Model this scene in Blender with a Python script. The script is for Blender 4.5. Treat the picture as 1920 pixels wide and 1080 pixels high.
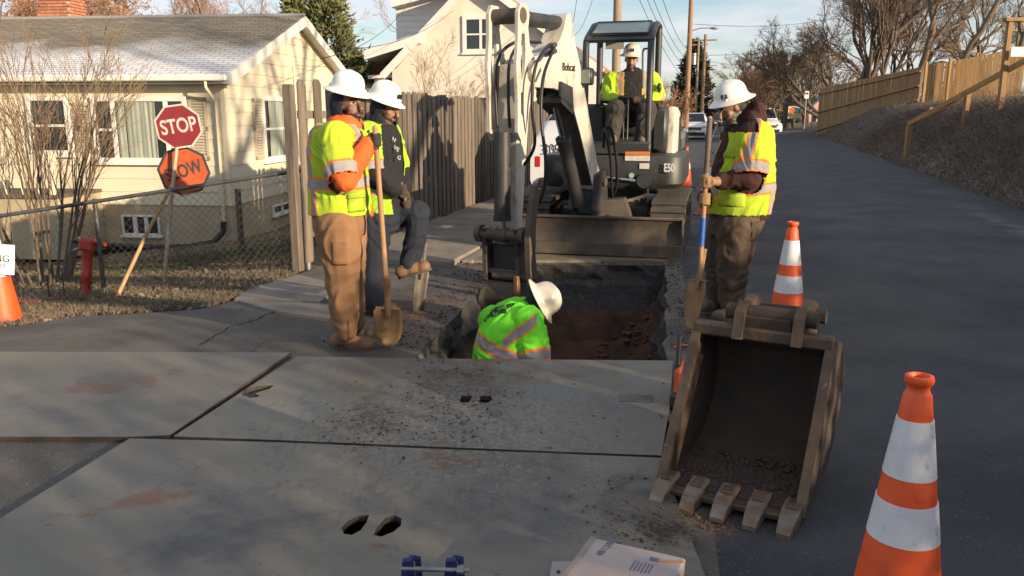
import bpy, bmesh, math, random
import numpy as np
from mathutils import Vector, Matrix, noise
from mathutils.geometry import delaunay_2d_cdt

for o in list(bpy.data.objects):
    bpy.data.objects.remove(o, do_unlink=True)
random.seed(7)
rng = np.random.default_rng(7)
scene = bpy.context.scene
COL = scene.collection

# ------------------------------------------------------------ camera
CAM_H, FPX, HORIZON = 1.62, 1540.0, 215.0
PITCH = math.atan((540 - HORIZON) / FPX)
cam_data = bpy.data.cameras.new('Camera')
cam_data.sensor_width = 36.0
cam_data.lens = 36.0 * FPX / 1920.0
cam_data.clip_start = 0.05
cam_data.clip_end = 3000
cam = bpy.data.objects.new('Camera', cam_data)
COL.objects.link(cam)
cam.location = (0, 0, CAM_H)
cam.rotation_euler = (math.pi / 2 - PITCH, 0, 0)
scene.camera = cam

# ------------------------------------------------------------ sun and sky
SUN_EL = math.radians(14.0)
SUN_HEAD = math.radians(130.0)        # compass bearing of the sun, clockwise from +Y
sun_dir = Vector((math.sin(SUN_HEAD) * math.cos(SUN_EL), math.cos(SUN_HEAD) * math.cos(SUN_EL), math.sin(SUN_EL)))
sl = bpy.data.lights.new('Sun', 'SUN')
sl.energy = 4.7
sl.angle = math.radians(0.55)
sl.color = (1.0, 0.79, 0.54)
so = bpy.data.objects.new('Sun', sl)
COL.objects.link(so)
so.rotation_euler = (-sun_dir).to_track_quat('-Z', 'Y').to_euler()
so.location = (30, -20, 30)

world = bpy.data.worlds.new('World')
scene.world = world
world.use_nodes = True
wn, wl = world.node_tree.nodes, world.node_tree.links
wn.clear()
wo = wn.new('ShaderNodeOutputWorld')
bg = wn.new('ShaderNodeBackground')
sky = wn.new('ShaderNodeTexSky')
sky.sky_type = 'NISHITA'
sky.sun_disc = False
sky.sun_elevation = SUN_EL
sky.sun_rotation = SUN_HEAD
sky.altitude = 100
sky.air_density = 1.0
sky.dust_density = 1.2
sky.ozone_density = 2.0
bg.inputs['Strength'].default_value = 0.105
# thin clouds: noise on the sky direction, stretched towards the horizon, the same all round
tc = wn.new('ShaderNodeTexCoord')
sep = wn.new('ShaderNodeSeparateXYZ')
wl.new(tc.outputs['Generated'], sep.inputs[0])
zadd = wn.new('ShaderNodeMath'); zadd.operation = 'ADD'; zadd.inputs[1].default_value = 0.105
zmx = wn.new('ShaderNodeMath'); zmx.operation = 'MAXIMUM'; zmx.inputs[1].default_value = 0.05
wl.new(sep.outputs['Z'], zadd.inputs[0]); wl.new(zadd.outputs[0], zmx.inputs[0])
dx = wn.new('ShaderNodeMath'); dx.operation = 'DIVIDE'
dy = wn.new('ShaderNodeMath'); dy.operation = 'DIVIDE'
wl.new(sep.outputs['X'], dx.inputs[0]); wl.new(zmx.outputs[0], dx.inputs[1])
wl.new(sep.outputs['Y'], dy.inputs[0]); wl.new(zmx.outputs[0], dy.inputs[1])
cmb = wn.new('ShaderNodeCombineXYZ')
wl.new(dx.outputs[0], cmb.inputs[0]); wl.new(dy.outputs[0], cmb.inputs[1])
cn = wn.new('ShaderNodeTexNoise')
cn.inputs['Scale'].default_value = 0.9
cn.inputs['Detail'].default_value = 7
cn.inputs['Roughness'].default_value = 0.55
wl.new(cmb.outputs[0], cn.inputs['Vector'])
cr = wn.new('ShaderNodeValToRGB')
cr.color_ramp.elements[0].position = 0.38; cr.color_ramp.elements[0].color = (0.08, 0.08, 0.08, 1)
cr.color_ramp.elements[1].position = 0.62; cr.color_ramp.elements[1].color = (0.85, 0.85, 0.85, 1)
wl.new(cn.outputs['Fac'], cr.inputs[0])
cmix = wn.new('ShaderNodeMixRGB')
cmix.inputs[2].default_value = (4.8, 4.75, 5.0, 1)
wl.new(cr.outputs[0], cmix.inputs[0]); wl.new(sky.outputs[0], cmix.inputs[1])
wl.new(cmix.outputs[0], bg.inputs[0]); wl.new(bg.outputs[0], wo.inputs[0])

scene.view_settings.view_transform = 'Standard'
scene.view_settings.look = 'None'
scene.view_settings.exposure = 0.84
scene.view_settings.gamma = 1.0
scene.view_settings.use_curve_mapping = False
scene.render.engine = 'CYCLES'
scene.cycles.max_bounces = 6
scene.cycles.transparent_max_bounces = 12
scene.render.resolution_x, scene.render.resolution_y = 1024, 576

# ------------------------------------------------------------ pixel rays
CP, SP = math.cos(PITCH), math.sin(PITCH)
def ray(u, v):
    a, b = (u - 960.0) / FPX, (540.0 - v) / FPX
    return Vector((a, CP + b * SP, b * CP - SP))
CAM = Vector((0, 0, CAM_H))
def G(u, v, z=0.0):
    d = ray(u, v); return CAM + d * ((z - CAM_H) / d.z)
def P(u, v, Y):
    d = ray(u, v); return CAM + d * (Y / d.y)
def smooth(a, b, x):
    t = max(0.0, min(1.0, (x - a) / (b - a))); return t * t * (3 - 2 * t)
ROAD_K = math.tan(math.radians(15.5))
def road_edge_x(y): return 4.2 + ROAD_K * y
def zt(x, y):
    z = 0.0
    if x < -2.0:
        z -= 0.115 * min(-x - 2.0, 9.0) * smooth(5.2, 8.2, y)
        z -= 0.055 * max(0.0, min(y - 9.0, 9)) * smooth(-2.2, -3.6, x)
    t = x - road_edge_x(y)
    if t > 0:
        far = smooth(70, 45, y)
        top = 2.1 * far + 0.9 * (1 - far)
        z += top * smooth(-0.5, 3.6, t) - top * smooth(-0.5, 3.6, 0) + 0.06 * max(0, min(t, 16) - 3)
        z += 0.10 * noise.noise(Vector((x * 0.9, y * 0.9, 3))) * smooth(0, 1, t)
        z += 0.05 * noise.noise(Vector((x * 2.7, y * 2.7, 8))) * smooth(0, 1, t)
    return z
def GT(u, v):
    p = G(u, v, 0)
    for _ in range(25):
        p = G(u, v, zt(p.x, p.y) * 0.7 + p.z * 0.3)
    return p

# ------------------------------------------------------------ mesh builder
def frame_from(d, ref=None):
    d = Vector(d).normalized()
    r = Vector(ref) if ref is not None else (Vector((0, 0, 1)) if abs(d.z) < 0.9 else Vector((1, 0, 0)))
    x = r.cross(d)
    if x.length < 1e-6: x = Vector((1, 0, 0)).cross(d)
    x.normalize(); y = d.cross(x).normalized()
    return x, y, d
class MB:
    def __init__(s): s.v = []; s.f = []; s.m = []
    def add(s, vs, fs, mi=0):
        n = len(s.v); s.v += [tuple(p) for p in vs]
        s.f += [tuple(i + n for i in f) for f in fs]; s.m += [mi] * len(fs); return s
    def box(s, c, size, R=None, bev=0.0, mi=0):
        hx, hy, hz = size[0] / 2, size[1] / 2, size[2] / 2
        c = Vector(c); R = R or Matrix.Identity(3)
        b = min(bev, hx * .9, hy * .9, hz * .9)
        if b <= 0:
            vs = [c + R @ Vector((x, y, z)) for x in (-hx, hx) for y in (-hy, hy) for z in (-hz, hz)]
            return s.add(vs, [(0, 1, 3, 2), (4, 6, 7, 5), (0, 4, 5, 1), (2, 3, 7, 6), (0, 2, 6, 4), (1, 5, 7, 3)], mi)
        vs = []; idx = {}
        for sx in (-1, 1):
            for sy in (-1, 1):
                for sz in (-1, 1):
                    for a in range(3):
                        p = [sx * (hx - b), sy * (hy - b), sz * (hz - b)]
                        p[a] = (sx * hx, sy * hy, sz * hz)[a]
                        idx[(sx, sy, sz, a)] = len(vs); vs.append(c + R @ Vector(p))
        fs = []
        def q(*ks): fs.append([idx[k] for k in ks])
        for a in range(3):
            b1, b2 = (a + 1) % 3, (a + 2) % 3
            for sg in (-1, 1):
                ks = []
                for t1, t2 in ((-1, -1), (1, -1), (1, 1), (-1, 1)):
                    k = [0, 0, 0]; k[a] = sg; k[b1] = t1; k[b2] = t2; ks.append((*k, a))
                if sg < 0: ks.reverse()
                q(*ks)
            for t1 in (-1, 1):
                for t2 in (-1, 1):
                    k0 = [0, 0, 0]; k0[b1] = t1; k0[b2] = t2
                    ka = list(k0); ka[a] = -1; kb = list(k0); kb[a] = 1
                    ks = [(*ka, b1), (*kb, b1), (*kb, b2), (*ka, b2)]
                    if t1 * t2 > 0: ks.reverse()
                    q(*ks)
        for sx in (-1, 1):
            for sy in (-1, 1):
                for sz in (-1, 1):
                    ks = [(sx, sy, sz, 0), (sx, sy, sz, 1), (sx, sy, sz, 2)]
                    if sx * sy * sz < 0: ks.reverse()
                    q(*ks)
        return s.add(vs, fs, mi)
    def tube(s, pts, r, n=8, cap=True, mi=0, flat=1.0, ref=None):
        pts = [Vector(p) for p in pts]; k = len(pts)
        rs = r if isinstance(r, (list, tuple)) else [r] * k
        vs = []; px = None
        for i, p in enumerate(pts):
            d = (pts[min(i + 1, k - 1)] - pts[max(i - 1, 0)])
            if d.length < 1e-9: d = Vector((0, 0, 1))
            if px is None: x, y, d = frame_from(d, ref)
            else:
                d.normalize(); x = px - d * px.dot(d)
                if x.length < 1e-6: x, y, d = frame_from(d)
                x.normalize(); y = d.cross(x)
            px = x
            for j in range(n):
                a = 2 * math.pi * j / n
                vs.append(p + (x * math.cos(a) + y * math.sin(a) * flat) * rs[i])
        fs = [(i * n + j, i * n + (j + 1) % n, (i + 1) * n + (j + 1) % n, (i + 1) * n + j) for i in range(k - 1) for j in range(n)]
        if cap:
            fs.append(tuple(range(n - 1, -1, -1))); fs.append(tuple((k - 1) * n + j for j in range(n)))
        return s.add(vs, fs, mi)
    def cyl(s, a, b, r, n=12, mi=0, r2=None):
        return s.tube([a, b], [r, r if r2 is None else r2], n, True, mi)
    def lathe(s, prof, n=24, M=None, mi=0):
        M = M or Matrix.Identity(4); vs = []
        for r, z in prof:
            for j in range(n):
                a = 2 * math.pi * j / n
                vs.append(M @ Vector((r * math.cos(a), r * math.sin(a), z)))
        k = len(prof)
        fs = [(i * n + j, i * n + (j + 1) % n, (i + 1) * n + (j + 1) % n, (i + 1) * n + j) for i in range(k - 1) for j in range(n)]
        if prof[0][0] > 1e-6: fs.append(tuple(range(n - 1, -1, -1)))
        if prof[-1][0] > 1e-6: fs.append(tuple((k - 1) * n + j for j in range(n)))
        return s.add(vs, fs, mi)
    def ell(s, c, r, R=None, nu=14, nv=9, mi=0):
        R = R or Matrix.Identity(3); c = Vector(c); vs = [c + R @ Vector((0, 0, -r[2]))]
        for i in range(1, nv):
            t = -math.pi / 2 + math.pi * i / nv
            for j in range(nu):
                a = 2 * math.pi * j / nu
                vs.append(c + R @ Vector((r[0] * math.cos(t) * math.cos(a), r[1] * math.cos(t) * math.sin(a), r[2] * math.sin(t))))
        vs.append(c + R @ Vector((0, 0, r[2]))); L = len(vs) - 1
        fs = [(0, 1 + (j + 1) % nu, 1 + j) for j in range(nu)]
        for i in range(nv - 2):
            for j in range(nu):
                a, b = 1 + i * nu, 1 + (i + 1) * nu
                fs.append((a + j, a + (j + 1) % nu, b + (j + 1) % nu, b + j))
        a = 1 + (nv - 2) * nu
        fs += [(a + j, a + (j + 1) % nu, L) for j in range(nu)]
        return s.add(vs, fs, mi)
    def prism(s, pts, off, mi=0):
        """pts: planar 3D loop; off: extrusion vector"""
        off = Vector(off); n = len(pts); a = [Vector(p) for p in pts]
        nrm = Vector()
        for i in range(n): nrm += a[i].cross(a[(i + 1) % n])
        if nrm.dot(off) > 0: a.reverse()
        vs = a + [p + off for p in a]
        fs = [tuple(range(n)), tuple(range(2 * n - 1, n - 1, -1))] + [(i, n + i, n + (i + 1) % n, (i + 1) % n) for i in range(n)]
        fs = [tuple(reversed(f)) if k >= 2 else f for k, f in enumerate(fs)]
        fs = [f if k < 2 else tuple(reversed(f)) for k, f in enumerate(fs)]
        return s.add(vs, fs, mi)
    def loft(s, rings, cap=True, closed=True, mi=0):
        n = len(rings[0]); vs = [p for r in rings for p in r]; k = len(rings)
        m = n if closed else n - 1
        fs = [(i * n + j, i * n + (j + 1) % n, (i + 1) * n + (j + 1) % n, (i + 1) * n + j) for i in range(k - 1) for j in range(m)]
        if cap and closed:
            fs.append(tuple(range(n - 1, -1, -1))); fs.append(tuple((k - 1) * n + j for j in range(n)))
        return s.add(vs, fs, mi)
    def mesh(s, name):
        me = bpy.data.meshes.new(name); me.from_pydata(s.v, [], s.f); me.update(); return me
    def build(s, name, mat, parent=None, local=False, smooth=None, fixn=True, kind=None):
        me = s.mesh(name)
        if fixn:
            bm = bmesh.new(); bm.from_mesh(me); bmesh.ops.recalc_face_normals(bm, faces=bm.faces); bm.to_mesh(me); bm.free()
        mats = mat if isinstance(mat, (list, tuple)) else [mat]
        for m in mats: me.materials.append(m)
        if len(mats) > 1: me.polygons.foreach_set('material_index', s.m)
        return link(name, me, parent, local, smooth, kind)
def link(name, me, parent=None, local=False, smooth=None, kind=None):
    if smooth is not None:
        me.shade_smooth()
        if smooth < 180: me.set_sharp_from_angle(angle=math.radians(smooth))
    o = bpy.data.objects.new(name, me); COL.objects.link(o)
    if parent is not None: attach(o, parent, local)
    if kind: o['kind'] = kind
    return o
def attach(o, parent, local=False):
    o.parent = parent
    if not local and parent.parent is None:
        o.matrix_parent_inverse = parent.matrix_basis.inverted()
def tag(o, label, cat, group=None):
    o['label'] = label; o['category'] = cat
    if group: o['group'] = group
    return o
def thing(name, label, cat, loc=(0, 0, 0), rz=0.0, group=None):
    o = bpy.data.objects.new(name, None); COL.objects.link(o)
    o.empty_display_size = 0.1; o.location = loc; o.rotation_euler = (0, 0, rz)
    return tag(o, label, cat, group)
def dup(root, loc, rz, label=None, group=None, scale=None):
    def rec(o, par):
        c = o.copy(); COL.objects.link(c); c.parent = par
        for ch in o.children: rec(ch, c)
        return c
    r = rec(root, None); r.location = loc; r.rotation_euler = (0, 0, rz)
    if scale: r.scale = (scale,) * 3
    if label: r['label'] = label
    if group: r['group'] = group
    return r
def rotz(a): return Matrix.Rotation(a, 3, 'Z')
def basis(x, y, z): return Matrix((x, y, z)).transposed()
def text_part(txt, size, origin, xd, yd, mat, parent, local=False, name='lettering', align='CENTER', bold=0.0, ext=0.0015, xs=1.0, lift=0.003):
    cu = bpy.data.curves.new('txt', 'FONT'); cu.body = txt; cu.size = size; cu.align_x = align; cu.align_y = 'CENTER'
    cu.extrude = ext; cu.offset = bold
    to = bpy.data.objects.new('txt', cu); COL.objects.link(to)
    dg = bpy.context.evaluated_depsgraph_get()
    me = bpy.data.meshes.new_from_object(to.evaluated_get(dg)); bpy.data.objects.remove(to, do_unlink=True)
    xd, yd = Vector(xd).normalized(), Vector(yd).normalized(); nd = xd.cross(yd).normalized()
    o0 = Vector(origin) + nd * (lift + ext)
    M = Matrix.Translation(o0) @ basis(xd * xs, yd, nd).to_4x4()
    me.transform(M); me.materials.clear(); me.materials.append(mat)
    return link(name, me, parent, local)

# ------------------------------------------------------------ materials
MATS = {}
def mat(name, c1, c2=None, rough=0.7, scale=8.0, metal=0.0, bump=0.0, bscale=60.0, c3=None, c3pos=(0.6, 0.68), c3scale=3.0,
        stretch=None, spec=0.5, detail=6, attr=None, lo=0.35, hi=0.65, trans=0.0, speck=None, coat=0.0, emit=None, vary=0.0):
    m = bpy.data.materials.new(name); m.use_nodes = True; MATS[name] = m
    nt = m.node_tree; N, L = nt.nodes, nt.links
    b = N['Principled BSDF']
    b.inputs['Roughness'].default_value = rough; b.inputs['Metallic'].default_value = metal
    b.inputs['Specular IOR Level'].default_value = spec
    if coat: b.inputs['Coat Weight'].default_value = coat
    tcn = N.new('ShaderNodeTexCoord'); vec = tcn.outputs['Object']
    if stretch:
        mp = N.new('ShaderNodeMapping'); mp.inputs['Scale'].default_value = stretch
        L.new(vec, mp.inputs[0]); vec = mp.outputs[0]
    def nz(sc, det=6, rg=0.6):
        t = N.new('ShaderNodeTexNoise'); t.inputs['Scale'].default_value = sc; t.inputs['Detail'].default_value = det
        t.inputs['Roughness'].default_value = rg; L.new(vec, t.inputs['Vector']); return t.outputs['Fac']
    def ramp(fac, p0, p1):
        r = N.new('ShaderNodeMapRange'); r.inputs[1].default_value = p0; r.inputs[2].default_value = p1
        L.new(fac, r.inputs[0]); return r.outputs[0]
    def mix(fac, a, bb, mode='MIX'):
        x = N.new('ShaderNodeMixRGB'); x.blend_type = mode
        if isinstance(fac, float): x.inputs[0].default_value = fac
        else: L.new(fac, x.inputs[0])
        for i, q in ((1, a), (2, bb)):
            if isinstance(q, tuple): x.inputs[i].default_value = (*q[:3], 1)
            else: L.new(q, x.inputs[i])
        return x.outputs[0]
    col = None
    if attr:
        at = N.new('ShaderNodeAttribute'); at.attribute_name = attr; col = at.outputs['Color']
        if c2 is not None:
            col = mix(ramp(nz(scale, detail), lo, hi), col, mix(1.0, col, c2, 'MULTIPLY'))
    elif c2 is not None: col = mix(ramp(nz(scale, detail), lo, hi), c1, c2)
    if c3 is not None:
        base = col if col is not None else c1
        f = ramp(nz(c3scale, 8, 0.7), c3pos[0], c3pos[1]); col = mix(f, base, c3)
    if speck is not None:
        base = col if col is not None else c1
        f = ramp(nz(speck[1], 2, 0.5), speck[2], speck[2] + 0.05); col = mix(f, base, speck[0])
    if vary:
        oi = N.new('ShaderNodeObjectInfo'); r = N.new('ShaderNodeMapRange')
        r.inputs[3].default_value = 1 - vary; r.inputs[4].default_value = 1 + vary; L.new(oi.outputs['Random'], r.inputs[0])
        base = col if col is not None else c1
        x = N.new('ShaderNodeVectorMath'); x.operation = 'SCALE'
        if isinstance(base, tuple): x.inputs[0].default_value = base[:3]
        else: L.new(base, x.inputs[0])
        L.new(r.outputs[0], x.inputs['Scale']); col = x.outputs[0]
    if col is not None: L.new(col, b.inputs['Base Color'])
    else: b.inputs['Base Color'].default_value = (*c1, 1)
    if bump:
        bn = N.new('ShaderNodeBump'); bn.inputs['Strength'].default_value = bump; bn.inputs['Distance'].default_value = 0.01
        L.new(nz(bscale, 5), bn.inputs['Height']); L.new(bn.outputs[0], b.inputs['Normal'])
    if trans:
        b.inputs['Transmission Weight'].default_value = trans
    if emit:
        b.inputs['Emission Color'].default_value = (*emit[0], 1); b.inputs['Emission Strength'].default_value = emit[1]
    return m

def add_patch(m, color, center, radii, ang=0.0, nscale=4.0, lo=0.45, hi=0.6, amount=0.9, stretch=None, soft=1.0):
    """a stain with its own outline on a flat surface: ellipse (world plan) broken up by noise"""
    nt = m.node_tree; N, L = nt.nodes, nt.links; b = N['Principled BSDF']
    geo = N.new('ShaderNodeNewGeometry'); mp = N.new('ShaderNodeMapping'); mp.vector_type = 'TEXTURE'
    mp.inputs['Location'].default_value = (center[0], center[1], 0); mp.inputs['Rotation'].default_value = (0, 0, ang); mp.inputs['Scale'].default_value = (radii[0], radii[1], 1000)
    L.new(geo.outputs['Position'], mp.inputs[0])
    ln = N.new('ShaderNodeVectorMath'); ln.operation = 'LENGTH'; L.new(mp.outputs[0], ln.inputs[0])
    fo = N.new('ShaderNodeMapRange'); fo.inputs[1].default_value = 0.0; fo.inputs[2].default_value = 1.0; fo.inputs[3].default_value = soft; fo.inputs[4].default_value = 0.0; L.new(ln.outputs['Value'], fo.inputs[0])
    nz = N.new('ShaderNodeTexNoise'); nz.inputs['Scale'].default_value = nscale; nz.inputs['Detail'].default_value = 9; nz.inputs['Roughness'].default_value = .68
    src = geo.outputs['Position']
    if stretch:
        m2 = N.new('ShaderNodeMapping'); m2.inputs['Scale'].default_value = stretch; m2.inputs['Rotation'].default_value = (0, 0, -ang); L.new(src, m2.inputs[0]); src = m2.outputs[0]
    L.new(src, nz.inputs['Vector'])
    ad = N.new('ShaderNodeMath'); ad.operation = 'MULTIPLY_ADD'; ad.inputs[1].default_value = .34; L.new(fo.outputs[0], ad.inputs[0]); L.new(nz.outputs['Fac'], ad.inputs[2])
    mr = N.new('ShaderNodeMapRange'); mr.inputs[1].default_value = lo + .2; mr.inputs[2].default_value = hi + .2; mr.inputs[4].default_value = amount; L.new(ad.outputs[0], mr.inputs[0])
    gt = N.new('ShaderNodeMath'); gt.operation = 'MULTIPLY'; st = N.new('ShaderNodeMapRange'); st.inputs[2].default_value = .15 * soft; L.new(fo.outputs[0], st.inputs[0]); L.new(st.outputs[0], gt.inputs[0]); L.new(mr.outputs[0], gt.inputs[1])
    x = N.new('ShaderNodeMixRGB'); L.new(gt.outputs[0], x.inputs[0]); x.inputs[2].default_value = (*color, 1)
    s_ = b.inputs['Base Color']
    if s_.links: L.new(s_.links[0].from_socket, x.inputs[1])
    else: x.inputs[1].default_value = s_.default_value
    L.new(x.outputs[0], s_)
# ------------------------------------------------------------ material library
M_asph = mat('asphalt', (0.030, 0.032, 0.037), (0.056, 0.057, 0.061), rough=0.85, scale=1.1, bump=0.9, bscale=95, speck=((0.16, 0.155, 0.15), 95, 0.655), c3=(0.085, 0.078, 0.070), c3pos=(0.58, 0.75), c3scale=0.8)
M_lane = mat('old_asphalt', (0.085, 0.078, 0.068), (0.125, 0.115, 0.098), rough=0.88, scale=1.3, bump=0.9, bscale=95, speck=((0.24, 0.225, 0.2), 95, 0.645), c3=(0.06, 0.056, 0.054), c3pos=(0.52, 0.7), c3scale=0.9)
M_conc = mat('concrete', (0.17, 0.15, 0.125), (0.24, 0.215, 0.18), rough=0.9, scale=2.5, bump=0.3, bscale=120, c3=(0.13, 0.115, 0.10), c3pos=(0.55, 0.72), c3scale=1.8)
M_crack = mat('crack', (0.012, 0.011, 0.010), rough=0.95)
M_dirt = mat('dirt', (0.10, 0.047, 0.024), (0.16, 0.075, 0.036), rough=0.95, scale=6, bump=0.8, bscale=35, c3=(0.065, 0.045, 0.034), c3pos=(0.5, 0.62), c3scale=3)
M_grass = mat('dry_grass_ground', (0.17, 0.125, 0.075), (0.10, 0.095, 0.05), rough=0.95, scale=1.1, bump=0.9, bscale=60, c3=(0.075, 0.088, 0.038), c3pos=(0.52, 0.66), c3scale=0.55)
M_bank = mat('leaf_litter_ground', (0.10, 0.08, 0.062), (0.06, 0.048, 0.038), rough=0.95, scale=1.4, bump=1.0, bscale=30, c3=(0.07, 0.078, 0.036), c3pos=(0.56, 0.70), c3scale=0.35)
M_plate = mat('steel_plate', (0.15, 0.14, 0.112), (0.245, 0.22, 0.17), rough=0.58, metal=0.1, scale=2.6, bump=0.22, bscale=26, c3=(0.085, 0.086, 0.083), c3pos=(0.44, 0.68), c3scale=1.3, speck=((0.17, 0.085, 0.04), 12, 0.705), detail=9)
M_plate_edge = mat('plate_edge', (0.07, 0.055, 0.042), (0.045, 0.035, 0.028), rough=0.7, metal=0.2, scale=14, bump=0.2)
M_clay = mat('clay_crumb', (0.085, 0.045, 0.026), (0.05, 0.035, 0.026), rough=0.95, scale=20, bump=0.5)

MUD, CLAY, DUST = (0.075, 0.050, 0.032), (0.16, 0.070, 0.030), (0.17, 0.155, 0.13)
add_patch(M_plate, MUD, (-.28, 4.65), (.55, 1.1), math.radians(-8), 5.0, .40, .56, .85)
add_patch(M_plate, MUD, (-.70, 4.2), (.30, .5), .3, 9.0, .46, .56, .8)
add_patch(M_plate, CLAY, (-.30, 3.65), (.22, .30), .3, 9.0, .44, .56, .75)
add_patch(M_plate, CLAY, (-.15, 5.25), (.75, .18), .0, 9.0, .45, .56, .7)
add_patch(M_plate, MUD, (.30, 4.9), (1.0, .5), .0, 3.5, .50, .66, .5)
add_patch(M_plate, (.055, .058, .064), (.25, 3.2), (1.1, .75), .0, 2.2, .42, .66, .75)
add_patch(M_plate, (.060, .062, .068), (-1.0, 3.0), (.9, .6), .3, 2.6, .46, .66, .7)
add_patch(M_plate, (.055, .050, .045), (.62, 3.1), (.45, .6), .0, 6.0, .42, .56, .8)
add_patch(M_plate, CLAY, (-1.55, 3.2), (.5, .25), .5, 7.0, .50, .60, .7)
add_patch(M_plate, CLAY, (-2.4, 4.7), (.8, .4), .2, 6.0, .54, .62, .6)
add_patch(M_plate, (.15, .18, .19), (-.9, 4.35), (.8, .45), .1, 3.0, .42, .62, .6)
add_patch(M_plate, (.15, .18, .185), (.35, 4.6), (.8, .5), .1, 3.0, .46, .62, .5)
add_patch(M_plate, (.075, .07, .06), (-.5, 4.0), (2.6, 2.6), math.radians(20), 9.0, .56, .66, .5, (3, 1, 1))
add_patch(M_plate, (.20, .185, .15), (-.8, 3.9), (2.6, 2.6), 0, 1.6, .50, .70, .55)
add_patch(M_plate, (.24, .235, .22), (-.3, 4.1), (2.6, 2.6), 0, 38.0, .60, .66, .6)
add_patch(M_plate, (.06, .054, .045), (-.3, 4.1), (2.6, 2.6), 0, 30.0, .63, .68, .5)
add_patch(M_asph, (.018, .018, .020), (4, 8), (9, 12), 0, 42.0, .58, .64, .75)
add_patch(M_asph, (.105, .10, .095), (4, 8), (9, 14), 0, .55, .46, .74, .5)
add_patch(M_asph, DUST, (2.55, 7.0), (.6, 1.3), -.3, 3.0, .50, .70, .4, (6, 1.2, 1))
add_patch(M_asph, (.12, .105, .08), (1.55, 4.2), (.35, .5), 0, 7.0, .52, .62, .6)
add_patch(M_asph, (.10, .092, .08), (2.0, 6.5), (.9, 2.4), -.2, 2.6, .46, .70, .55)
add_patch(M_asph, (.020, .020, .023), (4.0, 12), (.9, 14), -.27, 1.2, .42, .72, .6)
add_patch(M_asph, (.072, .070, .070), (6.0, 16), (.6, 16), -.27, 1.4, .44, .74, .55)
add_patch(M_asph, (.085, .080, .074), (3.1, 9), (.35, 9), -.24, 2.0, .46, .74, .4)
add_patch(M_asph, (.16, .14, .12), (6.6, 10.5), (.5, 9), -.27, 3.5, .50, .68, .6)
add_patch(M_asph, (.14, .125, .105), (2.25, 3.0), (.25, .35), 0, 9.0, .56, .62, .5)
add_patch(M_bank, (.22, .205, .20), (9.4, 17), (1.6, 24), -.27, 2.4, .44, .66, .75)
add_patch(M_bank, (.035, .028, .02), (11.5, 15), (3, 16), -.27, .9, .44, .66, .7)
add_patch(M_lane, (.050, .045, .042), (-1.0, 7.2), (.9, 2.0), -.2, 3.0, .40, .60, .7)
add_patch(M_lane, CLAY, (-.85, 6.6), (.5, 1.6), -.16, 7.0, .48, .58, .7)
add_patch(M_lane, (.055, .052, .05), (1.55, 6.4), (.4, 2.4), -.17, 6.0, .42, .58, .8)
add_patch(M_lane, (.05, .047, .045), (-4.0, 6.6), (2.5, .7), .0, 3.0, .46, .62, .6)
# ------------------------------------------------------------ trench outline (heading about ten degrees right of the view)
def jit(a, b, n, amp, seed):
    a, b = Vector(a), Vector(b); d = (b - a); nn = Vector((d.y, -d.x)).normalized(); out = []
    for i in range(n):
        t = i / n; p = a + d * t
        k = 0 if i == 0 else amp * (noise.noise(Vector((t * 9, seed, 0))) + 0.6 * noise.noise(Vector((t * 31, seed, 4))))
        out.append(p + nn * k)
    return out
TN, TF = 2.55, 8.86
def trl(y): return -0.65 + (y - 5.37) * (0.56 / 3.53)
def trr(y): return 1.05 + (y - 5.34) * (0.64 / 3.56)
hole = jit((trl(TN), TN), (trl(TF), TF), 60, 0.07, 1) + jit((trl(TF), TF), (trr(TF), TF), 8, 0.03, 2) + \
       jit((trr(TF), TF), (trr(TN), TN), 60, 0.05, 3) + jit((trr(TN), TN), (trl(TN), TN), 6, 0.0, 4)
def inside(p, poly):
    c = False; n = len(poly); x, y = p[0], p[1]
    for i in range(n):
        a, b = poly[i], poly[(i + 1) % n]
        if (a[1] > y) != (b[1] > y) and x < (b[0] - a[0]) * (y - a[1]) / (b[1] - a[1]) + a[0]: c = not c
    return c
def sheet(name, outer, holes, extra, zf, m, thick=0.0, parent=None, kind=None, edge_mat=None, smooth=None):
    """flat or draped sheet with real holes; thick > 0 gives it sides and an underside"""
    vs = [Vector((p[0], p[1])) for p in outer]; es = [(i, (i + 1) % len(outer)) for i in range(len(outer))]
    loops = [list(range(len(outer)))]
    for h in holes:
        k = len(vs); vs += [Vector((p[0], p[1])) for p in h]; idx = list(range(k, k + len(h))); loops.append(idx)
        es += [(idx[i], idx[(i + 1) % len(h)]) for i in range(len(h))]
    vs += [Vector((p[0], p[1])) for p in extra]
    ov, oe, of, *_ = delaunay_2d_cdt(vs, es, [], 0, 1e-5)
    keep = []
    for f in of:
        c = sum((ov[i] for i in f), Vector((0, 0))) / len(f)
        if not inside(c, outer) or any(inside(c, h) for h in holes): continue
        a, b, c2 = (ov[i] for i in f[:3])
        keep.append(tuple(f) if (b - a).cross(c2 - a) > 0 else tuple(reversed(f)))
    mb = MB(); mb.add([(p.x, p.y, zf(p.x, p.y)) for p in ov], keep)
    if thick:
        n = len(ov); mb.add([(p.x, p.y, zf(p.x, p.y) - thick) for p in ov], [tuple(reversed(f)) for f in keep])
        for lp in [outer] + list(holes):
            k = len(lp)
            top = [(p[0], p[1], zf(p[0], p[1])) for p in lp]; bot = [(p[0], p[1], zf(p[0], p[1]) - thick) for p in lp]
            mb.add(top + bot, [(i, (i + 1) % k, k + (i + 1) % k, k + i) for i in range(k)], 1)
    mats = [m, edge_mat] if thick else m
    o = mb.build(name, mats, parent, fixn=bool(thick), smooth=smooth)
    if kind: o['kind'] = kind
    return o
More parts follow.
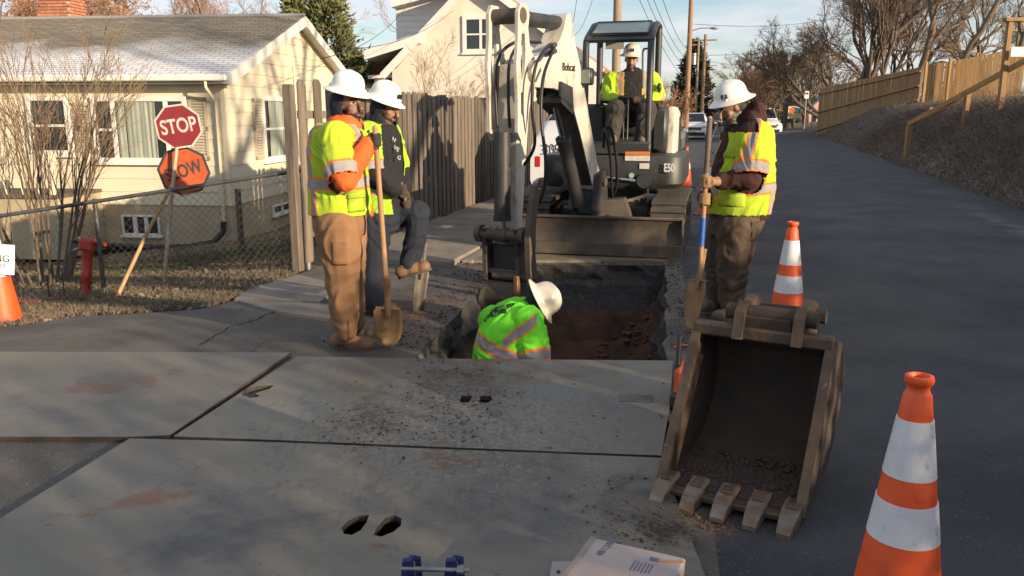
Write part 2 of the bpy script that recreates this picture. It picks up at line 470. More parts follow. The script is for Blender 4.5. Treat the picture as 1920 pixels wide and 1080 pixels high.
def grid_pts(x0, x1, y0, y1, s, amp=0.2):
    return [(x + random.uniform(-amp, amp) * s, y + random.uniform(-amp, amp) * s) for x in np.arange(x0, x1, s) for y in np.arange(y0, y1, s)]

# ground to the horizon
ex = grid_pts(-14, -2, 5, 22, 0.5) + grid_pts(-60, 80, -38, 95, 6) + \
     [(road_edge_x(y) + t + random.uniform(-.05, .05), y + random.uniform(-.1, .1)) for y in np.arange(-14, 62, 0.45) for t in (0.0, 0.4, .8, 1.2, 1.6, 2, 2.4, 2.8, 3.2, 3.7, 4.3, 5, 6, 7.5)]
big = [(-900, -300), (900, -300), (900, 1500), (-900, 1500)]
def zg(x, y): return zt(x, y) - 0.012
ground = sheet('ground', big, [hole], ex, zg, M_grass, kind='structure', smooth=60)
bk = MB()
ys = np.arange(-16, 66, 0.35); ts = [-0.25, 0.0, .25, .5, .75, 1, 1.3, 1.6, 1.9, 2.2, 2.5, 2.8, 3.1, 3.5, 4, 4.6, 5.4, 6.5, 8, 10, 13, 17]
vv = []
for y in ys:
    for t in ts:
        e = 0.22 * noise.noise(Vector((y * 0.8, 1.7, 0))) + 0.1 * noise.noise(Vector((y * 3, 5.7, 0)))
        x = road_edge_x(y) + t + e * max(0, 1 - max(t, 0) / 2)
        vv.append((x, y, zt(x, y) + 0.03 * min(1, max(0, t + .25) * 4) - (0.02 if t < 0 else 0)))
nt_ = len(ts)
bk.add(vv, [(i * nt_ + j, i * nt_ + j + 1, (i + 1) * nt_ + j + 1, (i + 1) * nt_ + j) for i in range(len(ys) - 1) for j in range(nt_ - 1)])
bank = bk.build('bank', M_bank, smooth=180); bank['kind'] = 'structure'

# road sheet, and the old patched lane / driveway apron where the plates lie
rl = [(-9.0, -30), (-9, -3)]
road_outer = [(-8, -40), (road_edge_x(-40), -40), (road_edge_x(120) + 2, 120), (road_edge_x(120) - 9, 120), (road_edge_x(9.5) - 7.05, 9.5)]
road_outer += [(-1.9, 9.0), (-2.1, 8.9)]
for u, v in ((560, 513), (480, 547), (417, 570), (367, 580), (267, 587), (143, 593), (43, 610), (-120, 618)):
    p = GT(u, v); road_outer.append((p.x, p.y))
road_outer += [(-12, 6.2), (-12, -40)]
rex = grid_pts(-8, -1, 3.5, 9, 0.4)
rex = [p for p in rex if inside(p, road_outer)]
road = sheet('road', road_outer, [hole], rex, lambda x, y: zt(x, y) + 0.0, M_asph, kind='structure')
# lane patch of paler old asphalt left of the blue-grey travel lane
def lane_x(y): return 1.02 + 0.19 * (y - 3.0) + 0.02 * noise.noise(Vector((y * 3, 2, 2)))
lane_outer = [(lane_x(y), y) for y in np.arange(-6, 14, 0.4)] + [(-0.2, 13.6), (-0.75, 9.4), (-1.9, 9.0), (-2.1, 8.9)]
for u, v in ((560, 513), (480, 547), (417, 570), (367, 580), (267, 587), (143, 593), (43, 610), (-120, 618)):
    p = GT(u, v); lane_outer.append((p.x + 0.03, p.y - 0.05))
lane_outer += [(-11.5, 6.0), (-11.5, -6)]
lane = sheet('pavement', lane_outer, [hole], [p for p in rex if inside(p, lane_outer)], lambda x, y: zt(x, y) + 0.005, M_lane, kind='structure')

def crack_strip(pts, w, parent, z=0.009):
    mb = MB(); L = []; R = []
    for i, p in enumerate(pts):
        q = pts[min(i + 1, len(pts) - 1)]; o = pts[max(i - 1, 0)]
        d = Vector((q[0] - o[0], q[1] - o[1])).normalized(); n = Vector((d.y, -d.x)); ww = w * random.uniform(.3, 1.1) * (1 if 0 < i < len(pts) - 1 else .2)
        L.append((p[0] + n.x * ww, p[1] + n.y * ww, zt(p[0], p[1]) + z)); R.append((p[0] - n.x * ww, p[1] - n.y * ww, zt(p[0], p[1]) + z))
    n = len(pts); mb.add(L + R, [(i, i + 1, n + i + 1, n + i) for i in range(n - 1)])
    return mb.build('crack', M_crack, parent)
def crack_px(pxs, w, parent, n=9, amp=0.05):
    ps = [GT(*q) for q in pxs]; out = []
    for a, b in zip(ps[:-1], ps[1:]):
        for i in range(n):
            t = i / n; p = a.lerp(b, t); out.append((p.x + random.uniform(-amp, amp), p.y + random.uniform(-amp, amp) * 1.6))
    out.append((ps[-1].x, ps[-1].y)); crack_strip(out, w, parent)
crack_px([(1512, 505), (1540, 560), (1575, 625), (1625, 725), (1665, 800)], 0.020, road, 12, 0.012)
crack_px([(1765, 980), (1800, 1030), (1830, 1090)], 0.014, road, 10, 0.010)
crack_px([(372, 650), (432, 615), (480, 600), (540, 575)], 0.008, lane, 9, 0.012)
crack_px([(520, 560), (600, 570), (690, 605)], 0.006, lane, 9, 0.014)
crack_px([(440, 690), (500, 640), (560, 640)], 0.004, lane, 6, 0.01)

# trench: walls follow the hole outline, floor of loose clay
M_wall = mat('trench_wall', (0.10, 0.047, 0.024), (0.06, 0.032, 0.02), rough=0.97, scale=5, bump=1.0, bscale=22, c3=(0.035, 0.026, 0.02), c3pos=(0.5, 0.62), c3scale=2.5)
M_cut = mat('cut_asphalt', (0.022, 0.021, 0.021), (0.045, 0.042, 0.04), rough=0.9, scale=18, bump=0.9, bscale=60, speck=((0.14, 0.13, 0.12), 120, 0.64))
tw = MB(); zs = [0.0, -0.07, -0.15, -0.2, -0.3, -0.45, -0.6, -0.8, -1.0, -1.2, -1.45]
dense = []
for i in range(len(hole)):
    a, b = hole[i], hole[(i + 1) % len(hole)]
    k = max(1, int((Vector(b) - Vector(a)).length / 0.08))
    dense += [Vector(a).lerp(Vector(b), j / k) for j in range(k)]
cen = Vector((0.2, 5.7)); rings = []
for zi, z in enumerate(zs):
    r = []
    for p in dense:
        pc = Vector((p.x, p.y, z)); q = Vector((0.21 + (p.y - 5.4) * 0.17, p.y))
        inn = (q - p); inn = inn.normalized() if inn.length > .01 else Vector((0, 0))
        k = 0 if zi == 0 else (0.09 * noise.noise(pc * 3) + 0.06 * noise.noise(pc * 9) + (0.03 if z < -0.17 else 0) + max(0, -z - .3) * 0.10)
        if p.y > TF - 0.12 and zi: inn = Vector((0, -1)); k = k + max(0, -z - 0.15) * 0.55
        r.append((p.x + inn.x * k, p.y + inn.y * k, z + (0 if zi in (0, len(zs) - 1) else 0.025 * noise.noise(pc * 5))))
    rings.append(r)
tw.loft(rings, cap=False)
nd = len(dense)
for k in range(len(tw.f)): 
    j = k % nd; lev = k // nd; p_ = dense[j]
    tw.m[k] = (2 if (lev < 3 and p_.y < 5.95 and p_.x < 0) else 1) if lev < (5 if p_.y > TF - .2 else 4) else 0
trench = tw.build('trench', [M_wall, M_cut, M_lane], fixn=False); trench['kind'] = 'structure'
fl = MB(); nx, ny = 34, 74; vv = []
for j in range(ny):
    for i in range(nx):
        y = TN - .1 + (TF + .2 - TN) * j / (ny - 1); x = trl(y) - .1 + (trr(y) - trl(y) + .2) * i / (nx - 1)
        z = -1.25 + 0.08 * noise.noise(Vector((x * 2, y * 2, 0))) + 0.05 * noise.noise(Vector((x * 7, y * 7, 2))) + 0.55 * smooth(7.4, 8.8, y) + .35 * smooth(.5, 1.2, x - trl(y) - .6) * smooth(5.8, 6.8, y)
        vv.append((x, y, z))
fl.add(vv, [(j * nx + i, j * nx + i + 1, (j + 1) * nx + i + 1, (j + 1) * nx + i) for j in range(ny - 1) for i in range(nx - 1)])
fo = fl.build('trench_floor', M_wall, smooth=180); fo['kind'] = 'structure'
def clods(name, n, region, smin, smax, m, label, cat, seed):
    r = random.Random(seed); mb = MB()
    for _ in range(n):
        x, y, z = region(r); s = smin * (smax / smin) ** (r.random() ** 2.2)
        vs = []
        for a in ((1, 0, 0), (-1, 0, 0), (0, 1, 0), (0, -1, 0), (0, 0, .8), (0, 0, -.5)):
            k = s * r.uniform(.6, 1.2); vs.append((x + a[0] * k + r.uniform(-.3, .3) * s, y + a[1] * k + r.uniform(-.3, .3) * s, z + s * .3 + a[2] * k * .75))
        mb.add(vs, [(0, 2, 4), (2, 1, 4), (1, 3, 4), (3, 0, 4), (2, 0, 5), (1, 2, 5), (3, 1, 5), (0, 3, 5)])
    o = mb.build(name, m, fixn=False); o['kind'] = 'stuff'
    return tag(o, label, cat)
def reg_floor(r):
    y = r.uniform(5.4, TF - .1); x = r.uniform(trl(y) + .05, trr(y) - .05)
    z = -1.25 + 0.55 * smooth(7.4, 8.8, y) + .35 * smooth(.5, 1.2, x - trl(y) - .6) * smooth(5.8, 6.8, y); return x, y, z
clods('loose_clay', 2200, reg_floor, 0.010, 0.05, M_dirt, 'loose brown clay clods on the trench floor', 'dirt', 5)
def reg_rim(r):
    k = r.random()
    if k < .5: y = r.uniform(5.5, 9.0); x = trl(y) - abs(r.gauss(0, .28)) - .02
    elif k < .8: y = r.uniform(5.4, 9.0); x = trr(y) + abs(r.gauss(0, .22)) + .02
    else: y = TF + abs(r.gauss(0, .1)) + .02; x = r.uniform(-.5, 1.7)
    return x, y, 0.004
clods('spoil_crumbs', 2600, reg_rim, 0.003, 0.020, M_clay, 'red clay crumbs scattered along the trench rim', 'dirt', 6)

# sidewalk slabs along the picket fence
SH = math.radians(14.5)
fdir = Vector((math.sin(SH), math.cos(SH), 0)); fnor = Vector((math.cos(SH), -math.sin(SH), 0))
F0 = Vector((-2.24, 8.8, 0))          # picket fence start
def fpt(s, off=0.0, z=0.0): return F0 + fdir * s + fnor * off + Vector((0, 0, z))
sw = bpy.data.objects.new('sidewalk', None); COL.objects.link(sw); sw['kind'] = 'structure'
for i in range(12):
    s0 = 0.35 + i * 1.52
    mb = MB(); c = fpt(s0 + .75, 0.83 + random.uniform(-.01, .01), 0.0)
    mb.box((c.x, c.y, 0.02 + random.uniform(-.004, .004)), (1.42, 1.495, 0.09), rotz(-SH), bev=0.012)
    mb.build('slab', M_conc, sw)
mb = MB()
for i in range(9):
    c = fpt(1.6 + i * 2.0, 1.64, 0); mb.box((c.x, c.y, 0.0), (0.13, 1.985, 0.075), rotz(-SH), bev=0.012)
mb.build('kerb', M_conc, sw)
# broken apron slabs at the gate
for q in (((440, 566), (470, 545), (560, 520), (640, 540), (600, 572)), ((446, 569), (602, 575), (690, 590), (640, 607), (520, 590))):
    pts = [GT(*a) for a in q]; pts = [(p.x, p.y) for p in pts]
    sheet('slab', pts, [], [], lambda x, y: zt(x, y) + 0.03, M_conc, thick=0.045, parent=sw, edge_mat=M_conc)

# ------------------------------------------------------------ steel plates
def lens(cx, cy, w, h, ang, n=14, sharp=1):
    out = []
    for i in range(n):
        a = 2 * math.pi * i / n; x = math.cos(a) * w * (1 - .35 * max(0, math.cos(a)) * sharp); y = math.sin(a) * h
        out.append((cx + x * math.cos(ang) - y * math.sin(ang), cy + x * math.sin(ang) + y * math.cos(ang)))
    return out
def px_poly(pxs, z=0.0): return [tuple(G(u, v, z).xy) for u, v in pxs]
def steel_plate(label, pxs, z, holes, thick=0.026):
    o = sheet('steel_plate', px_poly(pxs, z), [px_poly(h, z) for h in holes], [], lambda x, y: z, M_plate, thick, edge_mat=M_plate_edge)
    return tag(o, label, 'steel plate', 'steel road plates')
def pxlens(cx, cy, rx, ry, n=16, skew=0.0, cut=0):
    out = []
    for i in range(n):
        a = 2 * math.pi * i / n; x, y = math.cos(a) * rx, math.sin(a) * ry
        if cut and x * cut > rx * .35: x = cut * rx * (.35 + .0 * y)
        out.append((cx + x - y * skew, cy + y))
    o2 = []
    for p in out:
        if not o2 or (abs(p[0] - o2[-1][0]) + abs(p[1] - o2[-1][1])) > .5: o2.append(p)
    return o2
# z of the plate tops: front plate laps over the middle one's joint
steel_plate('front steel plate with two leaf-shaped lifting holes beside the blue clamp', [(243, 822), (520, 829), (830, 842), (1238, 858), (1330, 1100), (1330, 1400), (-900, 1400), (-320, 1080), (0, 972)], 0.036,
            [[(640, 990), (652, 977), (672, 967), (692, 965), (688, 978), (676, 994), (660, 1003), (645, 1001)], [(700, 1003), (708, 988), (722, 972), (740, 966), (753, 972), (752, 985), (738, 997), (715, 1006)]])
steel_plate('middle steel plate bridging the trench in front of the man in the hole', [(556, 668), (780, 672), (1262, 676), (1256, 762), (1240, 854), (830, 838), (520, 825), (325, 818)], 0.036,
            [[(452, 741), (460, 730), (480, 724), (514, 722), (505, 729), (490, 733), (478, 738), (488, 743), (470, 746)],
             [(861, 752), (866, 742), (886, 742), (880, 754), (866, 755)], [(897, 754), (903, 742), (920, 742), (924, 749), (914, 755)]])
steel_plate('sunlit steel plate at the left beside the orange cone', [(-420, 658), (545, 661), (318, 816), (240, 819), (-560, 818)], 0.034, [])
nt0 = G(1193, 747, .037)
mb = MB(); mb.box((nt0.x, nt0.y, 0.0375), (0.19, 0.12, 0.0025), rotz(math.radians(-5)))
tag(mb.build('notch_patch', mat('notch_fill', (0.055, 0.06, 0.062), (0.09, 0.09, 0.085), rough=0.6, scale=9)), 'dark slip drawn for the shallow rectangular notch in the middle plate', 'notch_fill')  # dark slip laid on top in place of the plate's shallow notch
plate_mat = mat('timber_mat', (0.20, 0.165, 0.11), (0.13, 0.105, 0.075), rough=0.85, scale=3, stretch=(1, 8, 4), bump=0.4, bscale=30)
mt = thing('timber_mat', 'pale timber mat of boards under the excavator blade', 'mat', (0.55, 9.1, 0))
for i in range(4):
    y0_, y1_ = 9.02 + i * .6, 9.02 + i * .6 + .592
    q_ = [(-.74 + .21 * (y0_ - 9.07), y0_), (1.74 + .22 * (y0_ - 9.07), y0_ - .03), (1.74 + .22 * (y1_ - 9.07), y1_ - .03), (-.74 + .21 * (y1_ - 9.07), y1_)]
    sheet('board', q_, [], [], lambda x, y, z_=.036 + random.uniform(0, .004): z_, plate_mat, .034, parent=mt, edge_mat=plate_mat)
def reg_pl(r):
    k = r.random()
    if k < .55: u, v = r.gauss(850, 60), r.uniform(674, 830)
    elif k < .75: u, v = r.gauss(690, 50), r.gauss(800, 20)
    elif k < .9: u, v = r.uniform(560, 1250), r.uniform(676, 900)
    else: u, v = r.gauss(1150, 60), r.gauss(960, 40)
    if v < 674: v = 690
    p = G(u, v, .036); return p.x, p.y, .036
clods('clay_crumbs', 1500, reg_pl, 0.0015, 0.011, M_clay, 'dried clay crumbs strewn across the steel plates', 'dirt', 9)
def reg_pl2(r):
    u, v = (r.gauss(1355, 28), r.gauss(985, 14)) if r.random() < .6 else (r.gauss(1235, 40), r.gauss(1010, 16))
    p = G(u, v, .0); return p.x, p.y, .036 if p.x < .75 else .004
clods('clay_spill', 900, reg_pl2, 0.002, 0.012, M_dirt, 'orange clay spill on the ground below the loose bucket', 'dirt', 10)
# ------------------------------------------------------------ houses
def hit(u, v, p0, n):
    d = ray(u, v); n = Vector(n); return CAM + d * ((Vector(p0) - CAM).dot(n) / d.dot(n))
M_cream = mat('cream_siding', (0.69, 0.615, 0.465), (0.62, 0.55, 0.41), rough=0.6, scale=1.5, bump=0.08, bscale=80, c3=(0.46, 0.39, 0.27), c3pos=(0.6, 0.8), c3scale=1.2)
M_found = mat('foundation_paint', (0.46, 0.38, 0.25), (0.36, 0.30, 0.2), rough=0.8, scale=2.5, bump=0.3, bscale=40)
M_white = mat('white_paint', (0.74, 0.72, 0.68), (0.64, 0.62, 0.58), rough=0.5, scale=3)
M_glass = mat('window_glass', (0.018, 0.022, 0.026), rough=0.06, spec=0.8)
M_curtain = mat('curtain', (0.36, 0.38, 0.32), (0.22, 0.25, 0.21), rough=0.9, scale=5, stretch=(6, 6, .4))
M_shut = mat('shutter', (0.46, 0.40, 0.30), (0.38, 0.33, 0.25), rough=0.7, scale=6)
M_brick = mat('brick', (0.34, 0.13, 0.075), (0.44, 0.19, 0.11), rough=0.85, scale=9, bump=0.3, vary=0.2)
M_mort = mat('mortar', (0.42, 0.36, 0.29), rough=0.9)
M_black = mat('black_plastic', (0.018, 0.018, 0.019), rough=0.5)
M_wood_grey = mat('weathered_wood', (0.175, 0.138, 0.105), (0.10, 0.082, 0.068), rough=0.9, scale=5, stretch=(5, 5, .5), bump=0.5, bscale=20, c3=(0.055, 0.047, 0.042), c3pos=(0.52, 0.7), c3scale=2.2, vary=0.35)
M_wood_new = mat('new_pine', (0.33, 0.195, 0.08), (0.23, 0.135, 0.058), rough=0.8, scale=4, stretch=(5, 5, .5), bump=0.3, bscale=20, vary=0.15)
M_galv = mat('galvanised', (0.30, 0.31, 0.32), (0.20, 0.205, 0.21), rough=0.45, metal=0.7, scale=14)
M_fencemetal = mat('fence_metal', (0.075, 0.075, 0.075), (0.13, 0.125, 0.12), rough=0.55, metal=0.5, scale=12)
def shingle_mat():
    m = mat('roof_shingle', (0.20, 0.175, 0.13), rough=0.95)
    nt = m.node_tree; N, L = nt.nodes, nt.links; b = N['Principled BSDF']
    uv = N.new('ShaderNodeUVMap')
    br = N.new('ShaderNodeTexBrick'); br.inputs['Scale'].default_value = 1.0
    br.inputs['Brick Width'].default_value = 0.30; br.inputs['Row Height'].default_value = 0.135; br.inputs['Mortar Size'].default_value = 0.009
    br.inputs['Color1'].default_value = (0.165, 0.14, 0.10, 1); br.inputs['Color2'].default_value = (0.24, 0.21, 0.155, 1); br.inputs['Mortar'].default_value = (0.035, 0.032, 0.03, 1)
    L.new(uv.outputs[0], br.inputs['Vector'])
    # hoar frost lies on the lower courses and round the edges
    br2 = N.new('ShaderNodeTexBrick'); br2.inputs['Brick Width'].default_value = 0.30; br2.inputs['Row Height'].default_value = 0.135; br2.inputs['Mortar Size'].default_value = 0.012
    br2.inputs['Scale'].default_value = 1.0; br2.inputs['Color1'].default_value = (1, 1, 1, 1); br2.inputs['Color2'].default_value = (.78, .78, .78, 1); br2.inputs['Mortar'].default_value = (.35, .35, .35, 1)
    L.new(uv.outputs[0], br2.inputs['Vector'])
    nz = N.new('ShaderNodeTexNoise'); nz.inputs['Scale'].default_value = 0.55; nz.inputs['Detail'].default_value = 5; L.new(uv.outputs[0], nz.inputs['Vector'])
    sp = N.new('ShaderNodeSeparateXYZ'); L.new(uv.outputs[0], sp.inputs[0])
    ad = N.new('ShaderNodeMath'); ad.operation = 'MULTIPLY_ADD'; ad.inputs[1].default_value = 3.4; L.new(nz.outputs['Fac'], ad.inputs[0]); L.new(sp.outputs['Y'], ad.inputs[2])
    mr = N.new('ShaderNodeMapRange'); mr.inputs[1].default_value = 4.35; mr.inputs[2].default_value = 3.1; mr.inputs[3].default_value = 0; mr.inputs[4].default_value = 0.9; L.new(ad.outputs[0], mr.inputs[0])
    mu = N.new('ShaderNodeMath'); mu.operation = 'MULTIPLY'; L.new(mr.outputs[0], mu.inputs[0]); L.new(br2.outputs['Color'], mu.inputs[1])
    mx = N.new('ShaderNodeMixRGB'); L.new(mu.outputs[0], mx.inputs[0]); L.new(br.outputs['Color'], mx.inputs[1]); mx.inputs[2].default_value = (0.72, 0.73, 0.76, 1)
    L.new(mx.outputs[0], b.inputs['Base Color'])
    bp = N.new('ShaderNodeBump'); bp.inputs['Strength'].default_value = 0.6; bp.inputs['Distance'].default_value = 0.02; L.new(br.outputs['Fac'], bp.inputs['Height']); bp.invert = True
    L.new(bp.outputs[0], b.inputs['Normal']); return m
M_shingle = shingle_mat()
def set_uv(o, fn):
    me = o.data; uv = me.uv_layers.new(name='UVMap')
    for l in me.loops: uv.data[l.index].uv = fn(me.vertices[l.vertex_index].co)
    return o

A_H = math.radians(6)
hg = Vector((math.sin(A_H), math.cos(A_H), 0)); hf = Vector((-math.cos(A_H), math.sin(A_H), 0)); up = Vector((0, 0, 1))
HC = hit(425, 260, (0, 16, 0), (0, 1, 0)); HC = Vector((HC.x, HC.y, 0))
fn_, gn_ = -hg, -hf                   # outward normals of the front and the gable wall
ZB, ZS = -1.0, -0.12                  # foundation foot, siding foot
HD, HL, OV, RK = 7.8, 9.5, 0.38, 0.28
ez = hit(300, 150, HC - hg * (OV + .1), hg).z; ridge_z = hit(300, 33, HC + hg * HD / 2, hg).z - .12
sl_ = (ridge_z - ez) / (HD / 2 + OV); ZE = ez + OV * sl_; RISE = ridge_z - ZE
def hp(t, s, z): return HC + hf * t + hg * s + up * z
house = thing('yellow_house', 'cream clapboard bungalow with frosted shingle roof behind the chain link fence', 'house', HC + up * ZB)
def slab_box(mb, o, ax, ay, az, sx, sy, sz, bev=0.0):
    """box spanned from corner o along unit axes ax, ay, az"""
    c = o + ax * sx / 2 + ay * sy / 2 + az * sz / 2
    mb.box(c, (sx, sy, sz), basis(ax, ay, az), bev)
mb = MB(); slab_box(mb, hp(0, 0, ZB), hf, hg, up, HL, HD, ZS - ZB); mb.build('foundation', M_found, house)
mb = MB(); slab_box(mb, hp(0.02, 0.02, ZS), hf, hg, up, HL - .04, HD - .04, ZE - ZS)
mb.prism([hp(0.02, 0.02, ZE), hp(0.02, HD - .02, ZE), hp(0.02, HD / 2, ridge_z - .05)], hf * (HL - .04)); mb.build('wall', M_cream, house)
# siding boards, each its own board with a lapped lower edge
def board(o, ax, n, L0, L1, z0, z1):
    """lap board between two end abscissae at its foot/top"""
    a0, a1 = L0; b0, b1 = L1
    q = [o + ax * a0 + up * z0 + n * .020, o + ax * a1 + up * z0 + n * .020, o + ax * b1 + up * z1 + n * .006, o + ax * b0 + up * z1 + n * .006]
    bk_ = [o + ax * a0 + up * z0 - n * .01, o + ax * a1 + up * z0 - n * .01, o + ax * b1 + up * z1 - n * .01, o + ax * b0 + up * z1 - n * .01]
    mb = MB(); mb.add(q + bk_, [(0, 1, 2, 3), (7, 6, 5, 4), (0, 4, 5, 1), (1, 5, 6, 2), (2, 6, 7, 3), (3, 7, 4, 0)])
    mb.build('siding_board', M_cream, house)
CH = 0.255; z = ZS + .004; k = 0
while z < ZE - .02:
    z1 = min(z + CH - .004, ZE); board(hp(0, 0, 0), hf, fn_, (0.02, HL), (0.02, HL), z, z1); z += CH
z = ZS + .004
def gw(zz):                           # gable extents at height zz
    if zz <= ZE: return (0.02, HD - .02)
    k = (zz - ZE) / (ridge_z - ZE) * HD / 2; return (k + .03, HD - k - .03)
while z < ridge_z - .25:
    z1 = z + CH - .004
    board(hp(0, 0, 0), hg, gn_, gw(z), gw(z1), z, z1); z += CH
for a, n in ((hf, fn_), (hg, gn_)):
    mb = MB(); o = hp(0, 0, ZS) + (fn_ * .03 + gn_ * .03 if a is hf else gn_ * .032 + fn_ * .005)
    slab_box(mb, o, a, -n, up, .10, .03, ZE - ZS); mb.build('corner_trim', M_cream, house)
# roof
LS = math.hypot(HD / 2 + OV, RISE + OV * sl_)
def roof_half(front):
    s0 = -OV if front else HD + OV; mb = MB()
    pts = [hp(-RK, s0, ez + .10), hp(HL + .3, s0, ez + .10), hp(HL + .3, HD / 2, ridge_z + .12), hp(-RK, HD / 2, ridge_z + .12)]
    mb.prism(pts, (0, 0, -.09)); o = mb.build('roof', M_shingle, house)
    return set_uv(o, lambda c: ((c - HC).dot(hf), (c.z - ez) / (ridge_z + .02 - ez) * LS))
rf = roof_half(True); roof_half(False)
mb = MB(); mb.tube([hp(-RK, HD / 2, ridge_z + .125), hp(HL + .3, HD / 2, ridge_z + .125)], .06, 6); mb.build('ridge_cap', M_shingle, rf)
for s0 in (-OV, HD + OV):             # white rake boards
    mb = MB(); a, b = hp(-RK - .03, s0, ez + .005), hp(-RK - .03, HD / 2, ridge_z + .025)
    mb.prism([a + up * .085, a - up * .12, b - up * .14, b + up * .085], hf * .03); mb.build('rake_board', M_white, house)
    mb = MB(); a, b = hp(-RK, s0, ez - .02), hp(-RK, HD / 2, ridge_z)
    mb.prism([a, a - up * .02, b - up * .02, b], hf * (RK + .02)); mb.build('soffit', M_white, house)
mb = MB(); slab_box(mb, hp(-RK, -OV - .11, ez - .02), hf, hg, up, HL + .5, .11, .11, .02); mb.build('gutter', M_white, house)
mb = MB(); slab_box(mb, hp(-RK, -OV + .003, ez - .06), hf, hg, up, HL + .5, OV, .02); mb.build('soffit', M_white, house)
mb = MB(); mb.tube([hp(.14, -OV - .05, ez), hp(.14, -OV - .05, ez - .12), hp(.14, -.07, ez - .38), hp(.14, -.07, -.45)], .04, 4, flat=.8); mb.build('downspout', M_cream, house)
# corrugated black drain at the foot of the downspout
mb = MB(); a = hp(.14, -.09, -.42); pts = [a, a - up * .2 + fn_ * .05, a - up * .38 + fn_ * .2 + hf * .15, hp(.7, -.5, -.86), hp(1.5, -.5, -.88), hp(2.6, -.45, -.86)]
fine = []
for i in range(len(pts) - 1):
    for k in range(14): fine.append(pts[i].lerp(pts[i + 1], k / 14))
mb.tube(fine, [.062 if i % 2 else .05 for i in range(len(fine))], 8); mb.build('drain_pipe', M_black, house, smooth=60)
def window(u0, u1, v0, v1, plane, ax, n, lights, parent, mull=1, fr=.09, curtain=True, trim=None):
    """window whose outer frame corners project to the given pixels; lights = vertical divisions (fractions)"""
    a = hit(u0, v1, plane, n); b = hit(u1, v0, plane, n)
    x0, x1 = sorted(((a - HC0).dot(ax), (b - HC0).dot(ax))); z0, z1 = min(a.z, b.z), max(a.z, b.z)
    O = HC0 + n * 0.0
    def q(x, z, d): return O + ax * x + up * z + n * d
    # base plane offset of the given plane point
    off = (Vector(plane) - HC0).dot(n)
    fr_ = MB()
    for (xa, xb, za, zb) in ((x0, x1, z0, z0 + fr), (x0, x1, z1 - fr, z1), (x0, x0 + fr, z0 + fr, z1 - fr), (x1 - fr, x1, z0 + fr, z1 - fr)):
        slab_box(fr_, q(xa, za, off), ax, n, up, xb - xa, .06, zb - za, .006)
    w = fr_.build('window', M_white, parent)
    mb = MB(); slab_box(mb, q(x0 - .04, z0 - .05, off), ax, n, up, x1 - x0 + .08, .085, .05, .006); mb.build('sill', M_white, w)
    xs = [x0 + fr] + [x0 + fr + (x1 - x0 - 2 * fr) * f for f in lights] + [x1 - fr]
    for i in range(len(xs) - 1):
        if i:
            mb = MB(); slab_box(mb, q(xs[i] - .04, z0 + fr, off), ax, n, up, .08, .055, z1 - z0 - 2 * fr); mb.build('mullion', M_white, w)
        xa, xb = xs[i] + (.04 if i else 0), xs[i + 1] - (.04 if i < len(xs) - 2 else 0)
        mb = MB(); slab_box(mb, q(xa, z0 + fr, off - .0), ax, n, up, xb - xa, .026, z1 - z0 - 2 * fr); mb.build('pane', M_glass, w)
        if curtain is True or (isinstance(curtain, (list, tuple)) and i in curtain):
            nn = 60; pts = []
            for k in range(nn):
                f = k / (nn - 1); x = xa + (xb - xa) * (.18 + .8 * f); d = off + .034 + .007 * math.sin(f * 34 + 5 * math.sin(f * 5)) + .004 * math.sin(f * 53 + 2)
                pts.append((x, d))
            mb = MB(); mb.loft([[q(x, zz, d) for x, d in pts] for zz in (z0 + fr, z1 - fr)], cap=False, closed=False); mb.build('curtain', M_curtain, w, smooth=180)
        if mull and (i in (0, len(xs) - 2)) and len(xs) != 2 or (mull == 2):
            zz = (z0 + z1) / 2; mb = MB(); slab_box(mb, q(xa, zz - .025, off), ax, n, up, xb - xa, .045, .05); mb.build('sash_rail', M_white, w)
    return w
HC0 = HC
pf, pg = HC + fn_ * .015, HC + gn_ * .015
window(183, 350, 181, 304, pf, hf, fn_, (0.19, 0.80), house, mull=1, curtain=(1,))
window(62, 128, 180, 290, pf, hf, fn_, (), house, mull=2, curtain=False)
window(495, 537, 183, 303, pg, hg, gn_, (), house, mull=2)
def shutter(u0, u1, v0, v1, plane, ax, n):
    a = hit(u0, v1, plane, n); b = hit(u1, v0, plane, n)
    x0, x1 = sorted(((a - HC0).dot(ax), (b - HC0).dot(ax))); off = (Vector(plane) - HC0).dot(n)
    z0, z1 = min(a.z, b.z), max(a.z, b.z); mb = MB()
    for (xa, xb, za, zb) in ((x0, x1, z0, z0 + .07), (x0, x1, z1 - .07, z1), (x0, x0 + .05, z0, z1), (x1 - .05, x1, z0, z1), (x0, x1, (z0 + z1) / 2 - .04, (z0 + z1) / 2 + .04)):
        slab_box(mb, HC0 + ax * xa + up * za + n * off, ax, n, up, xb - xa, .035, zb - za)
    o = mb.build('shutter', M_shut, house)
    z = z0 + .09
    while z < z1 - .1:
        mb = MB(); c = HC0 + ax * (x0 + x1) / 2 + up * z + n * (off + .016); mb.box(c, (x1 - x0 - .1, .012, .05), basis(ax, (n + up * .6).normalized(), ax.cross((n + up * .6).normalized()))); mb.build('louvre', M_shut, o); z += .055
shutter(362, 386, 182, 300, pf, hf, fn_); shutter(147, 171, 192, 285, pf, hf, fn_)
shutter(479, 493, 185, 300, pg, hg, gn_); shutter(540, 552, 185, 295, pg, hg, gn_)
# basement windows
fl_p, gl_p = HC + fn_ * .004, HC + gn_ * .004
window(233, 300, 403, 440, fl_p, hf, fn_, (0.33, .66), house, mull=0, fr=.04, curtain=False)
window(510, 541, 377, 404, gl_p, hg, gn_, (0.5,), house, mull=0, fr=.04, curtain=False)
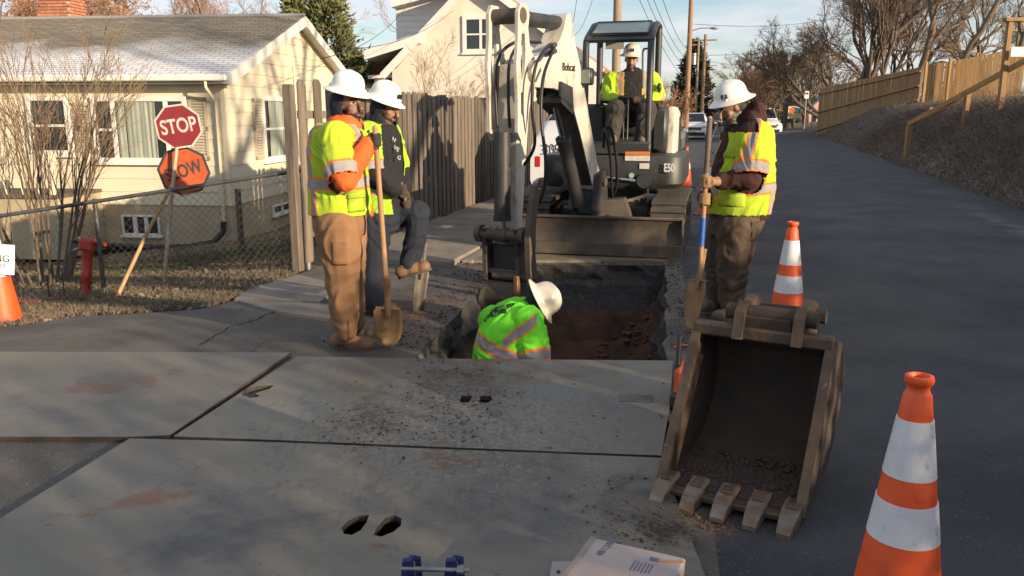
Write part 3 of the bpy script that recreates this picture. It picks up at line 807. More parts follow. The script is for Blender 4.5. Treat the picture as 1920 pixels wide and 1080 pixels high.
# gable louvre, conduit
gv = hit(553, 62, pg, gn_); vt = MB()
vt.prism([gv + hg * -.4 - up * .12, gv + hg * .4 - up * .12, gv + up * .22], gn_ * .02); vent = vt.build('gable_vent', M_white, house)
for i in range(4):
    mb = MB(); w = .36 - i * .085; mb.box(gv + up * (-.08 + i * .07) + gn_ * .028, (w * 2, .012, .03), basis(hg, gn_, up)); mb.build('slat', M_white, vent)
mb = MB(); a = hit(548, 120, pg, gn_) + gn_ * .03; mb.tube([a, a - up * .9], .02, 6); mb.build('conduit', M_cream, house)
# front porch with railing at the left end
PT = (hit(186, 330, pf, fn_) - HC).dot(hf)
mb = MB(); slab_box(mb, hp(PT, -1.35, ZB), hf, hg, up, 4.2, 1.34, .95 + .18); mb.build('porch_base', M_found, house)
mb = MB(); slab_box(mb, hp(PT - .03, -1.40, .13), hf, hg, up, 4.3, 1.38, .06); mb.build('porch_deck', M_wood_grey, house)
rl_ = MB()
slab_box(rl_, hp(PT, -1.33, .80), hf, hg, up, 4.2, .06, .06); rail = rl_.build('porch_rail', M_cream, house)
for i in range(26):
    mb = MB(); x = PT + .05 + i * .16; mb.tube([hp(x, -1.30, .19), hp(x + .02, -1.33, .4), hp(x - .02, -1.30, .6), hp(x, -1.30, .80)], .012, 5); mb.build('baluster', M_black if i % 2 else M_cream, rail)
for x in (PT + .05, PT + 2.1):
    mb = MB(); slab_box(mb, hp(x, -1.36, .19), hf, hg, up, .1, .1, .72, .01); mb.build('porch_post', M_cream, house)
# chimney with real bricks
cc = hit(100, 20, hp(0, HD / 2, 0), hg); cc = Vector((cc.x, cc.y, ridge_z - .3)) + hg * .35
ch = MB(); ch.box(cc + up * .58, (.76, .62, 1.16), basis(hf, hg, up)); chim = ch.build('chimney', M_mort, house)
bmesh_brick = None
for r in range(15):
    z = cc.z + .30 + r * .072
    wx, wy = (.78, .64) if r < 11 else (.86, .72)
    if z > cc.z + 1.2: break
    for face in ('f', 'r'):
        n_b = 4
        for i in range(n_b):
            w = (wx if face == 'f' else wy) / n_b
            o = (i + .5) * w - (wx if face == 'f' else wy) / 2 + (w / 2 if r % 2 else 0) - (w / 4)
            mb = MB()
            if face == 'f': mb.box(cc + hf * o - hg * wy / 2 + up * (z - cc.z), (w - .012, .05, .06), basis(hf, hg, up), .003)
            else: mb.box(cc + hg * o - hf * wx / 2 + up * (z - cc.z), (w - .012, .05, .06), basis(hg, hf, up), .003)
            mb.build('brick', M_brick, chim)

# white house behind the fence
M_stucco = mat('white_stucco', (0.72, 0.68, 0.60), (0.62, 0.58, 0.51), rough=0.85, scale=1.2, bump=0.6, bscale=18, c3=(0.52, 0.46, 0.38), c3pos=(0.63, 0.78), c3scale=2.2)
M_tan_roof = mat('tan_roof', (0.42, 0.235, 0.115), (0.34, 0.185, 0.09), rough=0.9, scale=4, bump=0.3, bscale=30)
M_soffit = mat('porch_brown', (0.16, 0.075, 0.04), (0.11, 0.05, 0.03), rough=0.8, scale=5)
WA = math.radians(11); wn_ = Vector((-math.sin(WA), -math.cos(WA), 0)); wx_ = Vector((math.cos(WA), -math.sin(WA), 0))
W0 = hit(900, 100, (0, 28, 0), (0, 1, 0)); WB = -wn_
def wp(u, v, d=0.0): return hit(u, v, W0 + wn_ * d, wn_)
wh = thing('white_house', 'white stucco house with steep gable and tan roof behind the picket fence', 'house', Vector((W0.x, W0.y, -.8)))
def dn(p, z): return Vector((p.x, p.y, z))
apx = wp(896, -39); lft = wp(735, 132); rgt = wp(1118, 126)
mb = MB(); mb.prism([dn(lft, -.8), lft, apx, rgt, dn(rgt, -.8)], WB * 9.5); mb.build('wall', M_stucco, wh)
def roofslab(a, b, over, mt, name='roof', ext=9.8, th=.14, fwd=.35):
    d = (b - a).normalized(); mb = MB(); p = a; q = b + d * over
    nrm = d.cross(WB).normalized(); nrm = nrm if nrm.z > 0 else -nrm
    mb.prism([p + wn_ * fwd + nrm * .02, q + wn_ * fwd + nrm * .02, q + wn_ * fwd + nrm * th, p + wn_ * fwd + nrm * th], WB * ext); return mb.build(name, mt, wh)
r1 = roofslab(apx, rgt, .35, M_tan_roof); r2 = roofslab(apx, lft, .0, M_tan_roof)
for a, b in ((apx, rgt), (apx, lft)):
    d = (b - a).normalized(); nrm = d.cross(WB).normalized(); nrm = nrm if nrm.z > 0 else -nrm
    mb = MB(); mb.prism([a + wn_ * .36 - nrm * .12, b + d * .3 + wn_ * .36 - nrm * .12, b + d * .3 + wn_ * .36 + nrm * .12, a + wn_ * .36 + nrm * .12], wn_ * .03); mb.build('bargeboard', M_white, wh)
# dormer at the left, its clapboard cheek and shed roof
dd = 1.6
q0, q1, q2, q3 = wp(745, 120, -dd), wp(745, 14, -dd), wp(858, -14, -dd), wp(858, 120, -dd)
mb = MB(); mb.prism([q0, q1, q2, q3], WB * 5); dm = mb.build('dormer_wall', M_white, wh)
for i in range(14):
    z = q0.z + .25 + i * .2
    if z > q1.z - .1: break
    mb = MB(); slab_box(mb, dn(q0, z) + wn_ * .004, wx_, wn_, up, (q3 - q0).length, .016, .19, .003); mb.build('siding_board', M_white, dm)
a, b = wp(733, 14, -dd + .5), wp(870, -22, -dd + .5)
mb = MB(); mb.prism([a, b, b + up * .22, a + up * .22], WB * 5.5); mb.build('dormer_roof', M_white, wh)
# side porch roof
a, b = wp(683, 112, .4), wp(786, 80, .4)
mb = MB(); mb.prism([a, b, b + up * .3, a + up * .3], WB * 4); mb.build('porch_roof', M_white, wh)
a, b, c, d = wp(690, 175, -1.5), wp(690, 108, -1.5), wp(748, 92, -1.5), wp(748, 175, -1.5)
mb = MB(); mb.prism([a, b, c, d], WB * .1); mb.build('porch_back', M_soffit, wh)
mb = MB(); mb.prism([wp(742, 112, .1), wp(773, 90, .1), wp(742, 128, .1)], WB * .1); mb.build('gable_infill', M_tan_roof, wh)
mb = MB(); a = wp(690, 148, -.2); b = wp(748, 145, -.2); mb.prism([a, b, b + up * .12, a + up * .12], WB * .08); mb.build('beam', M_white, wh)
for u in (706, 738):
    a = wp(u, 146, -.2); mb = MB(); mb.box(dn(a, a.z / 2 - .4), (.12, .12, a.z + .8), rotz(-WA)); mb.build('porch_post', M_soffit, wh)
HC0 = Vector((W0.x, W0.y, 0))
window(868, 936, 28, 100, HC0 + wn_ * .002, wx_, wn_, (0.5,), wh, mull=2, fr=.13, curtain=False)
# low wing at the right of the white house
a, b = wp(1085, 132, -3), wp(1150, 136, -3)
mb = MB(); mb.prism([dn(a, -.8), a, b, dn(b, -.8)], WB * 5); mb.build('wing_wall', M_white, wh)
mb = MB(); a2, b2 = wp(1088, 215, -2.95), wp(1122, 160, -2.95)
mb.prism([a2, dn(a2, b2.z), b2, dn(b2, a2.z)], WB * .02); mb.build('wing_window', M_glass, wh)

# ------------------------------------------------------------ picket fence, one picket at a time
pk = thing('picket_fence', 'weathered grey board fence with dog-eared pickets beside the sidewalk', 'fence', F0)
def picket(parent, base, h, w, ax, n, m, th=.02, name='picket', dog=.03):
    mb = MB(); a = base - ax * w / 2; b = base + ax * w / 2; e = dog
    lean = ax * random.gauss(0, .008)
    mb.prism([a, b, b + up * (h - e) + lean, b - ax * e + up * h + lean, a + ax * e + up * h + lean, a + up * (h - e) + lean], n * th)
    return mb.build(name, m, parent)
s = 0.0; i = 0
while s < 17.5:
    side = i % 2; base = fpt(s, .035 if side == 0 else -.045, .04 + .02 * random.random())
    if not (0.62 < s < 0.72):
        picket(pk, base, 1.86 + random.uniform(-.025, .03) + (.06 if s < .6 else 0), .137 + random.uniform(-.006, .006), fdir, fnor, M_wood_grey)
    s += .098 + random.uniform(-.006, .008) if s > .6 else .17; i += 1
for z in (.35, 1.0, 1.62):
    for k in range(8):
        mb = MB(); c = fpt(k * 2.4 + 1.2, .0, z); mb.box(c, (2.39, .038, .085), rotz(math.pi / 2 - SH)); mb.build('rail', M_wood_grey, pk)
for k in range(9):
    mb = MB(); c = fpt(k * 2.4 - .14, -.02, .95); mb.box(c, (.10, .10, 1.95), rotz(-SH), .01); mb.build('post', M_wood_grey, pk)

# ------------------------------------------------------------ chain link fence
cl = thing('chain_link_fence', 'low chain link fence with dark top rail in front of the bungalow', 'fence', (-3.8, 8.7, -.2))
def clY(u): return 8.52 + .26 * u / 565.0
tops = [P(u, 405 - 85 * u / 560.0, clY(u)) for u in (-260, -130, 0, 175, 372, 567)]
mb = MB(); mb.tube(tops, .021, 8); mb.build('top_rail', M_fencemetal, cl, smooth=60)
for t in (tops[0], tops[3], tops[5]):
    mb = MB(); zb = zt(t.x, t.y) - .05; mb.tube([(t.x, t.y + .03, zb), (t.x, t.y + .03, t.z + .03)], .024 if t is not tops[5] else .036, 8); mb.build('post', M_fencemetal if t is not tops[5] else M_galv, cl, smooth=60)
tp = tops[5]; mb = MB(); mb.ell((tp.x, tp.y + .03, tp.z + .04), (.04, .04, .03)); mb.build('post_cap', M_galv, cl, smooth=180)
for zz in (.25, .6, .93):
    mb = MB(); mb.cyl((tp.x, tp.y + .03, zz), (tp.x, tp.y + .03, zz + .025), .042, 10); mb.build('tension_band', M_galv, cl, smooth=60)
def rail_at(x):
    for a, b in zip(tops[:-1], tops[1:]):
        if a.x <= x <= b.x + 1e-6:
            t = (x - a.x) / (b.x - a.x); return a.lerp(b, t)
    return None
mb = MB(); x0, x1 = tops[0].x, tops[5].x; step = .078
n_w = int((x1 - x0 + 1.2) / step)
for sgn in (1, -1):
    for i in range(n_w):
        xs = x0 - .6 + i * step + (step / 2 if sgn < 0 else 0); pts = []
        for k in range(26):                     # follow the diagonal from foot to rail, slightly zigzag
            f = k / 25; x = xs + sgn * (f - .5) * .95
            if x < x0 or x > x1: continue
            r = rail_at(x)
            if r is None: continue
            zb = zt(x, r.y) + .01; pts.append((x, r.y - .024 + sgn * .002 + .004 * (-1) ** k + .02 * math.sin(x * 2.1), zb + (r.z - zb) * f))
        if len(pts) > 2: mb.tube(pts, .0019, 3, cap=False)
o = mb.build('wire_mesh', M_fencemetal, cl, fixn=False); o['kind'] = 'stuff'
# three rusty stakes in front of it, old wooden post behind
M_rust = mat('rust', (0.085, 0.04, 0.022), (0.05, 0.03, 0.022), rough=0.85, scale=25, bump=0.2)
for i, (u, vt_, vb) in enumerate(((36, 520, 565), (89, 518, 562), (117, 504, 560))):
    b = GT(u + 4, vb); t = P(u - 1, vt_, b.y + .02); mb = MB(); mb.tube([b - up * .05, t], .008, 6)
    tag(mb.build('rebar_stake', M_rust), ['thin rusty stake nearest the paper-signed cone', 'thin rusty stake, middle of three along the fence', 'taller thin rusty stake next to the jackhammer'][i], 'stake', 'rusty stakes by the fence')
b = P(450, 430, 12.0); mb = MB(); b.z = zt(b.x, b.y); t = P(446, 354, 12.0); mb.box(b.lerp(t, .5), (.075, .075, (t - b).length), None, .01)
tag(mb.build('wooden_post', M_wood_grey), 'short weathered post in the yard near the drain pipe', 'post')
b = GT(30, 571); t = GT(112, 564); mb = MB(); mb.tube([b + up * .02, t + up * .025], .011, 8)
tag(mb.build('red_bar', mat('red_paint_bar', (0.42, 0.03, 0.02), (0.3, 0.03, 0.02), rough=.5)), 'red painted bar lying on the verge by the cone', 'bar')
# ------------------------------------------------------------ right-hand timber fence and stair rail
rfence = thing('board_fence', 'tall tan board fence running along the top of the right bank', 'fence', (20.8, 48, 1.5))
def run_fence(parent, a, b, ta, tb, m, w=.14, dog=.02, n=None):
    """a, b plan points; ta, tb top heights"""
    a, b = Vector((a[0], a[1], 0)), Vector((b[0], b[1], 0)); d = (b - a); L = d.length; ax = d / L
    nn = Vector((ax.y, -ax.x, 0)); k = int(L / (w + .006))
    for i in range(k):
        s = (i + .5) / k; p = a + d * s; p.z = zt(p.x, p.y) + .02; top = ta + (tb - ta) * s + random.uniform(-.012, .012)
        picket(parent, p, top - p.z, w, ax, nn, m, dog=dog, name='board')
    for f in (.12, .5, .88):
        za = zt(a.x, a.y) + f * (ta - zt(a.x, a.y)); zb = zt(b.x, b.y) + f * (tb - zt(b.x, b.y))
        mb = MB(); mb.tube([a + up * za - nn * .04, b + up * zb - nn * .04], .05, 4); mb.build('rail', m, parent)
pa, pb = P(1728, 125, 42), P(1537, 166, 55)
run_fence(rfence, (pa.x, pa.y), (pb.x, pb.y), pa.z, pb.z, M_wood_new)
rf2 = thing('stepped_fence', 'sunlit tan board fence with posts above the stair rail', 'fence', (23, 41.5, 2.3))
pc = P(1925, 88, 40.5); pa2 = P(1731, 124, 42)
run_fence(rf2, (pa2.x + .05, pa2.y - .05), (pc.x, pc.y), pa2.z, pc.z, M_wood_new)
for u in (1735, 1780, 1830, 1880):
    p = P(u, 122 - (u - 1735) * .18, 41.4); mb = MB(); zb = zt(p.x, p.y); mb.box((p.x, p.y - .1, (p.z + .15 + zb) / 2), (.12, .12, p.z + .15 - zb), None, .01); mb.build('post', M_wood_new, rf2)
sr = thing('stair_rail', 'pale timber handrail on posts climbing the right bank', 'handrail', P(1708, 270, 24.5))
q = [P(1703, 233, 25.0), P(1925, 112, 21.6)]
d = (q[1] - q[0]); mb = MB(); mb.box(q[0].lerp(q[1], .5), (.09, d.length, .14), basis(*frame_from(d)[:1], d.normalized(), frame_from(d)[0].cross(d.normalized())), .01); mb.build('top_rail', M_wood_new, sr)
for u, vt_, Y in ((1707, 236, 24.9), (1818, 172, 23.3), (1897, 40, 22.0)):
    t = P(u, vt_, Y); zb = zt(t.x, t.y) - .1; mb = MB(); mb.box((t.x, t.y + .08, (t.z + zb) / 2), (.13, .13, t.z - zb), None, .012); mb.build('post', M_wood_new, sr)
t = P(1897, 40, 22.0); mb = MB(); mb.box((t.x + .1, t.y + .08, t.z + .05), (.5, .2, .1), None, .01); mb.build('cap_board', M_wood_new, sr)
mb = MB(); c = P(1746, 208, 24.3); mb.box(c, (.1, .06, .2), None, .01); mb.build('bracket', M_galv, sr)
t = P(1908, 97, 21.8); sg = MB(); sg.box((t.x, t.y, t.z), (.34, .02, .24), None, .004)
tag(sg.build('notice_board', M_white), 'small white notice fixed to the tall stair post', 'sign')

# ------------------------------------------------------------ trees
M_bark = mat('bark', (0.17, 0.125, 0.085), (0.10, 0.075, 0.055), rough=0.95, scale=6, stretch=(3, 3, .6), bump=0.6, bscale=14)
M_twig = mat('twig', (0.20, 0.14, 0.09), (0.13, 0.09, 0.06), rough=0.9, scale=3)
M_twig_pale = mat('pale_twig', (0.34, 0.25, 0.16), (0.25, 0.18, 0.12), rough=0.9, scale=3)
M_twig_red = mat('reddish_twig', (0.30, 0.16, 0.09), (0.22, 0.12, 0.07), rough=0.9, scale=3)
M_barkdark = mat('dark_bark', (0.075, 0.058, 0.046), (0.12, 0.09, 0.068), rough=0.95, scale=5, bump=.5, bscale=12)
M_leafbrown = mat('brown_leaf', (0.30, 0.15, 0.06), (0.20, 0.10, 0.045), rough=0.8, scale=2)
def grow(trunk, crown, p, d, L, r, lev, r_, spread, droop, upb, kids, leaf=None, lmin=.18, taper=.55, wob=.18):
    n = max(3, int(4 + L)); pts = [p]; rs = [r]; cur = p.copy(); dd = d.copy()
    for i in range(n):
        dd = (dd + Vector((r_.gauss(0, wob), r_.gauss(0, wob), r_.gauss(0, wob) + upb - droop * (i / n)))).normalized()
        cur = cur + dd * (L / n); pts.append(cur.copy()); rs.append(r * (1 - taper * (i + 1) / n))
    tgt = trunk if lev >= trunk_lev[0] else crown
    tgt.tube(pts, rs, 6 if lev > 2 else (4 if lev > 1 else 3), cap=False)
    if lev == 0:
        if leaf is not None:
            for k in range(leaf[1]):
                q = pts[r_.randrange(1, len(pts))]; s = leaf[2] * r_.uniform(.6, 1.3)
                a = Vector((r_.gauss(0, 1), r_.gauss(0, 1), r_.gauss(0, 1))).normalized(); b = a.cross(Vector((r_.gauss(0, 1), r_.gauss(0, 1), .3))).normalized()
                leaf[0].add([q, q + a * s + b * s * .4, q + a * s * 2, q + a * s - b * s * .4], [(0, 1, 2, 3)])
        return
    k = kids if isinstance(kids, int) else kids[min(lev, len(kids) - 1)]
    for i in range(k):
        f = .28 + .72 * (i + r_.random()) / k; j = min(len(pts) - 2, int(f * n)); t = f * n - j; t = min(1, max(0, t))
        q = pts[j].lerp(pts[j + 1], t); ax = (pts[j + 1] - pts[j]).normalized()
        side = ax.cross(Vector((r_.gauss(0, 1), r_.gauss(0, 1), r_.gauss(0, 1)))).normalized()
        nd = (ax * math.cos(spread) + side * math.sin(spread * r_.uniform(.7, 1.3))).normalized()
        grow(trunk, crown, q, nd, L * r_.uniform(.48, .72) * (1.05 - .35 * f), max(RM[0], rs[j] * .55), lev - 1, r_, spread, droop, upb * .8, kids, leaf, lmin, taper, wob)
trunk_lev = [3]; RM = [.006]
def bare_tree(name, label, base, height, r, seed, levels=4, spread=.62, droop=.0, upb=.06, kids=(4, 5, 5, 5, 4), lean=(0, 0), bark=None, twig=None, leaf=None, group=None, stems=1, fan=.4, cat='tree', firstL=.5, wob=.16):
    r_ = random.Random(seed); t = thing(name, label, cat, base, 0, group); tr, cr = MB(), MB(); lf = MB() if leaf else None
    trunk_lev[0] = levels - 1; RM[0] = max(.0035, (Vector(base) - CAM).length * .00017)
    for s in range(stems):
        a = 2 * math.pi * s / stems + r_.random(); d = Vector((lean[0] + (math.cos(a) * fan * r_.uniform(.3, 1) if stems > 1 else 0), lean[1] + (math.sin(a) * fan * r_.uniform(.3, 1) if stems > 1 else 0), 1)).normalized()
        b = Vector(base) + (Vector((math.cos(a), math.sin(a), 0)) * .06 * stems ** .5 if stems > 1 else Vector())
        grow(tr, cr, b - up * .1, d, height * firstL * r_.uniform(.85, 1.1), r, levels, r_, spread, droop, upb, kids, (lf, leaf[1], leaf[2]) if leaf else None, wob=wob)
    tr.build('trunk', bark or M_bark, t, fixn=False, smooth=180); cr.build('crown', twig or M_twig, t, fixn=False)
    if leaf: lf.build('leaves', leaf[0], t, fixn=False)
    return t
def onbank(u, v, Y):
    p = P(u, v, Y); return Vector((p.x, p.y, zt(p.x, p.y)))
TG = 'bare winter trees'
bare_tree('bare_tree', 'big crooked bare tree with thick forked limbs beyond the road bend', onbank(1478, 215, 78), 20, .62, 11, 5, .72, .02, .05, (4, 5, 5, 4, 4, 4), lean=(-.10, 0), group=TG, bark=M_barkdark, twig=M_twig, firstL=.36)
bare_tree('bare_tree', 'dense dark bushy bare tree rising behind the tan board fence', onbank(1628, 140, 60), 18, .20, 12, 4, .42, .0, .10, (6, 6, 7, 6), stems=7, fan=.6, group=TG, bark=M_barkdark, twig=M_twig, firstL=.5)
bare_tree('bare_tree', 'bare tree with pale trunk above the joint of the two tan fences', onbank(1722, 130, 52), 19, .24, 13, 5, .6, .0, .06, (4, 5, 5, 4, 4), group=TG, bark=M_bark, twig=M_twig_pale, firstL=.42)
bare_tree('bare_tree', 'bare tree with forked trunk behind the sunlit stepped fence', onbank(1790, 120, 48), 18, .22, 14, 5, .6, .0, .06, (4, 5, 5, 4, 4), lean=(.2, 0), group=TG, bark=M_bark, twig=M_twig_pale, firstL=.42)
bare_tree('bare_tree', 'slim bare tree at the right edge above the stair post', onbank(1885, 120, 46), 17, .20, 15, 5, .6, .0, .06, (4, 5, 5, 4, 4), lean=(-.15, 0), group=TG, bark=M_bark, twig=M_twig_pale, firstL=.42)
bare_tree('bare_tree', 'spreading bare tree between the dark bushy tree and the road bend', onbank(1560, 180, 66), 14, .18, 16, 4, .7, .0, .03, (5, 6, 6, 6), stems=4, fan=.8, group=TG, bark=M_barkdark, twig=M_twig, firstL=.45)
bare_tree('bare_tree', 'twiggy tree filling the gap right of the dark bushy tree', onbank(1690, 140, 72), 18, .2, 17, 4, .5, .0, .06, (6, 6, 6, 6), stems=4, fan=.5, group=TG, bark=M_barkdark, twig=M_twig, firstL=.48)
bare_tree('bare_tree', 'background tree seen through the branches at the upper right', onbank(1840, 130, 66), 18, .2, 18, 4, .5, .0, .06, (6, 6, 6, 6), stems=3, fan=.5, group=TG, bark=M_bark, twig=M_twig, firstL=.48)
# thicket at the bend of the road
for i, (u, Y, h, lab) in enumerate(((1400, 92, 8.5, 'left'), (1435, 86, 10, 'middle'), (1512, 84, 10, 'right'))):
    bare_tree('bare_shrub', 'tall brown thicket shrub at the road bend, %smost of three' % lab if lab != 'middle' else 'tall brown thicket shrub at the road bend, middle of three', onbank(u, 215, Y), h, .12, 30 + i, 4, .5, .0, .08, (5, 5, 6, 5), stems=6, fan=.5, group='thicket at the road bend', bark=M_barkdark, twig=M_twig_red if i < 2 else M_twig, cat='shrub', firstL=.55)
# trees behind the yellow house; orange sunlight is put into their twig colour
for i, (u, Y, h, lab) in enumerate(((20, 34, 13, 'orange-lit bare tree behind the left end of the bungalow roof'), (190, 36, 12.5, 'orange-lit bare tree behind the roof just right of the chimney'), (330, 38, 12.5, 'orange-lit bare tree behind the middle of the bungalow ridge'), (455, 40, 12.5, 'orange-lit bare tree behind the right end of the bungalow ridge'))):
    p = P(u, 215, Y); p.z = -1
    bare_tree('bare_tree', lab, p, h, .16, 40 + i, 4, .6, .0, .05, (6, 6, 6, 6), stems=4, fan=.5, group=TG, bark=M_bark, twig=M_twig_red, leaf=(M_leafbrown, 2, .07) if i < 2 else None, firstL=.5)
p = P(655, 215, 44); p.z = -1
bare_tree('bare_tree', 'tall fine-twigged bare tree behind the evergreen', p, 20, .2, 50, 5, .6, .0, .06, (4, 4, 5, 4, 4), group=TG, bark=M_bark, twig=M_twig_pale, firstL=.45, lean=(.1, 0))
p = P(830, 215, 24); p.z = -.2
bare_tree('bare_shrub', 'tall thin bare sapling against the white house wall', p, 4.6, .035, 52, 4, .45, .0, .08, (4, 5, 5, 4), stems=5, fan=.45, bark=M_twig_pale, twig=M_twig_pale, cat='shrub', firstL=.6)
p = P(940, 215, 25.5); p.z = -.2
bare_tree('bare_shrub', 'bare sapling against the white house beside the boom', p, 3.4, .03, 53, 4, .5, .0, .08, (4, 5, 5, 4), stems=5, fan=.5, bark=M_twig_pale, twig=M_twig_pale, cat='shrub', firstL=.6)
# multi-stemmed crape myrtle in the yard
p = P(82, 500, 10.6); p.z = zt(p.x, p.y)
bare_tree('crape_myrtle', 'multi-stemmed bare bush in front of the bungalow porch', p, 4.2, .019, 61, 3, .34, .0, .06, (6, 5, 4), stems=17, fan=.42, bark=M_bark, twig=M_twig, leaf=(M_leafbrown, 2, .012), cat='bush', firstL=.56, wob=.07)
p = P(1262, 215, 40); p.z = 0
bare_tree('bare_shrub', 'reddish sunlit bare bush left of the white car', p, 3.6, .05, 62, 4, .5, .0, .08, (4, 5, 5, 4), stems=5, fan=.5, bark=M_twig_red, twig=M_twig_red, cat='shrub', firstL=.6)

M_needle = mat('evergreen', (0.075, 0.092, 0.032), (0.15, 0.15, 0.055), rough=0.85, scale=1.4)
M_needle_dark = mat('dark_evergreen', (0.028, 0.038, 0.018), (0.05, 0.062, 0.03), rough=0.85, scale=1.2)
def evergreen(label, base, h, rad, seed, m, n=220, per=26, group='evergreen trees', lean=0, leafs=.10):
    r_ = random.Random(seed); t = thing('evergreen_tree', label, 'tree', base, 0, group); base = Vector(base)
    tr = MB(); tr.tube([base - up * .1, base + up * h * .5, base + up * h * .95], [h * .022, h * .014, .02], 6); cr = MB()
    for i in range(n):
        f = r_.random() ** .8; z = h * (.08 + .92 * f); R = rad * (1 - f) ** .75 * r_.uniform(.55, 1.08) + .05; a = r_.uniform(0, 6.283)
        tip = base + Vector((math.cos(a) * R, math.sin(a) * R, z - R * .05)); root = base + up * (z - R * .35)
        tr.tube([root, tip], [.02, .006], 3, cap=False)
        dr = (tip - root).normalized()
        for k in range(per):
            s = r_.uniform(.35, 1.0) ** .7; c = root.lerp(tip, s) + Vector((r_.gauss(0, .09), r_.gauss(0, .09), r_.gauss(0, .10))) * (rad ** .4)
            d = (dr + Vector((r_.gauss(0, .6), r_.gauss(0, .6), r_.gauss(.35, .5)))).normalized(); w = d.cross(Vector((r_.gauss(0, 1), r_.gauss(0, 1), r_.gauss(0, 1)))).normalized()
            l = leafs * r_.uniform(.8, 2.0); cr.add([c - w * l * .35, c + d * l * 1.6, c + w * l * .35], [(0, 1, 2)])
    tr.build('trunk', M_barkdark, t, fixn=False); cr.build('crown', m, t, fixn=False); return t
for i, (u, Y, h, rd, lab) in enumerate(((560, 33, 8.0, 1.5, 'ragged evergreen top showing behind the bungalow ridge end'), (618, 30, 6.9, 2.9, 'bushy sunlit evergreen between the bungalow and the white house'), (668, 29.5, 4.3, 2.0, 'lower evergreen leaning by the white house porch'))):
    p = P(u, 215, Y); p.z = -.8; evergreen(lab, p, h, rd, 70 + i, M_needle, 260, 26)
p = P(1298, 215, 95); p.z = 0; evergreen('tall dark spruce behind the streetlight pole', p, 9.6, 3.4, 75, M_needle_dark, 300, 24, leafs=.22)
p = P(1455, 215, 100); p.z = 0; evergreen('dark conifer in the thicket beyond the parked van', p, 8.5, 3.2, 76, M_needle_dark, 200, 20, leafs=.25)
p = P(1625, 190, 70); p.z = zt(p.x, p.y); evergreen('low dark evergreen behind the tan board fence', p, 3.6, 3.4, 77, M_needle_dark, 160, 22, leafs=.2)

for i, (x, y, h, lab) in enumerate(((13.6, -1.5, 17, 'tall bare tree on the near bank, right of the frame by the hedge'), (16.5, 2.5, 17, 'tall bare tree on the near bank behind the hedge'), (10.5, -7.5, 16, 'tall bare tree on the bank behind the camera'))):
    bare_tree('bare_tree', lab, Vector((x, y, zt(x, y))), h, .24, 95 + i, 4, .6, .0, .06, (5, 5, 5, 5), group=TG, bark=M_bark, twig=M_twig, firstL=.45)
# unseen foliage row added on the near bank top to shade the street
r_ = random.Random(82); hd_ = MB()
for k in range(34000):
    y = r_.uniform(-26, 19.5); wv = .62 + .40 * noise.noise(Vector((y * .55, 3, 0))) + .2 * noise.noise(Vector((y * 1.9, 6, 0)))
    if y < -1.0 and noise.noise(Vector((y * 1.15, 21, 0))) > -.12: wv += .62  # taller stretches with gaps, shaped to drop sun streaks on the left plate
    t_ = 4.3 + r_.gauss(0, .38); x = road_edge_x(y) + t_; z = zt(x, y) + wv * r_.random() ** .75; c = Vector((x, y, z)); d = Vector((r_.gauss(0, 1), r_.gauss(0, 1), r_.gauss(.3, 1))).normalized(); w_2 = d.cross(Vector((r_.gauss(0, 1), r_.gauss(0, 1), r_.gauss(0, 1)))).normalized(); l = r_.uniform(.04, .11)
    hd_.add([c - w_2 * l * .5, c + d * l * 1.4, c + w_2 * l * .5], [(0, 1, 2)])
shade_hedge = thing('shade_hedge', 'unseen low evergreen row added on the near right bank to shade the street', 'shade_hedge', (road_edge_x(0) + 4.3, 0, zt(road_edge_x(0) + 4.3, 0)))
o = hd_.build('foliage', M_needle_dark, shade_hedge, fixn=False); o['kind'] = 'stuff'
# far wooded skyline that reads as one mass
r_ = random.Random(80); fw = MB()
for k in range(900):
    Y = r_.uniform(110, 190); u = r_.uniform(-200, 1900)
    if 1240 < u < 1345 and r_.random() < .55: continue
    p = P(u, 215, Y); hh = r_.uniform(2.5, 8.0) * (0.55 if 1200 < u < 1400 else 1)
    for j in range(9):
        a = r_.uniform(0, 6.28); q = Vector((p.x + r_.gauss(0, .9), p.y + r_.gauss(0, .9), 0)); tip = q + Vector((math.cos(a) * hh * .3, math.sin(a) * hh * .3, hh * r_.uniform(.6, 1.1)))
        fw.tube([q, q.lerp(tip, .5) + up * .3, tip], [.16, .1, .03], 3, cap=False)
o = fw.build('far_wood', M_twig, fixn=False); o['kind'] = 'stuff'; tag(o, 'distant brown winter wood along the skyline', 'woodland')

# ------------------------------------------------------------ leaf litter, dry grass and brush
def scatter_leaves(name, n, region, smin, smax, m, label, cat, seed, tilt=.5):
    r = random.Random(seed); mb = MB()
    for _ in range(n):
        q = region(r)
        if q is None: continue
        q = Vector(q); s = r.uniform(smin, smax); a = r.uniform(0, 6.28); t = Vector((math.cos(a), math.sin(a), r.gauss(0, tilt) * .6)); w = Vector((-math.sin(a), math.cos(a), r.gauss(0, tilt)))
        c = q + up * s * r.uniform(.15, .6)
        mb.add([c - t * s, c + w * s * .45 + t * .1 * s, c + t * s, c - w * s * .45], [(0, 1, 2, 3)])
    o = mb.build(name, m, fixn=False); o['kind'] = 'stuff'; return tag(o, label, cat)
M_leaf1 = mat('dead_leaf', (0.25, 0.17, 0.10), (0.15, 0.10, 0.06), rough=0.85, scale=4)
M_leaf2 = mat('pale_dead_leaf', (0.25, 0.195, 0.14), (0.15, 0.11, 0.075), rough=0.85, scale=4)
M_blade = mat('dry_blade', (0.20, 0.155, 0.105), (0.12, 0.10, 0.062), rough=0.85, scale=.8)
M_brush = mat('brush_stem', (0.08, 0.06, 0.046), (0.18, 0.14, 0.11), rough=0.9, scale=2)
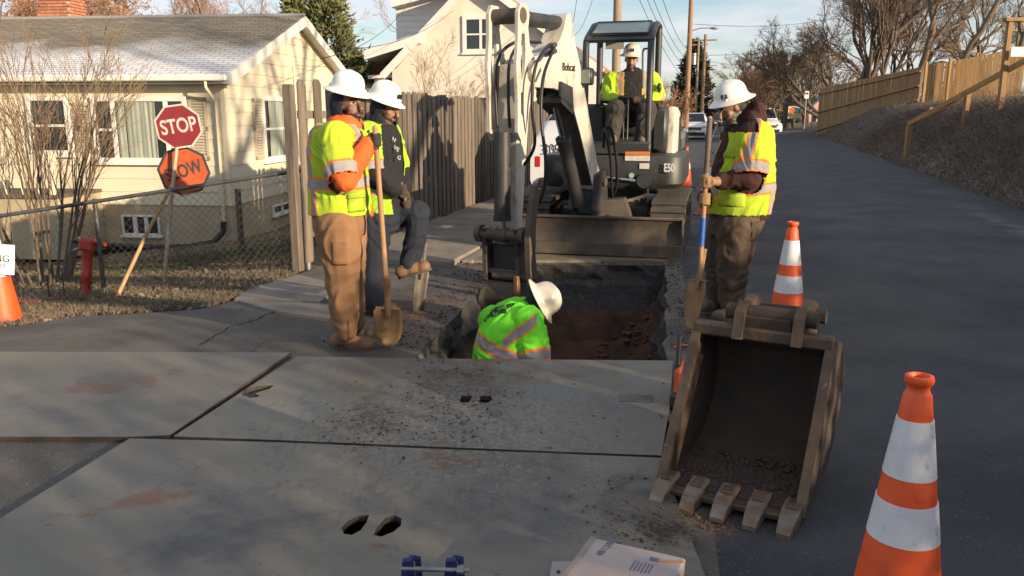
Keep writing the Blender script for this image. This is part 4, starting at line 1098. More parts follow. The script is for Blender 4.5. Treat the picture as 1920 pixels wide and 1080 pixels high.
def reg_bank(r):
    y = r.uniform(3, 34) if r.random() < .75 else r.uniform(30, 60); t = abs(r.gauss(0, 1.7)); x = road_edge_x(y) + t; return x, y, zt(x, y) + .03
scatter_leaves('bank_leaves', 17000, reg_bank, .018, .055, M_leaf2, 'pale fallen leaves covering the right bank', 'leaves', 1)
def reg_verge(r):
    u = r.uniform(-60, 560); vb = np.interp(u, [-60, 43, 143, 267, 367, 417, 480, 560], [616, 610, 593, 587, 580, 570, 547, 513]); p = GT(u, vb - abs(r.gauss(0, 22))); return p.x, p.y, p.z
scatter_leaves('verge_leaves', 5000, reg_verge, .012, .04, M_leaf2, 'fallen leaves gathered along the verge by the chain link fence', 'leaves', 2)
def reg_yard(r):
    x = r.uniform(-10, -2.6); y = r.uniform(8.3, 15.5); return x, y, zt(x, y)
scatter_leaves('yard_leaves', 9000, reg_yard, .015, .045, M_leaf1, 'dead leaves scattered over the bungalow lawn', 'leaves', 3)
def blades(name, n, region, hmin, hmax, w, m, label, seed, cat='grass', lean=.5):
    r = random.Random(seed); mb = MB()
    for _ in range(n):
        q = Vector(region(r)); h = r.uniform(hmin, hmax); a = r.uniform(0, 6.28); t = Vector((math.cos(a), math.sin(a), 0)) * w; l = Vector((r.gauss(0, lean), r.gauss(0, lean), 1)) * h
        mb.add([q - t, q + t, q + l], [(0, 1, 2)])
    o = mb.build(name, m, fixn=False); o['kind'] = 'stuff'; return tag(o, label, cat)
def reg_vb(r):
    q = reg_verge(r); return q
blades('verge_grass', 9000, reg_vb, .02, .085, .004, M_blade, 'dry tufted grass along the edge of the pavement', 4)
blades('lawn_grass', 26000, reg_yard, .015, .06, .005, M_blade, 'short dormant lawn grass behind the chain link fence', 5)
M_green = mat('green_blade', (0.06, 0.085, 0.03), (0.09, 0.10, 0.04), rough=.85, scale=1)
def reg_gr(r):
    x = r.gauss(-4.6, 1.2); y = r.gauss(11.6, .8); return min(x, -2.6), y, zt(min(x, -2.6), y)
blades('green_grass', 9000, reg_gr, .02, .07, .005, M_green, 'greener grass patch in the lawn by the board fence', 6)
blades('bank_grass', 30000, reg_bank, .03, .16, .008, M_blade, 'dry grass and stalks on the right bank', 7)
r_ = random.Random(90); mb = MB()
for k in range(6500):
    y = r_.uniform(6, 36); t = max(.25, r_.gauss(1.9, .8)); x = road_edge_x(y) + t
    if r_.random() < .35: y = r_.gauss(14, 3)
    x = road_edge_x(y) + t; q = Vector((x, y, zt(x, y))); L = r_.uniform(.25, .75) * (1.35 if noise.noise(Vector((x * .5, y * .5, 9))) > .1 else .7); a = r_.uniform(0, 6.28); d = Vector((math.cos(a) * .8, math.sin(a) * .8, r_.uniform(.15, 1))).normalized()
    p1 = q + d * L * .5; p2 = q + d * L + Vector((r_.gauss(0, .08), r_.gauss(0, .08), -L * .22)); mb.tube([q, p1, p2], [.007, .005, .002], 3, cap=False)
    for j in range(3):
        b = p1.lerp(p2, r_.random()); mb.tube([b, b + Vector((r_.gauss(0, .14), r_.gauss(0, .14), r_.gauss(.04, .12)))], [.003, .001], 3, cap=False)
o = mb.build('bank_brush', M_brush, fixn=False); o['kind'] = 'stuff'; tag(o, 'tangled dry brush and brambles on the right bank', 'brush')

# ------------------------------------------------------------ utility poles, street lamp and wires
M_pole = mat('utility_pole_wood', (0.30, 0.185, 0.11), (0.22, 0.14, 0.09), rough=0.9, scale=3, stretch=(4, 4, .4), bump=.3, bscale=12)
M_polegrey = mat('utility_pole_grey', (0.30, 0.24, 0.18), (0.22, 0.18, 0.14), rough=0.9, scale=3, stretch=(4, 4, .4))
M_wire = mat('wire_black', (0.02, 0.02, 0.022), rough=.6)
poles = []
for i, (u, Y, h, r, m, lab) in enumerate(((1153, 26, 10.5, .15, M_polegrey, 'thick grey utility pole directly behind the excavator canopy'), (1287, 52, 12.5, .17, M_pole, 'tall orange-brown utility pole carrying the street lamp'),
        (1316, 76, 8.6, .17, M_pole, 'shorter brown utility pole right of the lamp pole'), (1304, 92, 9.5, .15, M_polegrey, 'slim grey utility pole in front of the dark spruce'), (1326, 118, 8.8, .17, M_polegrey, 'farthest pale utility pole down the street'))):
    b = P(u, 215, Y); b.z = 0; t = thing('utility_pole', lab, 'utility pole', b, 0, 'utility poles along the street'); mb = MB()
    mb.tube([b - up * .2, b + up * h], [r, r * .72], 10); mb.build('post', m, t, smooth=60); poles.append((b, h))
    if i: 
        mb = MB(); mb.box(b + up * (h - .5), (2.0, .1, .12), rotz(-.25)); mb.build('crossarm', m, t)
    if i == 3:
        mb = MB(); mb.cyl(b + Vector((-.5, -.1, h - 2.6)), b + Vector((-.5, -.1, h - 1.4)), .32, 12); mb.build('transformer', M_galv, t, smooth=60)
    if i == 1:
        lamp = thing('street_lamp', 'cobra-head street lamp on a curved arm from the tall pole', 'street lamp', b + up * 7.2)
        e = P(1338, 52, 52); s0 = P(1290, 66, 51.9); mid = P(1312, 53, 52)
        mb = MB(); mb.tube([s0, P(1299, 57, 52), mid, e], .035, 6); mb.build('arm', M_galv, lamp)
        mb = MB(); mb.ell(e + Vector((.05, 0, -.03)), (.28, .12, .08)); mb.build('lamp_head', M_galv, lamp, smooth=180)
def wire(a, b, sag, r, lab):
    pts = []
    for k in range(17):
        f = k / 16; p = a.lerp(b, f); p.z -= sag * 4 * f * (1 - f); pts.append(p)
    mb = MB(); mb.tube(pts, r, 4, cap=False); tag(mb.build('overhead_wire', M_wire, fixn=False), lab, 'wire', 'overhead wires')
T1 = poles[1][0] + up * 12.0; T0 = poles[0][0]
W = [((1195, -10), 40, (1284, 150), 52, 'overhead wire sagging from the top edge to the lamp pole, first from the left'), ((1210, -10), 40, (1285, 128), 52, 'overhead wire sagging to the lamp pole, second from the left'),
     ((1222, -10), 40, (1286, 110), 52, 'overhead wire sagging to the lamp pole, third from the left'), ((1240, -10), 38, (1288, 92), 52, 'thick overhead wire nearest the lamp pole'),
     ((1300, 45), 52, (1560, 35), 80, 'long wire crossing the sky from the lamp pole to the right trees'), ((1294, 104), 52, (1560, 78), 90, 'lower wire crossing the sky toward the big bare tree'),
     ((1326, 115), 76, (1480, 118), 110, 'faint low wire above the hard hat of the standing man'), ((1082, -5), 26, (1062, 60), 24, 'wire slanting down to the boom top, left one'), ((1112, -5), 26, (1064, 68), 24, 'wire slanting down to the boom top, right one'),
     ((775, -5), 28, (600, 110), 16.6, 'service wire running down to the bungalow gable, upper'), ((850, 20), 28, (612, 92), 19, 'service wire running down to the bungalow gable, lower')]
for (a, Ya, b, Yb, lab) in W: wire(P(a[0], a[1], Ya), P(b[0], b[1], Yb), .35, .014 if Ya > 35 else .008, lab)
# ------------------------------------------------------------ mini excavator, facing the camera down the street
M_ebody = mat('excavator_dark', (0.022, 0.023, 0.025), (0.040, 0.040, 0.040), rough=0.5, scale=5, c3=(0.085, 0.07, 0.055), c3pos=(0.6, 0.8), c3scale=4)
M_ewhite = mat('excavator_white', (0.62, 0.58, 0.51), (0.46, 0.41, 0.34), rough=0.5, scale=4, c3=(0.17, 0.13, 0.09), c3pos=(0.54, 0.72), c3scale=6, stretch=(1, 1, .45), bump=.05)
M_estick = mat('stick_grimy_white', (0.58, 0.53, 0.45), (0.40, 0.34, 0.27), rough=0.6, scale=5, c3=(0.10, 0.075, 0.05), c3pos=(0.56, 0.70), c3scale=4, stretch=(1, 1, .4), bump=.1)
M_steel = mat('worn_steel', (0.085, 0.068, 0.055), (0.13, 0.10, 0.078), rough=0.62, metal=0.35, scale=7, bump=0.25, bscale=40, c3=(0.17, 0.13, 0.10), c3pos=(.58, .75), c3scale=5)
M_rub = mat('track_rubber', (0.035, 0.032, 0.029), (0.075, 0.062, 0.05), rough=0.9, scale=7, bump=.2)
M_chrome = mat('chrome', (0.62, 0.62, 0.62), rough=0.14, metal=1.0)
M_hose = mat('hose', (0.014, 0.014, 0.015), rough=0.45)
M_skylight = mat('skylight', (0.16, 0.22, 0.19), (0.20, 0.26, 0.23), rough=0.25, scale=3)
M_lamp = mat('lamp_lens', (0.55, 0.52, 0.44), rough=0.15)
M_letterw = mat('lettering_white', (0.75, 0.75, 0.72), rough=.6)
M_letterb = mat('lettering_black', (0.012, 0.012, 0.013), rough=.6)
M_sticker = mat('sticker', (0.62, 0.58, 0.50), (0.5, 0.47, 0.42), rough=.5, scale=20)
M_stick_or = mat('sticker_orange', (0.6, 0.17, 0.03), rough=.5)
EA = math.radians(166.0); EO = Vector((1.30, 10.72, 0.045)); ER = rotz(EA); ERi = ER.transposed()
ex_ = thing('mini_excavator', 'white and black mini excavator with open canopy facing the trench', 'excavator', EO, EA)
def EL(u, v, ye):
    d = ERi @ ray(u, v); o = ERi @ (CAM - EO); return o + d * ((ye - o.y) / d.y)
def V(*a): return Vector(a)
def eb(name, mb, m, parent=ex_, smooth=40): return mb.build(name, m, parent, local=True, smooth=smooth)
# undercarriage
mb = MB(); mb.box((0, 0, .38), (1.1, 1.5, .26), None, .04); mb.cyl((0, 0, .45), (0, 0, .64), .45, 24); eb('chassis', mb, M_ebody)
for sx in (-1, 1):
    xc = sx * .79; R_, HLn = .265, .93; path = []
    nseg = 44; per = 2 * math.pi * R_ + 4 * HLn
    def tp(s):
        s %= per
        if s < 2 * HLn: return V(0, -HLn + s, 2 * R_ + .04), V(0, 1, 0)
        s -= 2 * HLn
        if s < math.pi * R_: a = s / R_; return V(0, HLn + R_ * math.sin(a), R_ + .04 + R_ * math.cos(a)), V(0, math.cos(a), -math.sin(a))
        s -= math.pi * R_
        if s < 2 * HLn: return V(0, HLn - s, .04), V(0, -1, 0)
        s -= 2 * HLn; a = s / R_; return V(0, -HLn - R_ * math.sin(a), R_ + .04 - R_ * math.cos(a)), V(0, -math.cos(a), math.sin(a))
    belt = MB(); rings = []
    for k in range(72):
        p, d = tp(per * k / 72); n = V(0, -d.z, d.y)
        rings.append([V(xc - .19, 0, 0) + p - n * .035, V(xc + .19, 0, 0) + p - n * .035, V(xc + .19, 0, 0) + p, V(xc - .19, 0, 0) + p])
    rings.append(rings[0]); belt.loft(rings, cap=False); tk = eb('track', belt, M_rub)
    pad = MB(); pad.box((0, 0, .012), (.40, .06, .026), None, .006); pme = pad.mesh('track_pad'); pme.materials.append(M_rub)
    for k in range(nseg):
        p, d = tp(per * k / nseg); n = V(0, -d.z, d.y); o = bpy.data.objects.new('track_pad', pme); COL.objects.link(o); o.parent = tk
        o.matrix_basis = Matrix.Translation(V(xc, 0, 0) + p) @ basis(V(1, 0, 0), d, n).to_4x4()
    mb = MB(); mb.box((xc, 0, .30), (.22, 1.7, .24), None, .05); eb('track_frame', mb, M_ebody)
    for yy in (-HLn, -.5, 0, .5, HLn):
        mb = MB(); r = .22 if abs(yy) == HLn else .09; zc = R_ + .04 if abs(yy) == HLn else .15; mb.cyl((xc - .13, yy, zc), (xc + .13, yy, zc), r, 18); eb('roller', mb, M_steel)
# dozer blade: curved face, reinforced edge, push arms
bl = MB(); prof = [(1.50, .035), (1.47, .05), (1.43, .16), (1.415, .27), (1.43, .37), (1.46, .43)]
bw = .99; fr = [[V(-bw, y, z), V(bw, y, z)] for y, z in prof]; vs = []
for (y, z) in prof: vs += [V(-bw, y, z), V(bw, y, z), V(bw, y - .045, z), V(-bw, y - .045, z)]
bl.loft([vs[i * 4:i * 4 + 4] for i in range(len(prof))]); blade = eb('dozer_blade', bl, M_steel)
mb = MB(); mb.box((0, 1.502, .075), (2 * bw, .018, .14), None, .004); eb('cutting_edge', mb, M_steel, blade)
mb = MB(); mb.box((0, 1.455, .435), (2 * bw, .05, .03), None, .006); eb('top_rib', mb, M_steel, blade)
for sx in (-1, 1):
    mb = MB(); mb.box((sx * (bw - .012), 1.45, .23), (.022, .10, .40), None, .004); eb('end_plate', mb, M_steel, blade)
    mb = MB(); mb.box((sx * .42, .97, .26), (.10, .76, .14), None, .01); eb('blade_arm', mb, M_ebody)
mb = MB(); mb.cyl((-.12, .55, .52), (-.12, 1.38, .36), .05, 12); eb('blade_cylinder', mb, M_ebody)
mb = MB(); mb.prism([V(-.40, 1.25, .36), V(.02, 1.25, .36), V(-.06, 1.15, .60), V(-.28, 1.15, .62)], V(0, -.25, 0)); eb('blade_cylinder_guard', mb, M_steel)
# upper structure
def ering(z, pts): return [V(x, y, z) for x, y in pts]
def rrect(x0, x1, y0, y1, r, n=5, corner=(1, 1, 1, 1)):
    out = []
    for (cx, cy, a0, k) in ((x1 - r, y1 - r, 0, 0), (x0 + r, y1 - r, 90, 1), (x0 + r, y0 + r, 180, 2), (x1 - r, y0 + r, 270, 3)):
        for i in range(n + 1):
            a = math.radians(a0 + 90 * i / n); out.append((cx + r * math.cos(a), cy + r * math.sin(a)))
    return out
XL, XR = EL(1284, 320, .62).x, EL(1018, 320, .75).x          # image right, image left
zt0, zt1 = EL(1150, 352, .75).z, EL(1150, 291, .75).z
mb = MB(); mb.loft([ering(zt0, rrect(XL + .06, XR - .02, -1.0, .78, .20)), ering(zt0 + .06, rrect(XL, XR, -1.05, .83, .22)), ering(zt1 - .03, rrect(XL, XR, -1.05, .83, .22)), ering(zt1, rrect(XL + .02, XR - .02, -1.03, .81, .2))])
eb('upper_deck', mb, M_ebody)
# front kick panel under the operator's feet
a = EL(1110, 266, .80); b = EL(1216, 291, .80)
mb = MB(); mb.box(((a.x + b.x) / 2, .74, (a.z + b.z) / 2), (abs(a.x - b.x) + .04, .10, abs(a.z - b.z) + .01), None, .02); eb('kick_panel', mb, M_ebody)
for (u0, u1, v0, v1, m, nm) in ((1172, 1218, 284, 291, M_stick_or, 'warning_strip'), (1172, 1218, 291.5, 302, M_sticker, 'warning_label'), (1199, 1217, 306, 317, M_lamp, 'reflector')):
    a, b = EL(u0, v0, .835), EL(u1, v1, .835); mb = MB(); mb.box(((a.x + b.x) / 2, .836, (a.z + b.z) / 2), (abs(a.x - b.x), .012, abs(a.z - b.z)), None, .002); eb(nm, mb, m)
c = EL(1184, 329, .836); mb = MB(); mb.cyl((c.x, .83, c.z), (c.x, .842, c.z), .032, 16); eb('round_decal', mb, mat('decal_green', (.25, .42, .30), rough=.5))
c = EL(1160, 338, .84); mb = MB(); mb.cyl((c.x - .2, .86, c.z), (c.x + .16, .86, c.z + .03), .02, 10); eb('swing_rod', mb, M_chrome)
mb = MB(); mb.cyl((c.x - .3, .80, c.z), (c.x - .3, .87, c.z), .085, 18); eb('swing_pin', mb, M_ebody)
for k in range(6):
    c = EL(1058, 318 + k * 3.2, .836); mb = MB(); mb.box((c.x, .834, c.z), (.13, .012, .008)); eb('vent_slot', mb, M_hose)
# counterweight corner with the model number
c = EL(1256, 314, .72); 
text_part('E50', .135, (c.x, c.y + .145, c.z), (-1, .18, 0), (0, 0, 1), M_letterw, ex_, True, xs=.62, bold=.004)
# white engine cowl behind the seat, and dark tank boxes
a, b = EL(1246, 200, -.15), EL(1264, 292, -.15)
mb = MB(); x0, x1 = b.x, a.x + .0
mb.loft([ering(zt1 + .002, rrect(b.x - .02, b.x + .12, -1.0, .02, .05)), ering(a.z - .08, rrect(b.x - .02, b.x + .12, -1.0, -.05, .05)), ering(a.z, rrect(b.x + .02, b.x + .11, -1.0, -.12, .04))]); eb('side_cowl', mb, M_ewhite)
a, b = EL(1225, 200, .05), EL(1246, 290, .05)
mb = MB(); mb.box(((a.x + b.x) / 2, -.12, (a.z + zt1) / 2), (abs(a.x - b.x) + .06, .35, a.z - zt1), None, .05); eb('side_console', mb, M_ebody)
a, b = EL(1105, 195, .1), EL(1135, 290, .1)
mb = MB(); mb.box(((a.x + b.x) / 2 + .05, -.15, (a.z + zt1) / 2), (abs(a.x - b.x) + .12, .6, a.z - zt1), None, .06); eb('side_console', mb, M_ebody)
sc = EL(1183, 235, 0.0)
mb = MB(); mb.box((sc.x, -.25, zt1 + .28), (.52, .50, .14), None, .05); seat = eb('seat', mb, M_black)
mb = MB(); mb.box((sc.x, -.25, zt1 + .10), (.40, .40, .22), None, .03); eb('seat_base', mb, M_ebody)
mb = MB(); mb.box((sc.x, -.53, zt1 + .60), (.50, .12, .60), None, .05); eb('seat_back', mb, M_black)
mb = MB(); mb.loft([ering(zt1 + .002, rrect(XL + .12, XR - .1, -1.02, -.62, .1)), ering(zt1 + .45, rrect(XL + .14, XR - .12, -1.0, -.62, .1))]); eb('engine_cover', mb, M_ebody)
# canopy: posts, hooped roof, front skylight
yf, yb = .66, -.52
fl0, fl1 = EL(1101, 300, yf), EL(1099, 78, yf); fr0, fr1 = EL(1219, 300, yf), EL(1221, 76, yf)
bl1, br1 = EL(1136, 96, yb), EL(1243, 75, yb)
def post(p0, p1, r, name='canopy_post'):
    mb = MB(); mb.tube([p0, p0.lerp(p1, .5), p1], r, 8); return eb(name, mb, M_ebody, smooth=60)
xL_, xR_ = fr1.x, fl1.x
zr = EL(1240, 44, -.0).z; zfr = fr1.z
for x in (xL_, xR_):
    mb = MB(); mb.tube([(x, yf, zt1), (x, yf, zfr - .08), (x, yf - .02, zfr - .0), (x, yf - .10, zfr + .05), (x, yf - .62, zr - .02), (x, yf - .80, zr + .01), (x, yb - .05, zr + .02)], .040, 8); eb('canopy_post', mb, M_ebody, smooth=60)
    mb = MB(); mb.tube([(x, yb, zt1), (x, yb, zr)], .042, 8); eb('canopy_post', mb, M_ebody, smooth=60)
w_ = xR_ - xL_; xm = (xL_ + xR_) / 2
rp = [(yf + .02, zfr + .02), (yf - .09, zfr + .07), (yf - .62, zr + .01), (yf - .8, zr + .04), (yb - .12, zr + .04)]
mb = MB(); mb.loft([[V(xL_ - .03, y, z), V(xR_ + .03, y, z), V(xR_ + .03, y - .02, z - .035), V(xL_ - .03, y - .02, z - .035)] for y, z in rp]); roof = eb('canopy_roof', mb, M_ebody)
y0, z0 = rp[1]; y1, z1 = rp[2]
mb = MB(); nrm = V(0, (z1 - z0), -(y1 - y0)).normalized()
q = [V(xL_ + .05, y0 - .01, z0 + .01), V(xR_ - .05, y0 - .01, z0 + .01), V(xR_ - .05, y1, z1), V(xL_ + .05, y1, z1)]
nn = (q[1] - q[0]).cross(q[2] - q[0]).normalized(); nn = nn if nn.z > 0 else -nn
mb.prism([p + nn * .004 for p in q], nn * .012); eb('skylight', mb, M_skylight, roof)
mb = MB(); mb.tube([q[0] + nn * .02, q[1] + nn * .02, q[2] + nn * .02, q[3] + nn * .02, q[0] + nn * .02], .010, 6); eb('skylight_frame', mb, M_ebody, roof)
a, b = EL(1136, 74, yb), EL(1170, 92, yb); mb = MB(); mb.box(((a.x + b.x) / 2, yb + .02, (a.z + b.z) / 2), (abs(a.x - b.x), .015, abs(a.z - b.z))); eb('instruction_plate', mb, mat('plate_label', (.28, .26, .21), (.2, .19, .16), rough=.6, scale=40))
mb = MB(); mb.tube([EL(1205, 166, .45), EL(1205, 100, .45), EL(1207, 92, .45), EL(1219, 90, .50)], .013, 6); eb('grab_rail', mb, M_ebody, smooth=60)
# travel levers
for u, w in ((1168, 0), (1176, .06)):
    a = EL(u, 262, .58 + w); b = EL(u + 2, 182, .52 + w); mb = MB(); mb.tube([a, b, b + V(.10 if w else -.02, .02, .01)], .012, 6); eb('travel_lever', mb, M_ebody, smooth=60)
    mb = MB(); mb.cyl(b + V(-.05, .02, 0), b + V(.07, .02, 0), .018, 8); eb('lever_grip', mb, M_hose)
for u in (1128, 1235):
    a = EL(u, 200, .12); mb = MB(); mb.tube([a, a + V(0, .02, .18)], [.03, .016], 8); mb.ell(a + V(0, .02, .23), (.03, .035, .06)); eb('joystick', mb, M_black)
# foot-well side shields
c0, c1, c2, c3 = EL(1185, 268, .70), EL(1216, 268, .70), EL(1216, 232, .30), EL(1200, 246, .55)
mb = MB(); mb.prism([c0, c1, V(c1.x, .30, c2.z), V(c2.x + .1, .30, c2.z)], V(0, 0, -.03)); eb('foot_shield', mb, M_ebody)

# boom, stick and digging bucket lie in one vertical plane swung toward the image left
B0 = ERi @ (Vector((.90, 9.62, 0)) - EO); B1 = ERi @ (Vector((.03, 8.0, 0)) - EO); B0.z = B1.z = -EO.z
bd = (B1 - B0); BL = bd.length; bd.normalize(); bn_ = V(bd.y, -bd.x, 0)    # bn_: lateral
if (ERi @ Vector((1, 0, 0))).dot(bn_) < 0: bn_ = -bn_                       # towards image right
def bp(s, z, l=0.0): return B0 + bd * s + bn_ * l + V(0, 0, z)
def side_plate(name, pts, l, th, m, parent=ex_):
    mb = MB(); mb.prism([bp(s, z, l) for s, z in pts], bn_ * th); return eb(name, mb, m, parent, smooth=30)
boom_out = [(-.10, .78), (.06, .74), (.16, .84), (.52, 1.42), (.74, 1.72), (.92, 1.84), (1.20, 1.88), (1.70, 1.88), (1.86, 1.93), (1.91, 2.02), (1.84, 2.12), (1.65, 2.16), (1.30, 2.24), (1.10, 2.34), (.98, 2.48), (.92, 2.62), (.84, 2.64), (.77, 2.56), (.70, 2.36), (.55, 2.14), (.29, 1.60), (.01, 1.06), (-.10, .92)]
boom = side_plate('boom', boom_out, -.105, .21, M_ewhite)
mb = MB()
und = [(.16, .835), (.52, 1.415), (.74, 1.715), (.92, 1.835), (1.20, 1.875)]
for i in range(len(und) - 1):
    (s0, z0), (s1, z1) = und[i], und[i + 1]; mb.prism([bp(s0, z0, -.10), bp(s1, z1, -.10), bp(s1, z1, .10), bp(s0, z0, .10)], bd * .008 + V(0, 0, -.008))
eb('boom_underside_shade', mb, M_ebody, boom)  # dark skin: the shadow under the boom is put into its colour
mb = MB()
for l in (-.14, .11): mb.prism([bp(.78, 1.66, l), bp(1.12, 1.80, l), bp(1.10, 1.95, l), bp(.82, 1.90, l)], bn_ * .03)
mb.prism([bp(.80, 1.62, -.14), bp(1.10, 1.74, -.14), bp(1.10, 1.80, -.14), bp(.80, 1.70, -.14)], bn_ * .28); eb('cylinder_bracket', mb, M_ebody, boom)
# swing post casting
mb = MB(); mb.box(bp(-.02, .62, 0), (.30, .34, .34), None, .06)
for l in (-.17, .12): mb.prism([bp(-.2, .5, l), bp(.22, .55, l), bp(.12, .95, l), bp(-.1, 1.0, l)], bn_ * .05)
eb('swing_post', mb, M_ebody)
mb = MB(); mb.cyl(bp(-.02, .86, -.20), bp(-.02, .86, .20), .05, 14); eb('boom_pin', mb, M_steel)
def cylinder(p0, p1, f, rb, rr, name):
    d = (p1 - p0); mb = MB(); e = p0 + d * f; mb.cyl(p0, e, rb, 18); mb.cyl(e - d.normalized() * .05, e, rb * 1.12, 18); o = eb(name, mb, M_ebody, smooth=40)
    mb = MB(); mb.cyl(e, p1, rr, 14); eb('rod', mb, M_chrome, o, smooth=60); mb = MB(); mb.cyl(p1 - bn_ * .06, p1 + bn_ * .06, rr * 2, 14); eb('rod_eye', mb, M_steel, o, smooth=40); return o
cylinder(bp(.30, .62), bp(1.00, 1.80), .64, .075, .034, 'boom_cylinder')
cylinder(bp(.92, 2.54), bp(1.98, 2.50), .72, .070, .030, 'stick_cylinder')
# stick: two cut-out cheek plates on top, tapered box below
def ring_plate(name, outer, inner, l, th, m):
    def w(p): return bp(p[0], p[1], l)
    vs = [Vector(p) for p in outer]; es = [(i, (i + 1) % len(outer)) for i in range(len(outer))]; allv = list(vs)
    for h in inner:
        k = len(allv); allv += [Vector(p) for p in h]; es += [(k + i, k + (i + 1) % len(h)) for i in range(len(h))]
    ov, oe, of, *_ = delaunay_2d_cdt(allv, es, [], 0, 1e-5); keep = []
    for f in of:
        c = sum((ov[i] for i in f), Vector((0, 0))) / len(f)
        if inside(c, outer) and not any(inside(c, h) for h in inner): keep.append(tuple(f))
    mb = MB(); n = len(ov); mb.add([w(p) for p in ov] + [w(p) + bn_ * th for p in ov], keep + [tuple(i + n for i in reversed(f)) for f in keep])
    for lp in [outer] + list(inner):
        k = len(lp); mb.add([w(p) for p in lp] + [w(p) + bn_ * th for p in lp], [(i, (i + 1) % k, k + (i + 1) % k, k + i) for i in range(k)])
    return eb(name, mb, m, ex_, smooth=30)
cheek = [(1.92, 2.60), (2.05, 2.60), (2.10, 2.52), (2.10, 2.30), (2.13, 2.05), (2.10, 1.75), (2.10, 1.46), (2.03, 1.38), (1.95, 1.42), (1.86, 1.70), (1.72, 1.92), (1.70, 2.05), (1.76, 2.14), (1.86, 2.22), (1.90, 2.40), (1.87, 2.52)]
hole1 = [(1.97, 2.34), (2.03, 2.34), (2.05, 2.10), (2.03, 1.92), (1.97, 2.00), (1.95, 2.15)]
hole2 = [(2.00, 1.82), (2.04, 1.82), (2.04, 1.64), (2.01, 1.60), (1.98, 1.70)]
for l in (-.165, .135): ring_plate('stick_cheek', cheek, [hole1, hole2], l, .032, M_ewhite)
mb = MB(); mb.cyl(bp(2.0, 2.5, -.17), bp(2.0, 2.5, .17), .07, 16); eb('stick_pin', mb, M_steel, smooth=40)
mb = MB(); mb.cyl(bp(1.82, 2.02, -.20), bp(1.82, 2.02, .20), .075, 16); eb('stick_pin', mb, M_steel, smooth=40)
mb = MB(); mb.cyl(bp(1.82, 2.02, .17), bp(1.82, 2.02, .215), .10, 18); eb('pivot_boss', mb, M_ewhite, smooth=40)
sb = MB(); sb.loft([[bp(s0, z, -w), bp(s1, z, -w), bp(s1, z, w), bp(s0, z, w)] for z, s0, s1, w in ((2.08, 1.75, 1.95, .10), (1.70, 1.74, 2.0, .10), (1.20, 1.78, 1.98, .085), (.62, 1.82, 1.96, .07), (.40, 1.83, 1.95, .065))]); eb('stick', sb, M_estick, smooth=30)
mb = MB(); mb.box(bp(1.80, .95, .097), (.01, .08, .12)); 
cylinder(bp(2.09, 1.46), bp(2.10, .50), .86, .078, .036, 'bucket_cylinder')
mb = MB(); mb.cyl(bp(2.10, .50, -.24), bp(2.10, .50, .24), .060, 14); mb.cyl(bp(2.10, .50, -.27), bp(2.10, .50, -.22), .085, 14); mb.cyl(bp(2.10, .50, .20), bp(2.10, .50, .25), .085, 14); eb('linkage_pin', mb, M_steel, smooth=40)
for l in (-.20, .15):
    mb = MB(); mb.prism([bp(2.02, .56, l), bp(2.16, .56, l), bp(2.12, .22, l), bp(2.0, .22, l)], bn_ * .045); eb('bucket_link', mb, M_ebody)
# thumb lever standing beside the stick
dog = [(2.05, .02), (2.15, .02), (2.20, .20), (2.22, .50), (2.16, .80), (2.10, .98), (2.02, 1.0), (2.02, .85), (2.08, .60), (2.09, .35), (2.05, .15)]
side_plate('link_arm', dog, .30, .05, M_steel)
mb = MB(); mb.cyl(bp(2.09, .10, -.1), bp(2.09, .10, .38), .04, 12); eb('linkage_pin', mb, M_steel, smooth=40)
# coupler and narrow digging bucket hanging into the trench
mb = MB(); 
for l in (-.20, .16): mb.prism([bp(1.82, .42, l), bp(2.14, .30, l), bp(2.12, .05, l), bp(1.82, .02, l)], bn_ * .04)
mb.box(bp(2.08, .14, 0), (.36, .05, .05), basis(bn_, bd, V(0, 0, 1)), .01); mb.box(bp(2.08, .02, 0), (.40, .08, .05), basis(bn_, bd, V(0, 0, 1)), .01); eb('coupler', mb, M_steel)
bprof = [(2.12, .03), (2.18, -.12), (2.16, -.34), (2.04, -.56), (1.82, -.70), (1.55, -.72)]
bk_ = MB(); bwid = .20
for i in range(len(bprof) - 1):
    (s0, z0), (s1, z1) = bprof[i], bprof[i + 1]; d = V(0, 0, 0) - bd * (z0 - z1) * 0
    nrm2 = Vector((z0 - z1, s1 - s0)).normalized() * .022
    a, b, c, e = (s0, z0), (s1, z1), (s1 - abs(nrm2.x), z1 + abs(nrm2.y)), (s0 - abs(nrm2.x), z0 + abs(nrm2.y) * .3)
    bk_.prism([bp(*a, -bwid), bp(*b, -bwid), bp(*c, -bwid), bp(*e, -bwid)], bn_ * 2 * bwid)
bucket_in = eb('bucket', bk_, M_steel)
for l in (-bwid - .012, bwid - .012):
    side_plate('bucket_side', [(1.80, .03)] + bprof, l, .026, M_steel, bucket_in)
mb = MB(); mb.box(bp(2.17, -.05, .195), (.05, .06, .36), basis(bn_, bd, V(0, 0, 1)), .008); eb('wear_strip', mb, mat('bare_rust', (.30, .16, .07), (.16, .09, .05), rough=.6, metal=.3, scale=9), bucket_in)
mb = MB(); mb.box(bp(1.97, .20, 0), (.31, .16, .42), basis(bn_, bd, V(0, 0, 1)), .03); eb('coupler_body', mb, M_ebody)
